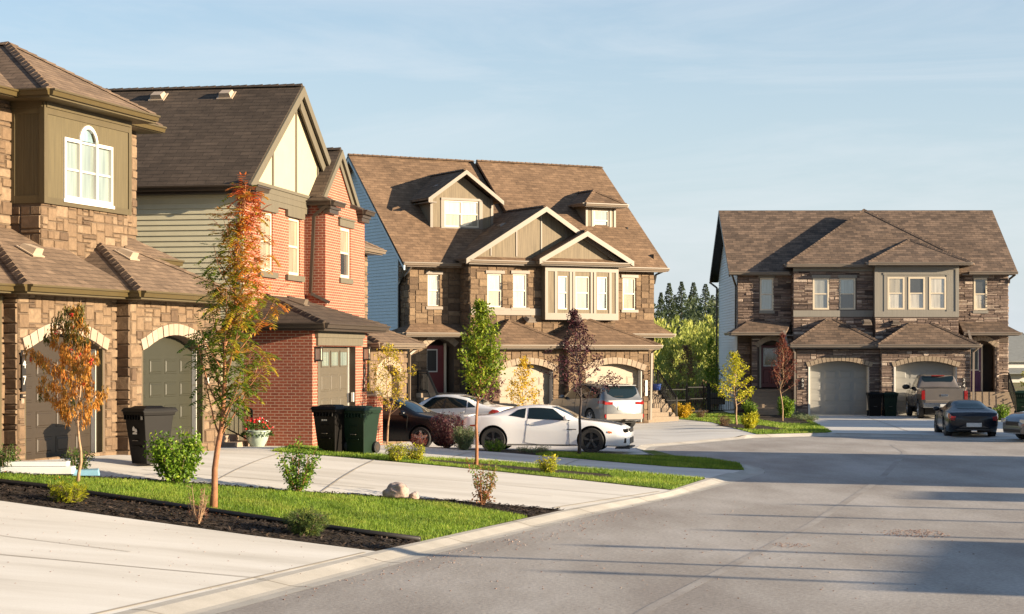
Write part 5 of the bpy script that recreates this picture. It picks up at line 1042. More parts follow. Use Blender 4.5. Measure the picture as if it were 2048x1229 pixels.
    # a dark belly keeps light from passing through the arches
    nm.polygons.foreach_set('use_smooth', [True]*len(nm.polygons))
    es = body.modifiers.new('edges', 'EDGE_SPLIT'); es.split_angle = R(38)
    body.parent = c; nm.name = 'body'
    def patch(nm_, cor, mat, side=1, off=.008, nu=8, nv=5, par=None, lab=None):
        """cor: 4 (x, s) corners going round, laid on the body surface"""
        m = MB(); P_ = []
        for j in range(nv+1):
            for i in range(nu+1):
                u, v = i/nu, j/nv
                x = (cor[0][0]*(1-u)+cor[1][0]*u)*(1-v)+(cor[3][0]*(1-u)+cor[2][0]*u)*v; s = (cor[0][1]*(1-u)+cor[1][1]*u)*(1-v)+(cor[3][1]*(1-u)+cor[2][1]*u)*v
                P_.append(S(x, s, side)+Nrm(x, s, side)*off)
        m.add(P_, [(j*(nu+1)+i, j*(nu+1)+i+1, (j+1)*(nu+1)+i+1, (j+1)*(nu+1)+i) for j in range(nv) for i in range(nu)])
        o = m.build(nm_, mat, par or c, smooth=True)
        if lab: o['label'] = lab
        return o
    def screen(nm_, x_lo, x_hi, q_lo, q_hi, mat, bow=.12, off=.008):
        m = MB(); P_ = []; nu, nv = 14, 8
        for j in range(nv+1):
            v = j/nv
            for i in range(nu+1):
                q = -1+2*i/nu; qq = q*(q_lo*(1-v)+q_hi*v); x = x_lo*(1-v)+x_hi*v; x -= (1 if x_lo > 0 else -1)*bow*q*q
                s = 7-abs(qq)*2; sd = 1 if q >= 0 else -1; P_.append(S(x, s, sd)+Nrm(x, min(s, 6.9), sd)*off)
        m.add(P_, [(j*(nu+1)+i, j*(nu+1)+i+1, (j+1)*(nu+1)+i+1, (j+1)*(nu+1)+i) for j in range(nv) for i in range(nu)])
        return m.build(nm_, mat, c, smooth=True)
    for nm_, a in sp['screens']: screen(nm_, *a, M['cglass'])
    for sd in (1, -1):
        for cor in sp['side']: patch('side_window', cor, M['cglass'], sd)
        for cor in sp.get('pillars', []): patch('pillar_trim', cor, M['black'], sd, .007)
        for nm_, cor, mt in sp.get('patches', []): patch(nm_, cor, M[mt] if mt != 'paint' else pmat, sd, .014)
        for a, b in sp.get('seams', []):     # door gaps following the body
            m = MB(); pts = []
            for k in range(9): x = a[0]+(b[0]-a[0])*k/8; s = a[1]+(b[1]-a[1])*k/8; pts.append(S(x, s, sd)+Nrm(x, s, sd)*.002)
            m.tube(pts, .0045, 4); m.build('door_seam', M['under'], c)
        for hx, hs in sp.get('handles', []):
            m = MB(); q = S(hx, hs, sd); m.box((q.x-.09, q.y-.02 if sd > 0 else q.y-.03, q.z-.015), (q.x+.09, q.y+.03 if sd > 0 else q.y+.02, q.z+.015)); m.build('door_handle', pmat, c, bevel=.008)
        mx_, ms_ = sp['mirror']; q = S(mx_, ms_, sd); m = MB(); k = sp.get('msize', 1.0)
        m.lathe([(.02,0),(.09*k,.01),(.105*k,.05),(.09*k,.12),(.03,.17)], (q.x-.06, q.y+sd*.13*k, q.z+.06*k), 'x', 12)
        for v_i in range(len(m.V)): v = m.V[v_i]; m.V[v_i] = (v[0], q.y+sd*.13*k+(v[1]-(q.y+sd*.13*k))*1.15, q.z+.06*k+(v[2]-(q.z+.06*k))*.75)
        m.beam((q.x, q.y-sd*.03, q.z+.02), (q.x, q.y+sd*.08, q.z+.04), .05, .03, m=0)
        mi = m.build('mirror', pmat if not sp.get('mblack') else M['black'], c, smooth=True)
        for nm_, (x0, y0, z0), (x1, y1, z1), mt in sp.get('boxes', []):
            m = MB(); ya, yb = sorted((sd*y0, sd*y1)); m.box((x0, ya, z0), (x1, yb, z1)); m.build(nm_, M[mt] if mt != 'paint' else pmat, c, bevel=.012)
    for nm_, a, b, mt in sp.get('mid', []):
        m = MB(); m.box(a, b); m.build(nm_, M[mt] if mt != 'paint' else pmat, c, bevel=.01)
    # wheels
    for ax in (sp['fa'], sp['ra']):
        for sd in (1, -1):
            wn = bpy.data.objects.new('wheel', None); COL.objects.link(wn); wn.parent = c; wn.location = (ax, sd*W, wr_)
            r = wr_; m = MB(); m.lathe([(r*.66,-.11),(r*.93,-.115),(r,-.08),(r,.08),(r*.93,.115),(r*.66,.11)], (0,0,0), 'y', 28, caps=False); m.build('tyre', M['tyre'], wn, smooth=False)
            m = MB(); rm = M[sp.get('rim', 'rim')]; y = sd*.095
            m.lathe([(r*.67,-.02),(r*.70,.0),(r*.64,.01),(r*.62,-.03)] if sd > 0 else [(r*.62,.03),(r*.64,-.01),(r*.70,0),(r*.67,.02)], (0,y,0), 'y', 28, caps=False)
            ns = sp.get('spokes', 5)
            for k in range(ns):
                g = 2*math.pi*k/ns+.3
                for dg_ in ((-.10, .10) if sp.get('twin', True) else (0,)):
                    m.beam((.05*r*math.cos(g), y-sd*.015, .05*r*math.sin(g)), (.66*r*math.cos(g+dg_), y, .66*r*math.sin(g+dg_)), r*(.10 if sp.get('twin', True) else .22), .03, up=(0,1,0))
            m.lathe([(r*.15,-.03),(r*.15,.012),(r*.10,.02)] if sd > 0 else [(r*.10,-.02),(r*.15,-.012),(r*.15,.03)], (0,y,0), 'y', 14)
            m.build('rim', rm, wn)
            m = MB(); m.lathe([(r*.64,-.09),(r*.64,.06)] if sd > 0 else [(r*.64,-.06),(r*.64,.09)], (0,0,0), 'y', 20); m.build('brake', M['under'], wn)
    m = MB(); m.box((sp['ra']-.5, -W+.14, .2), (sp['fa']+.5, W-.14, wr_*2+.1)); m.build('underbody', M['under'], c)
    return c
# white sports coupe
coupe = dict(front=2.50, rear=-2.34, fa=1.43, ra=-1.42, wr_=.365, track=.83, rim='rim_dark', spokes=5, sh=.955,
  w=[(-2.34,.72),(-2.30,.84),(-2.1,.92),(-1.4,.965),(-.6,.93),(.4,.925),(1.4,.955),(2.1,.90),(2.38,.80),(2.50,.62)],
  zb=[(-2.34,.38),(-2.2,.26),(-1.8,.2),(1.9,.19),(2.3,.18),(2.5,.22)],
  zs=[(-2.34,.90),(-2.2,.98),(-1.5,1.03),(-.9,.99),(.2,.93),(1.0,.91),(1.5,.88),(2.1,.76),(2.4,.66),(2.5,.58)],
  wr=[(-2.34,.60),(-2.2,.76),(-1.8,.74),(-1.35,.62),(-.6,.56),(.3,.57),(.62,.63),(1.05,.74),(1.5,.78),(2.1,.74),(2.4,.64),(2.5,.5)],
  zt=[(-2.34,.96),(-2.2,1.05),(-1.9,1.07),(-1.55,1.10),(-1.1,1.24),(-.7,1.34),(-.2,1.375),(.25,1.345),(.55,1.24),(1.12,.965),(1.5,.93),(2.1,.84),(2.4,.72),(2.5,.62)],
  screens=[('windshield',(1.10,.36,.86,.92)),('rear_window',(-1.62,-.92,.80,.84))],
  side=[[(.84,4.10),(-.42,4.10),(-.42,4.86),(.28,4.88)],[(-.50,4.12),(-.98,4.30),(-.72,4.78),(-.50,4.86)]],
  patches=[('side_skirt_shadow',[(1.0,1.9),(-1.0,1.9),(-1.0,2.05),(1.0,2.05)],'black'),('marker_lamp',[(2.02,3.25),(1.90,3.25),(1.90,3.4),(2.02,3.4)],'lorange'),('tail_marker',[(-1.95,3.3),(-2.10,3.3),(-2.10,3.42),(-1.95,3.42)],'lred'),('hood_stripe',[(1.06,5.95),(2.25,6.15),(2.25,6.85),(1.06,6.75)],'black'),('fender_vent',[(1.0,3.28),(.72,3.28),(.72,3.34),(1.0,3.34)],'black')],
  seams=[((.78,4.1),(.80,1.6)),((-.42,4.1),(-.50,2.2)),((-.50,2.2),(.80,1.6))], handles=[(-.28,3.62)], mirror=(.70,4.2), msize=.95,
  boxes=[('headlight',(2.32,.50,.60),(2.475,.80,.70),'black'),('headlight_lens',(2.36,.56,.615),(2.482,.72,.685),'lclear'),('fog_intake',(2.30,.62,.30),(2.42,.80,.44),'black'),('tail_light',(-2.36,.35,.78),(-2.28,.80,.92),'lred')],
  mid=[('grille',(2.40,-.5,.58),(2.505,.5,.69),'black'),('lower_grille',(2.35,-.55,.26),(2.51,.55,.44),'black'),('front_splitter',(2.1,-.82,.13),(2.53,.82,.17),'black'),('rear_spoiler',(-2.33,-.72,1.02),(-2.16,.72,1.075),'paint')])
sedan = dict(front=2.25, rear=-2.25, fa=1.33, ra=-1.30, wr_=.32, track=.77, rim='rim', spokes=5, twin=False,
  w=[(-2.25,.66),(-2.2,.78),(-1.9,.86),(-1.0,.89),(1.0,.89),(1.8,.86),(2.12,.76),(2.25,.6)], zb=[(-2.25,.36),(-2.0,.24),(-1.6,.2),(1.7,.2),(2.25,.26)],
  zs=[(-2.25,.86),(-2.1,.98),(-1.2,1.0),(0,.96),(1.0,.92),(1.8,.82),(2.15,.70),(2.25,.60)],
  wr=[(-2.25,.55),(-2.1,.68),(-1.75,.68),(-1.2,.60),(-.5,.57),(.3,.58),(.7,.63),(1.15,.70),(1.8,.72),(2.15,.62),(2.25,.48)],
  zt=[(-2.25,.92),(-2.12,1.05),(-1.8,1.08),(-1.45,1.16),(-.85,1.40),(-.2,1.47),(.2,1.455),(.5,1.37),(1.22,1.02),(1.7,.94),(2.1,.80),(2.25,.64)],
  screens=[('windshield',(1.18,.40,.86,.92)),('rear_window',(-1.62,-.72,.80,.84))],
  side=[[(.90,4.10),(-.12,4.08),(-.12,4.87),(.36,4.88)],[(-.19,4.08),(-1.0,4.12),(-.95,4.74),(-.19,4.87)],[(-1.04,4.14),(-1.36,4.26),(-1.15,4.56),(-1.0,4.7)]],
  pillars=[[(-.12,4.08),(-.19,4.08),(-.19,4.88),(-.12,4.88)]], seams=[((.92,4.1),(.90,1.6)),((-.15,4.1),(-.15,1.6)),((-.98,4.1),(-.95,2.6)),((.90,1.6),(-.75,1.6))], handles=[(.0,3.66),(-.85,3.68)], mirror=(.78,4.2),
  patches=[('tail_light',[(-1.80,3.55),(-2.245,3.2),(-2.245,3.85),(-1.95,3.95)],'lred')],
  boxes=[('headlight',(2.08,.45,.60),(2.235,.74,.74),'lclear'),('tail_light',(-2.262,.40,.72),(-2.18,.74,.90),'lred')],
  mid=[('grille',(2.16,-.4,.52),(2.26,.4,.66),'black'),('bumper_grille',(2.15,-.5,.3),(2.27,.5,.40),'black'),('licence_plate',(-2.275,-.26,.56),(-2.25,.26,.70),'plate'),('rear_reflector',(-2.27,-.7,.36),(-2.2,.7,.44),'under')])
suv = dict(front=2.42, rear=-2.42, fa=1.42, ra=-1.37, wr_=.37, track=.83, rim='rim', spokes=6, twin=False, cat='car',
  w=[(-2.42,.76),(-2.36,.88),(-2.1,.94),(-1.0,.955),(1.2,.95),(2.0,.90),(2.3,.80),(2.42,.66)], zb=[(-2.42,.44),(-2.1,.30),(-1.7,.24),(1.9,.24),(2.42,.32)],
  zs=[(-2.42,1.06),(-2.3,1.12),(-1.2,1.12),(0,1.08),(1.1,1.06),(1.9,.98),(2.25,.86),(2.42,.74)],
  wr=[(-2.42,.68),(-2.2,.72),(-1.9,.70),(-1.0,.69),(.2,.68),(.7,.70),(1.25,.76),(1.9,.76),(2.25,.68),(2.42,.55)],
  zt=[(-2.42,1.10),(-2.36,1.20),(-2.1,1.62),(-1.8,1.70),(-.6,1.745),(.1,1.73),(.5,1.62),(1.28,1.16),(1.9,1.06),(2.25,.92),(2.42,.78)],
  screens=[('windshield',(1.22,.38,.86,.92)),('rear_window',(-2.385,-2.13,.86,.86))],
  side=[[(.92,4.10),(-.12,4.08),(-.12,4.88),(.36,4.88)],[(-.19,4.08),(-1.15,4.1),(-1.15,4.86),(-.19,4.88)],[(-1.22,4.1),(-2.05,4.16),(-1.92,4.72),(-1.22,4.84)]],
  pillars=[[(-.12,4.08),(-.19,4.08),(-.19,4.88),(-.12,4.88)]], seams=[((.95,4.1),(.92,1.6)),((-.15,4.1),(-.15,1.6)),((-1.18,4.1),(-.95,2.6))], handles=[(.0,3.66),(-1.0,3.68)], mirror=(.80,4.2),
  patches=[('tail_light',[(-2.02,3.62),(-2.40,3.5),(-2.40,3.92),(-2.05,3.86)],'lred'),('roof_rail',[(.2,5.1),(-1.7,5.1),(-1.7,5.2),(.2,5.2)],'chrome')],
  boxes=[('headlight',(2.25,.5,.72),(2.40,.82,.86),'lclear'),('tail_light',(-2.44,.50,.93),(-2.36,.86,1.03),'lred'),('reflector',(-2.46,.66,.42),(-2.38,.86,.56),'lred')],
  mid=[('grille',(2.32,-.5,.55),(2.43,.5,.78),'black'),('rear_bumper',(-2.47,-.80,.36),(-2.3,.80,.58),'gut4'),('licence_plate',(-2.45,-.27,.72),(-2.41,.27,.88),'plate'),('hitch',(-2.62,-.06,.30),(-2.3,.06,.38),'black'),('rear_spoiler',(-2.26,-.62,1.64),(-2.02,.62,1.68),'paint'),('rear_wiper',(-2.36,.0,1.24),(-2.34,.4,1.26),'black')])
porsche = dict(front=2.10, rear=-2.18, fa=1.22, ra=-1.18, wr_=.34, track=.76, rim='rim_dark', spokes=5,
  w=[(-2.18,.62),(-2.12,.78),(-1.9,.86),(-1.2,.92),(-.4,.86),(.6,.86),(1.2,.89),(1.8,.80),(2.02,.68),(2.10,.52)], zb=[(-2.18,.36),(-1.9,.24),(-1.5,.18),(1.7,.18),(2.1,.24)],
  zs=[(-2.18,.74),(-2.05,.86),(-1.3,.93),(-.6,.88),(.5,.86),(1.2,.84),(1.8,.70),(2.1,.52)],
  wr=[(-2.18,.50),(-2.0,.62),(-1.6,.56),(-1.1,.50),(-.4,.50),(.2,.52),(.6,.60),(1.1,.66),(1.7,.6),(2.1,.42)],
  zt=[(-2.18,.78),(-2.05,.90),(-1.8,.95),(-1.4,1.05),(-.9,1.20),(-.4,1.29),(0,1.295),(.3,1.24),(.95,.93),(1.3,.84),(1.8,.74),(2.1,.55)],
  screens=[('windshield',(.92,.24,.86,.92)),('rear_window',(-1.55,-.72,.86,.90))],
  side=[[(.66,4.10),(-.50,4.08),(-.50,4.80),(.22,4.88)],[(-.56,4.1),(-1.0,4.3),(-.8,4.6),(-.56,4.76)]], seams=[((.66,4.1),(.70,1.6)),((-.52,4.1),(-.56,1.8))], handles=[(-.36,3.6)], mirror=(.52,4.2),
  patches=[('tail_light',[(-1.78,3.55),(-2.165,3.25),(-2.165,3.9),(-1.9,3.95)],'lred')],
  boxes=[('headlight',(1.80,.48,.60),(1.95,.72,.72),'lclear'),('tail_light',(-2.17,.42,.62),(-2.10,.80,.76),'lred')],
  mid=[('licence_plate',(-2.205,-.26,.40),(-2.18,.26,.54),'plate'),('rear_vent',(-2.2,-.6,.28),(-2.12,.6,.34),'black'),('exhaust',(-2.22,-.1,.22),(-2.1,.1,.28),'chrome')])
pickup = dict(front=2.95, rear=-2.92, fa=1.95, ra=-1.75, wr_=.41, track=.87, rim='rim', spokes=6, twin=False, cat='pickup truck', mblack=True, msize=1.5,
  w=[(-2.92,.93),(-2.85,.97),(-1.0,1.0),(1.4,1.0),(2.5,.97),(2.85,.9),(2.95,.8)], zb=[(-2.92,.55),(-2.5,.5),(2.4,.44),(2.95,.5)],
  zs=[(-2.92,1.30),(-.9,1.30),(-.7,1.25),(1.2,1.22),(2.2,1.18),(2.85,1.1),(2.95,1.0)],
  wr=[(-2.92,.90),(-1.10,.90),(-.98,.80),(-.85,.74),(.4,.73),(.9,.76),(1.5,.84),(2.5,.84),(2.95,.74)],
  zt=[(-2.92,1.36),(-1.12,1.36),(-1.02,1.45),(-.86,1.86),(-.6,1.92),(.3,1.93),(.7,1.84),(1.45,1.30),(2.3,1.24),(2.85,1.16),(2.95,1.05)],
  screens=[('windshield',(1.40,.62,.86,.92)),('rear_window',(-1.03,-.90,.86,.88))],
  side=[[(1.12,4.10),(.18,4.08),(.18,4.86),(.62,4.86)],[(.10,4.08),(-.72,4.10),(-.72,4.82),(.10,4.86)]], seams=[((1.2,4.0),(1.2,1.6)),((.14,4.0),(.14,1.6)),((-.8,4.0),(-.8,1.8)),((-1.0,4.0),(-1.0,1.8))], handles=[(.3,3.66),(-.65,3.66)], mirror=(1.0,4.15),
  patches=[('bed_cover',[(-1.2,5.15),(-2.86,5.15),(-2.86,6.95),(-1.2,6.95)],'black'),('running_board',[(1.4,1.3),(-.9,1.3),(-.9,1.6),(1.4,1.6)],'black')],
  boxes=[('tail_light',(-2.97,.84,.86),(-2.84,.985,1.26),'lred'),('headlight',(2.8,.6,.85),(2.96,.9,1.08),'lclear')],
  mid=[('tailgate',(-2.955,-.83,.72),(-2.92,.83,1.31),'paint'),('rear_bumper',(-3.05,-.92,.52),(-2.88,.92,.70),'chrome'),('licence_plate',(-3.065,-.2,.55),(-3.05,.2,.67),'plate'),('brake_lamp',(-.98,-.28,1.86),(-.84,.28,1.90),'lred'),('grille',(2.88,-.6,.75),(2.98,.6,1.08),'chrome'),('tailgate_handle',(-2.975,-.16,1.0),(-2.955,.16,1.09),'chrome'),('tailgate_ridge',(-2.965,-.80,.80),(-2.955,.80,.84),'gut4')])
pz = lambda x, y: Hg(x, y)
car('white_coupe', 'white sports coupe with black wheels and a black bonnet stripe, seen from its side', (1.0, 55.5, .12), R(-9), coupe, M['pt_white'])
car('dark_sedan', 'black older sedan parked behind the yellow leaved tree and the brick pier', (-3.6, 56.2, .22), R(-20), sedan, M['pt_black'])
car('white_sedan', 'white sedan with red wraparound tail lights, nose pointing away to the left', (-2.15, 65.2, .12), R(158), sedan, M['pt_white'])
car('silver_suv', 'silver sport utility vehicle with its rear to the street on the duplex driveway', (3.25, 75.2, .08), R(116), suv, M['pt_silver'])
car('pickup_truck', 'grey brown pickup truck parked facing the right garage door', (19.0, 85.4, .10), R(85.5), pickup, M['pt_grey'])
car('dark_coupe', 'dark small sports coupe parked behind the pickup truck, low round roof', (16.2, 68.0, .03), R(85), porsche, M['pt_navy'])
car('silver_car', 'silver car cut off by the right edge of the photo', (19.0, 64.6, .03), R(196), sedan, M['pt_silver'])
# ================================================================ trees and shrubs
M['bark'] = plain('orange_brown_bark', (.30,.13,.06), .8, var=.3, scale=14, bump=.4); M['bark2'] = plain('grey_brown_bark', (.16,.11,.08), .85, var=.3, scale=14, bump=.4); M['bark3'] = plain('dark_bark', (.06,.045,.04), .85, var=.3, scale=14, bump=.4)
M['bark4'] = plain('tan_bark', (.34,.22,.13), .85, var=.3, scale=14, bump=.4)
LV = dict(
 ash=[(.07,.13,.012),(.16,.24,.02),(.42,.34,.03),(.66,.24,.04),(.55,.09,.03)], rowan=[(.05,.075,.012),(.14,.12,.02),(.42,.20,.03),(.58,.26,.04),(.50,.18,.03)],
 maple=[(.05,.10,.01),(.13,.20,.015),(.24,.31,.02),(.38,.40,.04)], purple=[(.025,.008,.014),(.06,.018,.028),(.11,.035,.045),(.17,.07,.06)],
 yellow=[(.13,.15,.012),(.34,.30,.015),(.55,.42,.02),(.68,.50,.03)], yolk=[(.20,.16,.01),(.48,.32,.015),(.66,.42,.02),(.75,.50,.04)], red=[(.05,.012,.012),(.13,.028,.02),(.22,.05,.03),(.30,.09,.05)],
 shrub=[(.045,.11,.012),(.11,.21,.015),(.20,.32,.025),(.36,.42,.05)], dshrub=[(.02,.05,.01),(.045,.09,.015),(.09,.15,.02),(.18,.22,.03)], mix=[(.30,.05,.045),(.35,.10,.05),(.18,.16,.03),(.16,.26,.03)],
 juniper=[(.03,.06,.02),(.07,.12,.03),(.13,.17,.04),(.22,.23,.05)], spirea=[(.07,.11,.05),(.13,.18,.08),(.22,.27,.13),(.30,.33,.17)], gold=[(.16,.20,.012),(.36,.37,.015),(.55,.50,.02),(.65,.55,.03)],
 twig=[(.16,.06,.04),(.28,.12,.07),(.34,.17,.10)], spruce=[(.035,.055,.028),(.06,.085,.04),(.095,.125,.055),(.14,.17,.075)], willow=[(.20,.24,.055),(.32,.37,.08),(.43,.46,.11),(.52,.48,.15)], brown=[(.10,.06,.03),(.18,.11,.06),(.24,.15,.08)])
for k, v in LV.items(): M['lv_'+k] = toned('leaves_'+k, v, rough=.55, bump=0, var=.2, nscale=3, trans=.38, spec=.35)
def leafquad(m, c, d, n, ln, wd, t):
    d = d.normalized(); s = d.cross(n); s = s.normalized() if s.length > 1e-4 else Vector((1,0,0)); b = c+d*ln*.45
    i = len(m.V); m.V += [tuple(c), tuple(b+s*wd/2), tuple(c+d*ln), tuple(b-s*wd/2)]; m.F.append([i,i+1,i+2,i+3]); m.M.append(0); m.T.append(min(.985, max(.015, t)))
def rv(rnd): return Vector((rnd.gauss(0,1), rnd.gauss(0,1), rnd.gauss(0,1))).normalized()
def spray(m, rnd, c, out, typ, sz, tone):
    if typ == 'pinnate':      # a compound leaf: pairs of leaflets on a drooping stalk
        d = (out*.9 + rv(rnd)*.7 + Vector((0,0,-.15))).normalized(); p = c.copy(); ln = sz*rnd.uniform(.8,1.2)
        for k in range(6):
            p = p + d*ln/6; d = (d + Vector((0,0,-.13))).normalized(); s = d.cross(Vector((0,0,1))); s = s.normalized() if s.length > .01 else Vector((1,0,0))
            for sg in (1,-1): leafquad(m, p, s*sg+d*.45+Vector((0,0,-.15)), rv(rnd)*.3+Vector((0,0,1)), sz*.42, sz*.17, tone+rnd.gauss(0,.05))
        leafquad(m, p, d, Vector((0,0,1)), sz*.35, sz*.13, tone)
    elif typ == 'droop':
        for k in range(5):
            p = c + rv(rnd)*sz*.35
            for q in range(4):
                p = p + Vector((rnd.uniform(-.1,.1), rnd.uniform(-.1,.1), -.8))*sz*.3; leafquad(m, p, Vector((rnd.uniform(-.5,.5), rnd.uniform(-.5,.5), -1)), rv(rnd), sz*.5, sz*.17, tone+rnd.gauss(0,.08))
    elif typ == 'needle':
        for k in range(9): leafquad(m, c+rv(rnd)*sz*.2, out+rv(rnd)*.8, rv(rnd), sz*rnd.uniform(.5,1.1), sz*.10, tone+rnd.gauss(0,.1))
    else:
        for k in range(6): leafquad(m, c+rv(rnd)*sz*.9, out*.3+rv(rnd)+Vector((0,0,-.25)), rv(rnd)+Vector((0,0,.5)), sz*rnd.uniform(.7,1.2), sz*.62*rnd.uniform(.7,1.1), tone+rnd.gauss(0,.07))
def tree(name, label, pos, H, tr, crown, nb, leaf, lv, sz, seed, lean=(0,0), cb=.35, per=7, bark='bark', tonef=None, cat='tree', group=None, stems=1, up=.9, branch_r=.35, asym=(0,0), berries=0):
    """crown: [(height fraction, radius)]; branches leave the trunk and bend upwards; leaf sprays sit along them"""
    rnd = random.Random(seed); r_ = root(name, label, cat, pos, 0, group); tm = MB(); lm = MB(); bm_ = MB()
    base = Vector((0,0,-.05)); wob = [Vector((rnd.gauss(0,.012), rnd.gauss(0,.012), 0))*H for _ in range(9)]
    def tp(f): 
        i = min(int(f*8), 7); g = f*8-i; w_ = wob[i]*(1-g)+wob[i+1]*g
        return base + Vector((lean[0]*f**1.2, lean[1]*f, H*f)) + w_*min(1, f*3)
    if stems == 1: tm.tube([tp(k/16) for k in range(17)], [tr*(1-.86*(k/16)**.8)*(1.25 if k == 0 else 1) for k in range(17)], 9)
    ends = []
    for i in range(nb):
        f = cb + (.97-cb)*((i+rnd.random())/nb)**.9 if stems == 1 else .02
        a = i*2.399+rnd.uniform(-.5,.5); ex = rnd.uniform(.12,.30)*(1-f)
        tf = min(.99, f+ex+.05) if stems == 1 else rnd.uniform(.45,1.0)
        R_ = interp(crown, tf)*rnd.uniform(.6,1.08)
        st = tp(f); e = tp(tf if stems == 1 else tf); e = Vector((e.x+R_*math.cos(a)+asym[0]*(1-abs(tf-.6)), e.y+R_*math.sin(a), e.z if stems == 1 else H*tf))
        mid = st.lerp(e, .5) + (Vector((math.cos(a), math.sin(a), 0))*R_*.22 if up > .5 else Vector((0,0,R_*.3)))
        pts = []
        n = 7
        for k in range(n+1):
            u = k/n; p = st*(1-u)**2 + mid*2*u*(1-u) + e*u*u; pts.append(p + rv(rnd)*.012*H*.15*(u > 0))
        br = max(.004, tr*branch_r*(1-f*.6)); (tm if stems == 1 else tm).tube(pts, [br*(1-.8*k/n) for k in range(n+1)], 5, caps=False)
        L_ = (e-st).length
        for k in range(2, n+1):
            dens = per if stems > 1 or k > 3 else per*.6
            for q in range(max(1, int(dens*L_/1.0*.5+rnd.random()))):
                u0 = pts[k-1].lerp(pts[k], rnd.random()); out = rv(rnd); out.z = abs(out.z)*.5; tw = u0 + out*rnd.uniform(.03,.16)*(.5+L_*.5)
                if rnd.random() < .4: tm.tube([u0, tw], [br*.3, .002], 3, caps=False)
                t = tonef(tw, rnd) if tonef else rnd.gauss(.5,.2)
                spray(lm, rnd, tw, out, leaf, sz, t)
    if stems == 1:
        for k in range(int(per*2)):
            p = tp(rnd.uniform(.86,1.0)); out = rv(rnd); spray(lm, rnd, p+out*.04, out, leaf, sz, tonef(p, rnd) if tonef else rnd.gauss(.5,.2))
    t_ = tm.build('trunk' if stems == 1 else 'stems', M[bark], r_, smooth=True); c_ = lm.build('crown' if stems == 1 else 'foliage', M['lv_'+lv], r_)
    if berries:
        b = MB()
        for _ in range(berries):
            v = Vector(lm.V[rnd.randrange(len(lm.V))])
            if v.z < H*.45: continue
            for q in range(10): c2 = v+rv(rnd)*.03; b.lathe([(.004,-.011),(.012,0),(.004,.011)], tuple(c2), 'z', 6)
        b.build('berries', M['berry'], r_, smooth=True)
    return r_
M['berry'] = plain('red_berries', (.55,.03,.015), .35, var=.1)
rn = random.Random(3)
# tall mountain ash, red at the top right, green to the lower left
tree('mountain_ash', 'tall slender ash tree with orange trunk, leaves turning green to red, on the front lawn', (-4.91,31.23,.46), 5.38, .060,
     [(.2,.12),(.3,.40),(.42,.62),(.55,.70),(.7,.62),(.85,.42),(.95,.22),(1,.06)], 50, 'pinnate', 'ash', .24, 21, lean=(.50,.2), cb=.20, per=7.5,
     tonef=lambda p, r: .17+.52*max(0,(p.z-1.9)/3.2)+.50*(p.x-.34)+r.gauss(0,.17), bark='bark', asym=(.06,0))
tree('rowan_tree', 'rowan with drooping orange dead leaves and red berries before the brown garage door', (-7.58,33.16,.74), 3.22, .032,
     [(.25,.2),(.4,.55),(.55,.72),(.7,.68),(.85,.42),(1,.12)], 30, 'droop', 'rowan', .13, 22, lean=(.06,0), cb=.28, per=8.0,
     tonef=lambda p, r: (.62 if p.z < 2.5 else .30)+r.gauss(0,.17), bark='bark4', asym=(-.30,0), berries=26, up=.8)
tree('maple_tree', 'young green leaved tree with orange trunk on the middle lawn strip', (-.82,43.3,.45), 3.78, .045,
     [(.3,.2),(.38,.48),(.5,.58),(.65,.55),(.8,.42),(.92,.2),(1,.06)], 52, 'broad', 'maple', .085, 23, lean=(.18,0), cb=.38, per=9, bark='bark', tonef=lambda p, r: .5+r.gauss(0,.22))
tree('purple_leaf_tree', 'sparse dark purple leaved tree on thin grey trunk before the white coupe', (1.78,50.2,.33), 3.85, .050,
     [(.25,.2),(.36,.85),(.5,1.1),(.62,1.0),(.75,.6),(.88,.4),(1,.05)], 46, 'broad', 'purple', .07, 24, lean=(-.05,0), cb=.36, per=5.2, bark='bark3', tonef=lambda p, r: .42+r.gauss(0,.25))
tree('yellow_tree', 'small vase shaped yellow leaved tree beside the brick pier', (-3.45,52.6,.42), 2.85, .030,
     [(.3,.15),(.45,.62),(.6,.78),(.75,.75),(.9,.5),(1,.2)], 34, 'broad', 'yellow', .06, 25, lean=(.02,0), cb=.30, per=5.0, bark='bark4', tonef=lambda p, r: .5+r.gauss(0,.25))
tree('golden_tree', 'slim golden yellow leaved young tree before the left duplex garage door', (.42,72.0,.1), 2.75, .03,
     [(.3,.3),(.45,.75),(.6,.70),(.75,.5),(.9,.25),(1,.08)], 30, 'broad', 'yolk', .085, 26, cb=.25, per=5.5, bark='bark2')
tree('plum_tree', 'reddish brown leaved small tree behind the green maple, beside the golden one', (-.95,70.0,.1), 2.75, .035,
     [(.25,.5),(.4,1.0),(.55,.8),(.75,.5),(.9,.35),(1,.1)], 30, 'broad', 'purple', .085, 27, cb=.3, per=5.0, bark='bark4', tonef=lambda p, r: .75+r.gauss(0,.25))
tree('yellow_green_tree', 'yellow green leaved young tree on the lawn between the two duplexes', (9.04,76.5,.1), 2.95, .04,
     [(.25,.3),(.38,.95),(.55,.95),(.7,.75),(.85,.45),(1,.1)], 40, 'broad', 'gold', .085, 28, cb=.28, per=5.5, bark='bark4', lean=(-.1,0))
tree('red_leaf_tree', 'dark red leaved upright young tree in front of the duplex entry steps', (11.45,80.4,.1), 3.75, .035,
     [(.3,.4),(.45,.72),(.6,.68),(.8,.45),(.95,.15),(1,.05)], 44, 'broad', 'red', .06, 29, cb=.32, per=5.0, bark='bark4')
tree('sapling', 'half bare sapling with brown leaves behind the black gate', (8.55,93.0,.1), 3.3, .03, [(.3,.3),(.5,.8),(.8,.8),(1,.2)], 24, 'broad', 'brown', .10, 30, cb=.45, per=3.0, bark='bark2')
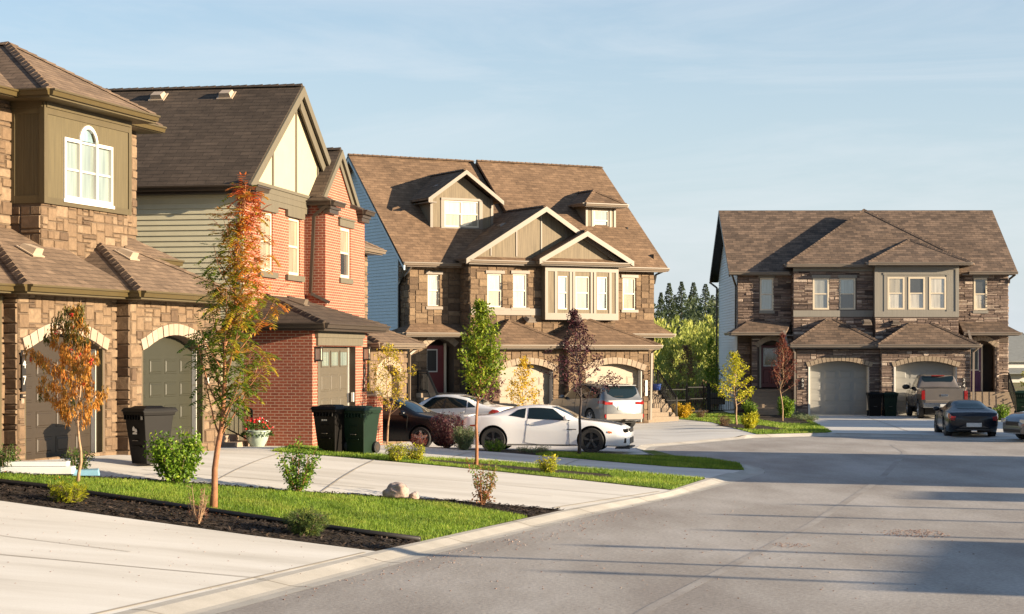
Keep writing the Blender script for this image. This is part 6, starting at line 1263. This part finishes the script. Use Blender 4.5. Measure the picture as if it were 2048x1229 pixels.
tree('columnar_tree', 'narrow columnar green tree right of the black gate', (9.95,94.5,.1), 3.7, .03, [(.1,.3),(.5,.42),(.9,.3),(1,.05)], 40, 'broad', 'shrub', .09, 31, cb=.12, per=6, bark='bark2')
tree('green_tree', 'narrow green young tree left of the black gate', (7.9,95.5,.1), 3.0, .03, [(.1,.3),(.5,.45),(.9,.3),(1,.05)], 30, 'broad', 'willow', .09, 32, cb=.12, per=6, bark='bark2')
def shrub(name, label, pos, H, W, n, leaf, lv, sz, seed, per=8, bark='bark2', group=None, tonef=None):
    return tree(name, label, pos, H, .016, [(0,W*.5),(.4,W*.85),(.7,W),(1,W*.55)], n, leaf, lv, sz, seed, stems=n, per=per, bark=bark, cat='shrub', group=group, branch_r=.8, tonef=tonef)
P_ = lambda x, y: (x, y, Hg(x, y))
shrub('shrub', 'small dark green leafy shrub at the far left in front of the stone pillar', P_(-9.05,33.9), .50, .28, 16, 'broad', 'dshrub', .045, 41)
shrub('shrub', 'dark green shrub just left of the rowan trunk', P_(-7.85,34.3), .48, .28, 20, 'broad', 'dshrub', .045, 42)
shrub('dogwood_shrub', 'large bright green leafy shrub on the front lawn, beside the tall ash trunk', P_(-6.05,34.25), 1.02, .52, 30, 'broad', 'shrub', .075, 43, per=9)
shrub('dogwood_shrub', 'upright green shrub with one low side shoot, at the lawn edge left of the boulder', P_(-3.9,34.6), .95, .42, 16, 'broad', 'shrub', .062, 44, per=8, tonef=lambda p, r: .35+r.gauss(0,.2), bark='bark')
shrub('barberry', 'small shrub with red leaves in the mulch right of the boulder', P_(-.55,35.0), .92, .34, 12, 'broad', 'mix', .055, 45, per=5, tonef=lambda p, r: .6+.3*(p.z-.3)+r.gauss(0,.2), bark='bark')
shrub('twiggy_shrub', 'nearly bare reddish twiggy shrub on the near mulch strip', P_(-4.85,29.35), .62, .22, 16, 'broad', 'twig', .018, 46, per=6, bark='bark4')
shrub('juniper', 'low yellow green juniper at the left end of the near mulch strip', P_(-7.15,30.55), .30, .28, 26, 'needle', 'gold', .09, 47, per=14, tonef=lambda p, r: .2+r.gauss(0,.2))
shrub('juniper', 'low dark green juniper at the right end of the near mulch strip', P_(-3.15,29.15), .34, .36, 34, 'needle', 'juniper', .10, 48, per=16)
shrub('shrub', 'rounded yellow green shrub on the middle lawn, left of the pair', P_(-2.62,42.9), .42, .26, 20, 'broad', 'gold', .04, 49, per=12, tonef=lambda p, r: .25+r.gauss(0,.2))
shrub('shrub', 'rounded yellow green shrub on the middle lawn, right of the pair', P_(-2.2,43.4), .40, .24, 20, 'broad', 'gold', .04, 50, per=12, tonef=lambda p, r: .35+r.gauss(0,.2))
shrub('shrub', 'small upright yellow green shrub alone on the middle lawn strip', P_(.80,42.4), .42, .20, 16, 'broad', 'gold', .045, 51, per=12, tonef=lambda p, r: .35+r.gauss(0,.2))
shrub('purple_barberry', 'dark purple barberry bush in front of the black sedan nose', P_(-1.75,50.9), .95, .50, 34, 'broad', 'purple', .045, 52, per=14)
shrub('spirea', 'rounded grey green bush beside the purple barberry', P_(-1.25,49.8), .62, .34, 36, 'broad', 'spirea', .035, 53, per=22)
shrub('low_shrub', 'low yellow topped green shrub behind the maple trunk', P_(-.45,49.9), .30, .32, 26, 'broad', 'shrub', .035, 54, per=16)
shrub('low_shrub', 'flat grey green ground cover shrub beside the white coupe rear wheel', P_(.55,50.4), .18, .5, 26, 'needle', 'spirea', .06, 55, per=14)
shrub('red_twig_shrub', 'small red leaved twiggy shrub at the base of the dark sedan wheel', P_(-2.55,51.9), .42, .28, 14, 'broad', 'red', .035, 56, per=9)
shrub('yellow_bush', 'bright yellow bush beside the duplex steps and black gate', (7.45,83.5,.1), .68, .48, 30, 'broad', 'yolk', .07, 57, per=14, tonef=lambda p, r: .45+r.gauss(0,.25))
shrub('shrub', 'small brown twiggy shrub right of the yellow bush', (8.3,83.8,.1), .45, .25, 12, 'broad', 'brown', .05, 58, per=6)
shrub('round_yellow_shrub', 'round yellow green shrub on the far lawn near the kerb', (9.05,72.3,.1), .62, .36, 28, 'broad', 'gold', .06, 59, per=16)
shrub('shrub', 'brown and green tuft left of the round yellow green shrub', (8.35,75.0,.1), .42, .30, 18, 'needle', 'brown', .10, 60, per=10)
shrub('shrub', 'green shrub by the duplex entry steps, left of the dark red tree', (10.65,85.0,.1), .9, .30, 18, 'broad', 'shrub', .07, 61, per=9)
shrub('shrub', 'bright green shrub just right of the dark red tree', (12.1,84.0,.1), 1.0, .38, 24, 'broad', 'shrub', .075, 62, per=12)
for k, (x, y) in enumerate([(12.55,80.5),(12.65,82.5),(12.7,84.8)]):
    shrub('ground_cover_mound', ['flat grey green mound nearest the kerb in the right mulch bed','flat grey green mound in the middle of the right mulch bed','flat grey green mound farthest back in the right mulch bed'][k], (x,y,.1), .22, .5, 20, 'needle', 'spirea', .09, 63+k, per=12)
for k, (x, y, h, lb) in enumerate([(20.2,80.5,.55,'yellow green shrub behind the dark coupe, left one'),(21.0,81.5,.65,'yellow green shrub behind the dark coupe, right one'),(20.9,76.5,.4,'low green shrub between the dark coupe and the silver car')]):
    shrub('shrub', lb, (x,y,.1), h, .4, 22, 'broad', 'shrub', .07, 70+k, per=10)
tree('yellow_tree', 'yellow green drooping young tree cut off by the right edge', (20.9,75.6,.1), 2.9, .03, [(.2,.2),(.4,.45),(.7,.6),(1,.1)], 22, 'broad', 'gold', .085, 75, cb=.3, per=6, bark='bark4')
# conifers and thicket far behind
def spruce(pos, H, W, seed, label):
    rnd = random.Random(seed); r_ = root('spruce_tree', label, 'tree', pos, 0, 'spruces behind the thicket'); t = MB(); t.tube([(0,0,0),(0,0,H)], [.16,.02], 6); t.build('trunk', M['bark3'], r_)
    m = MB(); 
    for k in range(1700):
        f = rnd.random()**.75; z = H*(.08+.92*f); r = W*(1-f)**.85*rnd.uniform(.15,1.0)+.06; a = rnd.random()*6.283
        c = Vector((r*math.cos(a), r*math.sin(a), z-r*.25)); d = Vector((math.cos(a), math.sin(a), -.45+rnd.gauss(0,.2))); leafquad(m, c, d, Vector((0,0,1))+rv(rnd)*.6, .55*(1.15-f), .26, rnd.gauss(.45,.22))
    m.build('crown', M['lv_spruce'], r_)
for k, (px, py, Y, Wd) in enumerate([(1322,585,205,1.7),(1338,566,185,1.9),(1363,563,190,2.0),(1387,565,180,2.0),(1411,568,185,2.3),(1438,577,190,1.9),(1380,590,200,2.0),(1350,590,210,2.0),(1425,590,205,2.2)]):
    z = 3+(706-py)/3800*Y; spruce(((px-1024)/3800*Y, Y, 0), z, Wd, 80+k, ['spruce at the left end of the far row','tall pointed spruce, second from the left','spruce third from the left in the far row','spruce in the middle of the far row','broad spruce right of the middle one','spruce at the right end of the far row','shorter spruce half hidden behind the middle ones','shorter spruce half hidden on the left','shorter spruce half hidden on the right'][k])
def mass(name, label, lv, spots, sz, n, seed, upright=.8):
    rnd = random.Random(seed); m = MB()
    for (x, y, h, wd) in spots:
        for _ in range(n):
            f = rnd.random()**.8; a = rnd.random()*6.283; r = wd*(1-.75*f)*math.sqrt(rnd.random()); c = Vector((x+r*math.cos(a), y+r*math.sin(a), h*f))
            leafquad(m, c, Vector((rnd.gauss(0,.4), rnd.gauss(0,.4), upright)), rv(rnd), sz*rnd.uniform(.6,1.3), sz*.35, .5+mnoise.noise(Vector((x*.3,y*.3,c.z*.3)))*.5+rnd.gauss(0,.2))
    o = m.build(name, M['lv_'+lv]); o['kind'] = 'stuff'; o['label'] = label
rn = random.Random(9)
mass('thicket', 'dense light green willow thicket behind the two duplexes', 'willow', [(rn.uniform(5,20), rn.uniform(112,140), rn.uniform(3.2,5.2), rn.uniform(.8,1.5)) for _ in range(230)], .36, 260, 10)
mass('thicket', 'lower light green willow growth in front of the taller thicket', 'willow', [(rn.uniform(6,17), rn.uniform(100,111), rn.uniform(1.6,3.0), rn.uniform(.7,1.2)) for _ in range(60)], .32, 200, 14)
mass('far_woods', 'darker far woods below the spruces', 'spruce', [(rn.uniform(4,34), rn.uniform(160,178), rn.uniform(4.5,8.2), rn.uniform(1.2,2.2)) for _ in range(70)], .6, 170, 11, .3)
mass('tall_grass', 'dry tawny grass strip behind the black gate', 'brown', [(rn.uniform(5,16), rn.uniform(98,112), rn.uniform(.8,1.6), rn.uniform(.8,1.6)) for _ in range(90)], .30, 60, 12)

# ================================================================ smaller things
def bin_(label, pos, rz, mat, logo=False, group='wheeled rubbish bins', s=1.0, num=False):
    r_ = root('wheelie_bin', label, 'rubbish bin', pos, rz, group); m = MB(); h = 1.0*s
    def fr(x0, y0, x1, y1, a, b, c_, d, z0, z1): return [(x0,y0,z0),(x1,y0,z0),(x1,y1,z0),(x0,y1,z0),(a,b,z1),(c_,b,z1),(c_,d,z1),(a,d,z1)]
    m.hexa(fr(-.22*s,-.22*s,.22*s,.24*s,-.29*s,-.33*s,.29*s,.33*s,0,.88*h)); m.hexa(fr(-.31*s,-.35*s,.31*s,.35*s,-.32*s,-.36*s,.32*s,.36*s,.88*h,.95*h))
    for k in range(7): x = (-.24+.08*k)*s; m.box((x-.012*s,-.385*s,.80*h),(x+.012*s,-.32*s,.89*h))
    m.box((-.13*s,-.30*s,.30*h),(.13*s,-.27*s,.33*h)); m.box((-.09*s,-.315*s,.60*h),(.09*s,-.285*s,.63*h))
    m.build('body', M[mat], r_, bevel=.012)
    l = MB(); l.hexa(fr(-.34*s,-.40*s,.34*s,.40*s,-.31*s,-.34*s,.31*s,.38*s,.95*h,1.02*h)); l.hexa(fr(-.22*s,-.26*s,.22*s,.2*s,-.18*s,-.2*s,.18*s,.16*s,1.02*h,1.05*h)); l.build('lid', M[mat], r_, bevel=.015)
    hd = MB(); hd.tube([(-.24*s,.36*s,.92*h),(-.24*s,.46*s,.96*h),(.24*s,.46*s,.96*h),(.24*s,.36*s,.92*h)], .016*s, 6); hd.build('handle', M[mat], r_)
    for sg in (1,-1):
        w_ = MB(); w_.lathe([(.06*s,-.03*s),(.125*s,-.03*s),(.13*s,0),(.125*s,.03*s),(.06*s,.03*s)], (sg*.27*s,.22*s,.13*s), 'x', 20); wo_ = w_.build('wheel', M['tyre'], r_)
        w2 = MB(); w2.lathe([(.07*s,-.02*s),(.07*s,.034*s)] if sg > 0 else [(.07*s,-.034*s),(.07*s,.02*s)], (sg*.27*s,.22*s,.13*s), 'x', 12); w2.build('hub', M['gut2'], wo_)
    if logo:  # small white emblem of two gabled shapes
        g = MB(); y = -.318*s
        for x, z, w, hh in ((-.035,.60,.07,.09),(.03,.58,.07,.07),(-.0,.54,.13,.045)): g.add([((x-w/2)*s,y,z*h),((x+w/2)*s,y,z*h),((x+w/2)*s,y-.002,(z+hh*.6)*h),(x*s,y-.004,(z+hh)*h),((x-w/2)*s,y-.002,(z+hh*.6)*h)], [(0,1,2,3,4)])
        g.build('emblem', M['white'], r_)
    if num:
        g = MB()
        for x in (-.05,0,.05): g.box(((x-.016)*s,-.325*s,.70*h),((x+.016)*s,-.312*s,.735*h))
        g.build('emblem', M['white'], r_)
    g = MB(); g.box((-.07*s,-.325*s,.42*h),(.07*s,-.29*s,.43*h)); g.build('label_strip', M['gut4'], r_)
    return r_
M['bin_green'] = plain('dark_green_plastic', (.006,.02,.010), .5, var=.15, spec=.25); M['bin_black'] = plain('black_brown_plastic', (.005,.004,.0035), .5, var=.2, spec=.2); M['bin_tan'] = plain('tan_plastic', (.34,.28,.20), .6, var=.1)
bin_('black wheeled bin with small white emblem between the two arched garage doors', (-7.02,36.75,.86), R(-42), 'bin_black', logo=True, s=1.06)
bin_('black wheeled bin left of the pair beside the red brick garage', (-4.22,44.6,.67), R(-28), 'bin_black', s=1.06, num=True)
bin_('dark green wheeled bin right of the pair beside the red brick garage', (-3.56,44.7,.64), R(-28), 'bin_green', s=1.06)
bin_('black wheeled bin left of the pair between the grey garage doors', (16.6,87.0,.1), R(-4), 'bin_black', s=1.06)
bin_('green wheeled bin right of the pair between the grey garage doors', (17.3,87.0,.1), R(-4), 'bin_green', s=1.06)
bin_('dark green wheeled bin at the right edge beside the entry steps', (22.9,85.2,.1), R(-10), 'bin_green', s=1.15)
r_ = root('ribbed_bin', 'tan ribbed round bin beside the duplex steps, right of the silver vehicle', 'rubbish bin', (5.85,83.3,.08)); m = MB()
pr_ = [(.27,0)]
for k in range(9): pr_ += [(.28+.008*k,.04+.1*k),(.30+.008*k,.07+.1*k),(.28+.008*k,.11+.1*k)]
m.lathe(pr_, n=24); m.build('body', M['bin_tan'], r_, smooth=True); m = MB(); m.lathe([(.38,.95),(.39,1.0),(.34,1.04),(.1,1.07)], n=24); m.build('lid', M['bin_tan'], r_)
# flower pot
r_ = root('flower_pot', 'pale green glazed pot of red and white flowers by the brick wall', 'flower pot', (-6.25,46.65,.69)); m = MB()
m.lathe([(.15,0),(.17,.02),(.25,.16),(.29,.30),(.29,.36),(.32,.37),(.32,.41),(.27,.41),(.26,.36)], n=28); m.build('pot', plain('celadon_glaze', (.33,.40,.33), .25, coat=.5, var=.12, scale=8), r_, smooth=True)
rnd = random.Random(4); m = MB(); fl = MB(); fw_ = MB()
for _ in range(420):
    a = rnd.random()*6.283; r = .38*math.sqrt(rnd.random()); z = .42+.26*(1-(r/.4)**2)*rnd.random() - .14*(r > .3); leafquad(m, Vector((r*math.cos(a), r*math.sin(a), z)), rv(rnd)+Vector((math.cos(a),math.sin(a),.2)), rv(rnd), .07, .04, rnd.gauss(.45,.2))
m.build('foliage', M['lv_dshrub'], r_)
for _ in range(62):
    a = rnd.random()*6.283; r = .40*math.sqrt(rnd.random()); z = .50+.22*(1-(r/.42)**2)-.12*(r > .33)*rnd.random(); c = Vector((r*math.cos(a), r*math.sin(a), z)); tgt = fw_ if (math.cos(a) > .3 and rnd.random() < .45) else fl; n_ = (Vector((math.cos(a), math.sin(a), .5))+rv(rnd)*.5).normalized()
    for q in range(6): d = n_.cross(rv(rnd)).normalized(); leafquad(tgt, c, d+n_*.4, n_, .035 if tgt is fl else .025, .035, .5)
fl.build('red_flowers', plain('red_petals', (.60,.015,.015), .5, var=.2), r_); fw_.build('white_flowers', plain('white_petals', (.75,.72,.66), .5, var=.05), r_)
# boulder and small stone
def rock(name, label, pos, sx_, sy_, sz_, seed, cols):
    bm = bmesh.new(); bmesh.ops.create_icosphere(bm, subdivisions=4, radius=1); 
    for v in bm.verts:
        n_ = mnoise.noise(v.co*1.1+Vector((seed,0,0)))*.35+abs(mnoise.noise(v.co*1.7+Vector((seed,3,0))))*-.28+mnoise.noise(v.co*3+Vector((seed,0,0)))*.08; v.co *= 1+n_; v.co.x *= sx_; v.co.y *= sy_; v.co.z = max(v.co.z, -.5)*sz_
        if v.co.x > sx_*.55: v.co.x = sx_*.55+(v.co.x-sx_*.55)*.5
    me = bpy.data.meshes.new(name); bm.to_mesh(me); bm.free(); me.polygons.foreach_set('use_smooth', [True]*len(me.polygons)); me.materials.append(cols); o = bpy.data.objects.new(name, me); COL.objects.link(o); o.location = pos; tag(o, label, 'rock')
M['rock'] = ground_mat('pink_grey_rock', [(.20,.185,.18),(.33,.27,.25),(.42,.28,.22)], 1.6, 30, .85, .5, .02, (1,1,1), .25)
rock('boulder', 'rounded pinkish grey boulder at the edge of the front lawn', (-2.10,34.75,.46), .27, .22, .19, 2.0, M['rock']); rock('stone', 'small tan stone just right of the boulder', (-1.78,34.8,.37), .11, .09, .09, 7.0, M['rock'])
# white and blue boards with an awning roll lying before the brown garage door
M['board_w'] = plain('white_boards', (.66,.68,.68), .45, var=.06); M['tarp'] = plain('light_blue_plastic', (.22,.42,.55), .4, var=.15)
r_ = root('board_stack', 'low stack of white boards with pale blue ends on the driveway, far left', 'boards', (-8.55,33.95,.84), R(2)); m = MB(); m.box((-.55,-.18,0),(.72,.2,.13)); m.build('lower_board', M['board_w'], r_, bevel=.01)
m = MB(); m.box((-.5,-.12,.135),(.62,.24,.22)); m.build('upper_board', M['board_w'], r_, bevel=.015); m = MB(); m.box((-.62,-.19,.0),(-.56,.2,.12)); m.build('end_cap', M['tarp'], r_, bevel=.01)
r_ = tag((lambda mm: (mm.hexa([(-.22,-.15,0),(.28,-.15,0),(.22,.2,0),(-.22,.2,0),(-.18,-.12,.10),(.25,-.12,.10),(.2,.16,.12),(-.2,.16,.1)]), mm.build('tub', M['tarp'], bevel=.012))[1])(MB()), 'pale blue plastic tub on the driveway behind the rowan trunk', 'tub'); r_.location = (-7.65,34.1,.80)
# black iron fence and gate between the duplexes
def iron(name, label, cat, p, q, z, h, n, gate=False):
    r_ = root(name, label, cat, p+(z,), 0); m = MB(); a = Vector((0,0,0)); b = Vector((q[0]-p[0], q[1]-p[1], 0)); up = Vector((0,0,h))
    for f in (.12, .55, .95): m.beam(a+up*f, b+up*f, .04, .04)
    m.build('rail', M['iron'], r_); m = MB()
    for k in range(1, n): c = a.lerp(b, k/n); m.beam(c+up*.12, c+up*1.0, .018, .018, up=(0,1,0))
    m.build('bars', M['iron'], r_)
    for e in (a, b): m = MB(); m.beam(e-Vector((0,0,.1)), e+up*1.08, .08, .08, up=(0,1,0)); m.build('post', M['iron'], r_)
    if gate: m = MB(); m.box((.05,-.05,h*.55),(.15,.05,h*.65)); m.build('latch', M['iron'], r_)
iron('iron_fence', 'black iron fence panel beside the stone steps, left of the gate', 'fence', (7.1,88.2), (8.15,88.9), .1, 1.25, 9); iron('iron_gate', 'black iron gate between the duplexes', 'gate', (8.2,88.9), (9.25,89.7), .1, 1.35, 9, True); iron('iron_fence', 'black iron fence panel right of the gate, reaching the pale siding', 'fence', (9.35,89.8), (10.7,91.0), .1, 1.35, 11)
m = MB(); m.box((-.35,-.2,0),(.35,.2,.55)); o = tag(m.build('utility_box', M['gut2'], bevel=.02), 'dark utility box behind the black fence', 'box'); o.location = (9.95,92.0,.5)
m = MB(); m.box((-.3,-.3,0),(.3,.3,.45)); o = tag(m.build('dark_planter', M['black'], bevel=.02), 'dark square planter at the foot of the steps by the fence', 'planter'); o.location = (7.35,86.9,.1)
r_ = tag((lambda mm: (mm.lathe([(.02,0),(.17,.03),(.22,.28),(.2,.3),(.02,.28)], n=16), mm.build('blue_pot', plain('blue_glaze', (.05,.10,.35), .3, var=.1), smooth=True))[1])(MB()), 'blue plant pot at the top of the duplex steps behind the railing', 'pot'); r_.location = Vector((-4.201,77.5,.1)) + Matrix.Rotation(R(28.496), 3, 'Z') @ Vector((11.4,-.9,1.26))
# far houses at the right edge and beyond
M['farroof'] = plain('grey_far_roof', (.16,.17,.17), .9, var=.1); M['farwall'] = plain('pale_far_wall', (.50,.49,.46), .8, var=.05)
def farhouse(x, y, w_, d, h, rz, label):
    r_ = root('far_house', label, 'house', (x,y,0), rz, 'houses far behind on the right'); m = MB(); m.box((-w_/2,0,0),(w_/2,d,h)); m.build('wall', M['farwall'], r_); m = MB(); half_hip(m, -w_/2-.5, w_/2+.5, -.5, d, h, .55, th=.15); m.slab([(-w_/2-.5,d,h),(0,d,h+(w_/2+.5)*.55),(w_/2+.5,d,h)], .1); m.build('roof', M['farroof'], r_)
    for a in (-w_*.3, 0, w_*.28): window(r_, FR(-.06), a-.5, a+.5, h*.6, h*.6+1.3, 'p_grey', 'p_grey', 'gut4', .1, .02)
    m = MB(); m.slab([(-w_/2,-1.2,h*.45),(w_/2*.2,-1.2,h*.45),(w_/2*.2,0,h*.45+.5),(-w_/2,0,h*.45+.5)], .1); m.build('porch_roof', M['farroof'], r_)
farhouse(52, 190, 11, 10, 2.2, R(8), 'pale house with grey roof far behind, nearest the right duplex'); farhouse(65, 196, 10, 10, 2.4, R(-5), 'pale house with grey roof far behind, at the right edge')
# houses across the street, out of frame to the right: their roofs throw the long shadows
def across(p, t, wp, dt, he, hr, label, flues=()):
    ca, sa = math.cos(R(SUN_AZ)), math.sin(R(SUN_AZ)); X = t*ca + p*sa; Y = p*ca - t*sa
    r_ = root('house_across', label, 'house', (X,Y,0), R(-SUN_AZ), 'houses across the street'); m = MB(); m.box((0,-wp/2,0),(dt,wp/2,he)); m.build('wall', M['siding2'], r_)
    m = MB(); m.slab([(-.4,-wp/2-.3,he),(dt/2,-wp/2-.3,hr),(dt/2,wp/2+.3,hr),(-.4,wp/2+.3,he)], .15); m.slab([(dt+.4,-wp/2-.3,he),(dt+.4,wp/2+.3,he),(dt/2,wp/2+.3,hr),(dt/2,-wp/2-.3,hr)], .15); m.build('roof', M['shin4'], r_)
    m = MB(); m.box((dt+.2,-.4,he-1),(dt+.8,.4,he+1.0)); m.build('chimney', M['brick'], r_)
    for dp, ex in flues:
        m = MB(); m.tube([(dt/2+.2,dp,hr-.3),(dt/2+.2,dp,hr+ex)], .085, 8); m.lathe([(.15,0),(.15,.12),(.03,.2)], (dt/2+.2,dp,hr+ex), 'z', 10); m.build('flue', M['gut2'], r_)
across(27.6, 30, 6.2, 10, 5.4, 7.75, 'sage sided house across the street, nearest the camera', [(-2.6,.75),(.9,.9)])
across(34.6, 31, 7.0, 10, 5.2, 7.25, 'sage sided house across the street, second from the camera', [(-3.0,1.3),(.1,1.4),(2.9,1.2)])
across(47.6, 20, 7.4, 10, 5.4, 9.25, 'sage sided house across the street, third and tallest'); across(54.2, 20, 4.6, 10, 5.2, 8.5, 'sage sided garage wing beside the tallest house across the street')
across(40.7, 32, 1.8, 8, 5.0, 8.2, 'narrow sage sided wing between the houses across the street')
across(78.6, 26, 7.5, 8, 5.4, 8.8, 'sage sided house across the street beyond the cul-de-sac'); across(70.3, 26, 1.6, 8, 5.0, 8.7, 'narrow wing beside the house beyond the cul-de-sac')
def lamp(p, t, h, label):
    ca, sa = math.cos(R(SUN_AZ)), math.sin(R(SUN_AZ)); r_ = root('street_lamp', label, 'street lamp', (t*ca+p*sa, p*ca-t*sa, 0), 0, 'street lamps across the road'); m = MB(); m.tube([(0,0,0),(0,0,h)], [.10,.06], 10); m.build('pole', M['gut4'], r_); m = MB(); m.lathe([(.12,0),(.2,.15),(.16,.4),(.04,.5)], (0,0,h), 'z', 12); m.build('lamp_head', M['gut4'], r_)
lamp(26.4, 20, 6.0, 'street lamp post on the far side of the road')

# fallen leaves under the ash, rowan and maple
rnd = random.Random(77); m = MB()
for (cx_, cy_, sp2, n_) in ((-5.2,31.0,1.6,90),(-7.8,33.0,1.0,60),(-1.0,43.1,1.2,40),(-4.6,30.2,1.2,40)):
    for _ in range(n_):
        x = rnd.gauss(cx_, sp2*.6); y = rnd.gauss(cy_, sp2*.45); leafquad(m, Vector((x, y, Hg(x,y)+.055)), Vector((rnd.gauss(0,1), rnd.gauss(0,1), .1)), Vector((0,0,1)), .05, .025, rnd.uniform(.5,.95))
o = m.build('fallen_leaves', M['lv_ash']); o['kind'] = 'stuff'; o['label'] = 'fallen orange leaves scattered on the lawn and mulch'
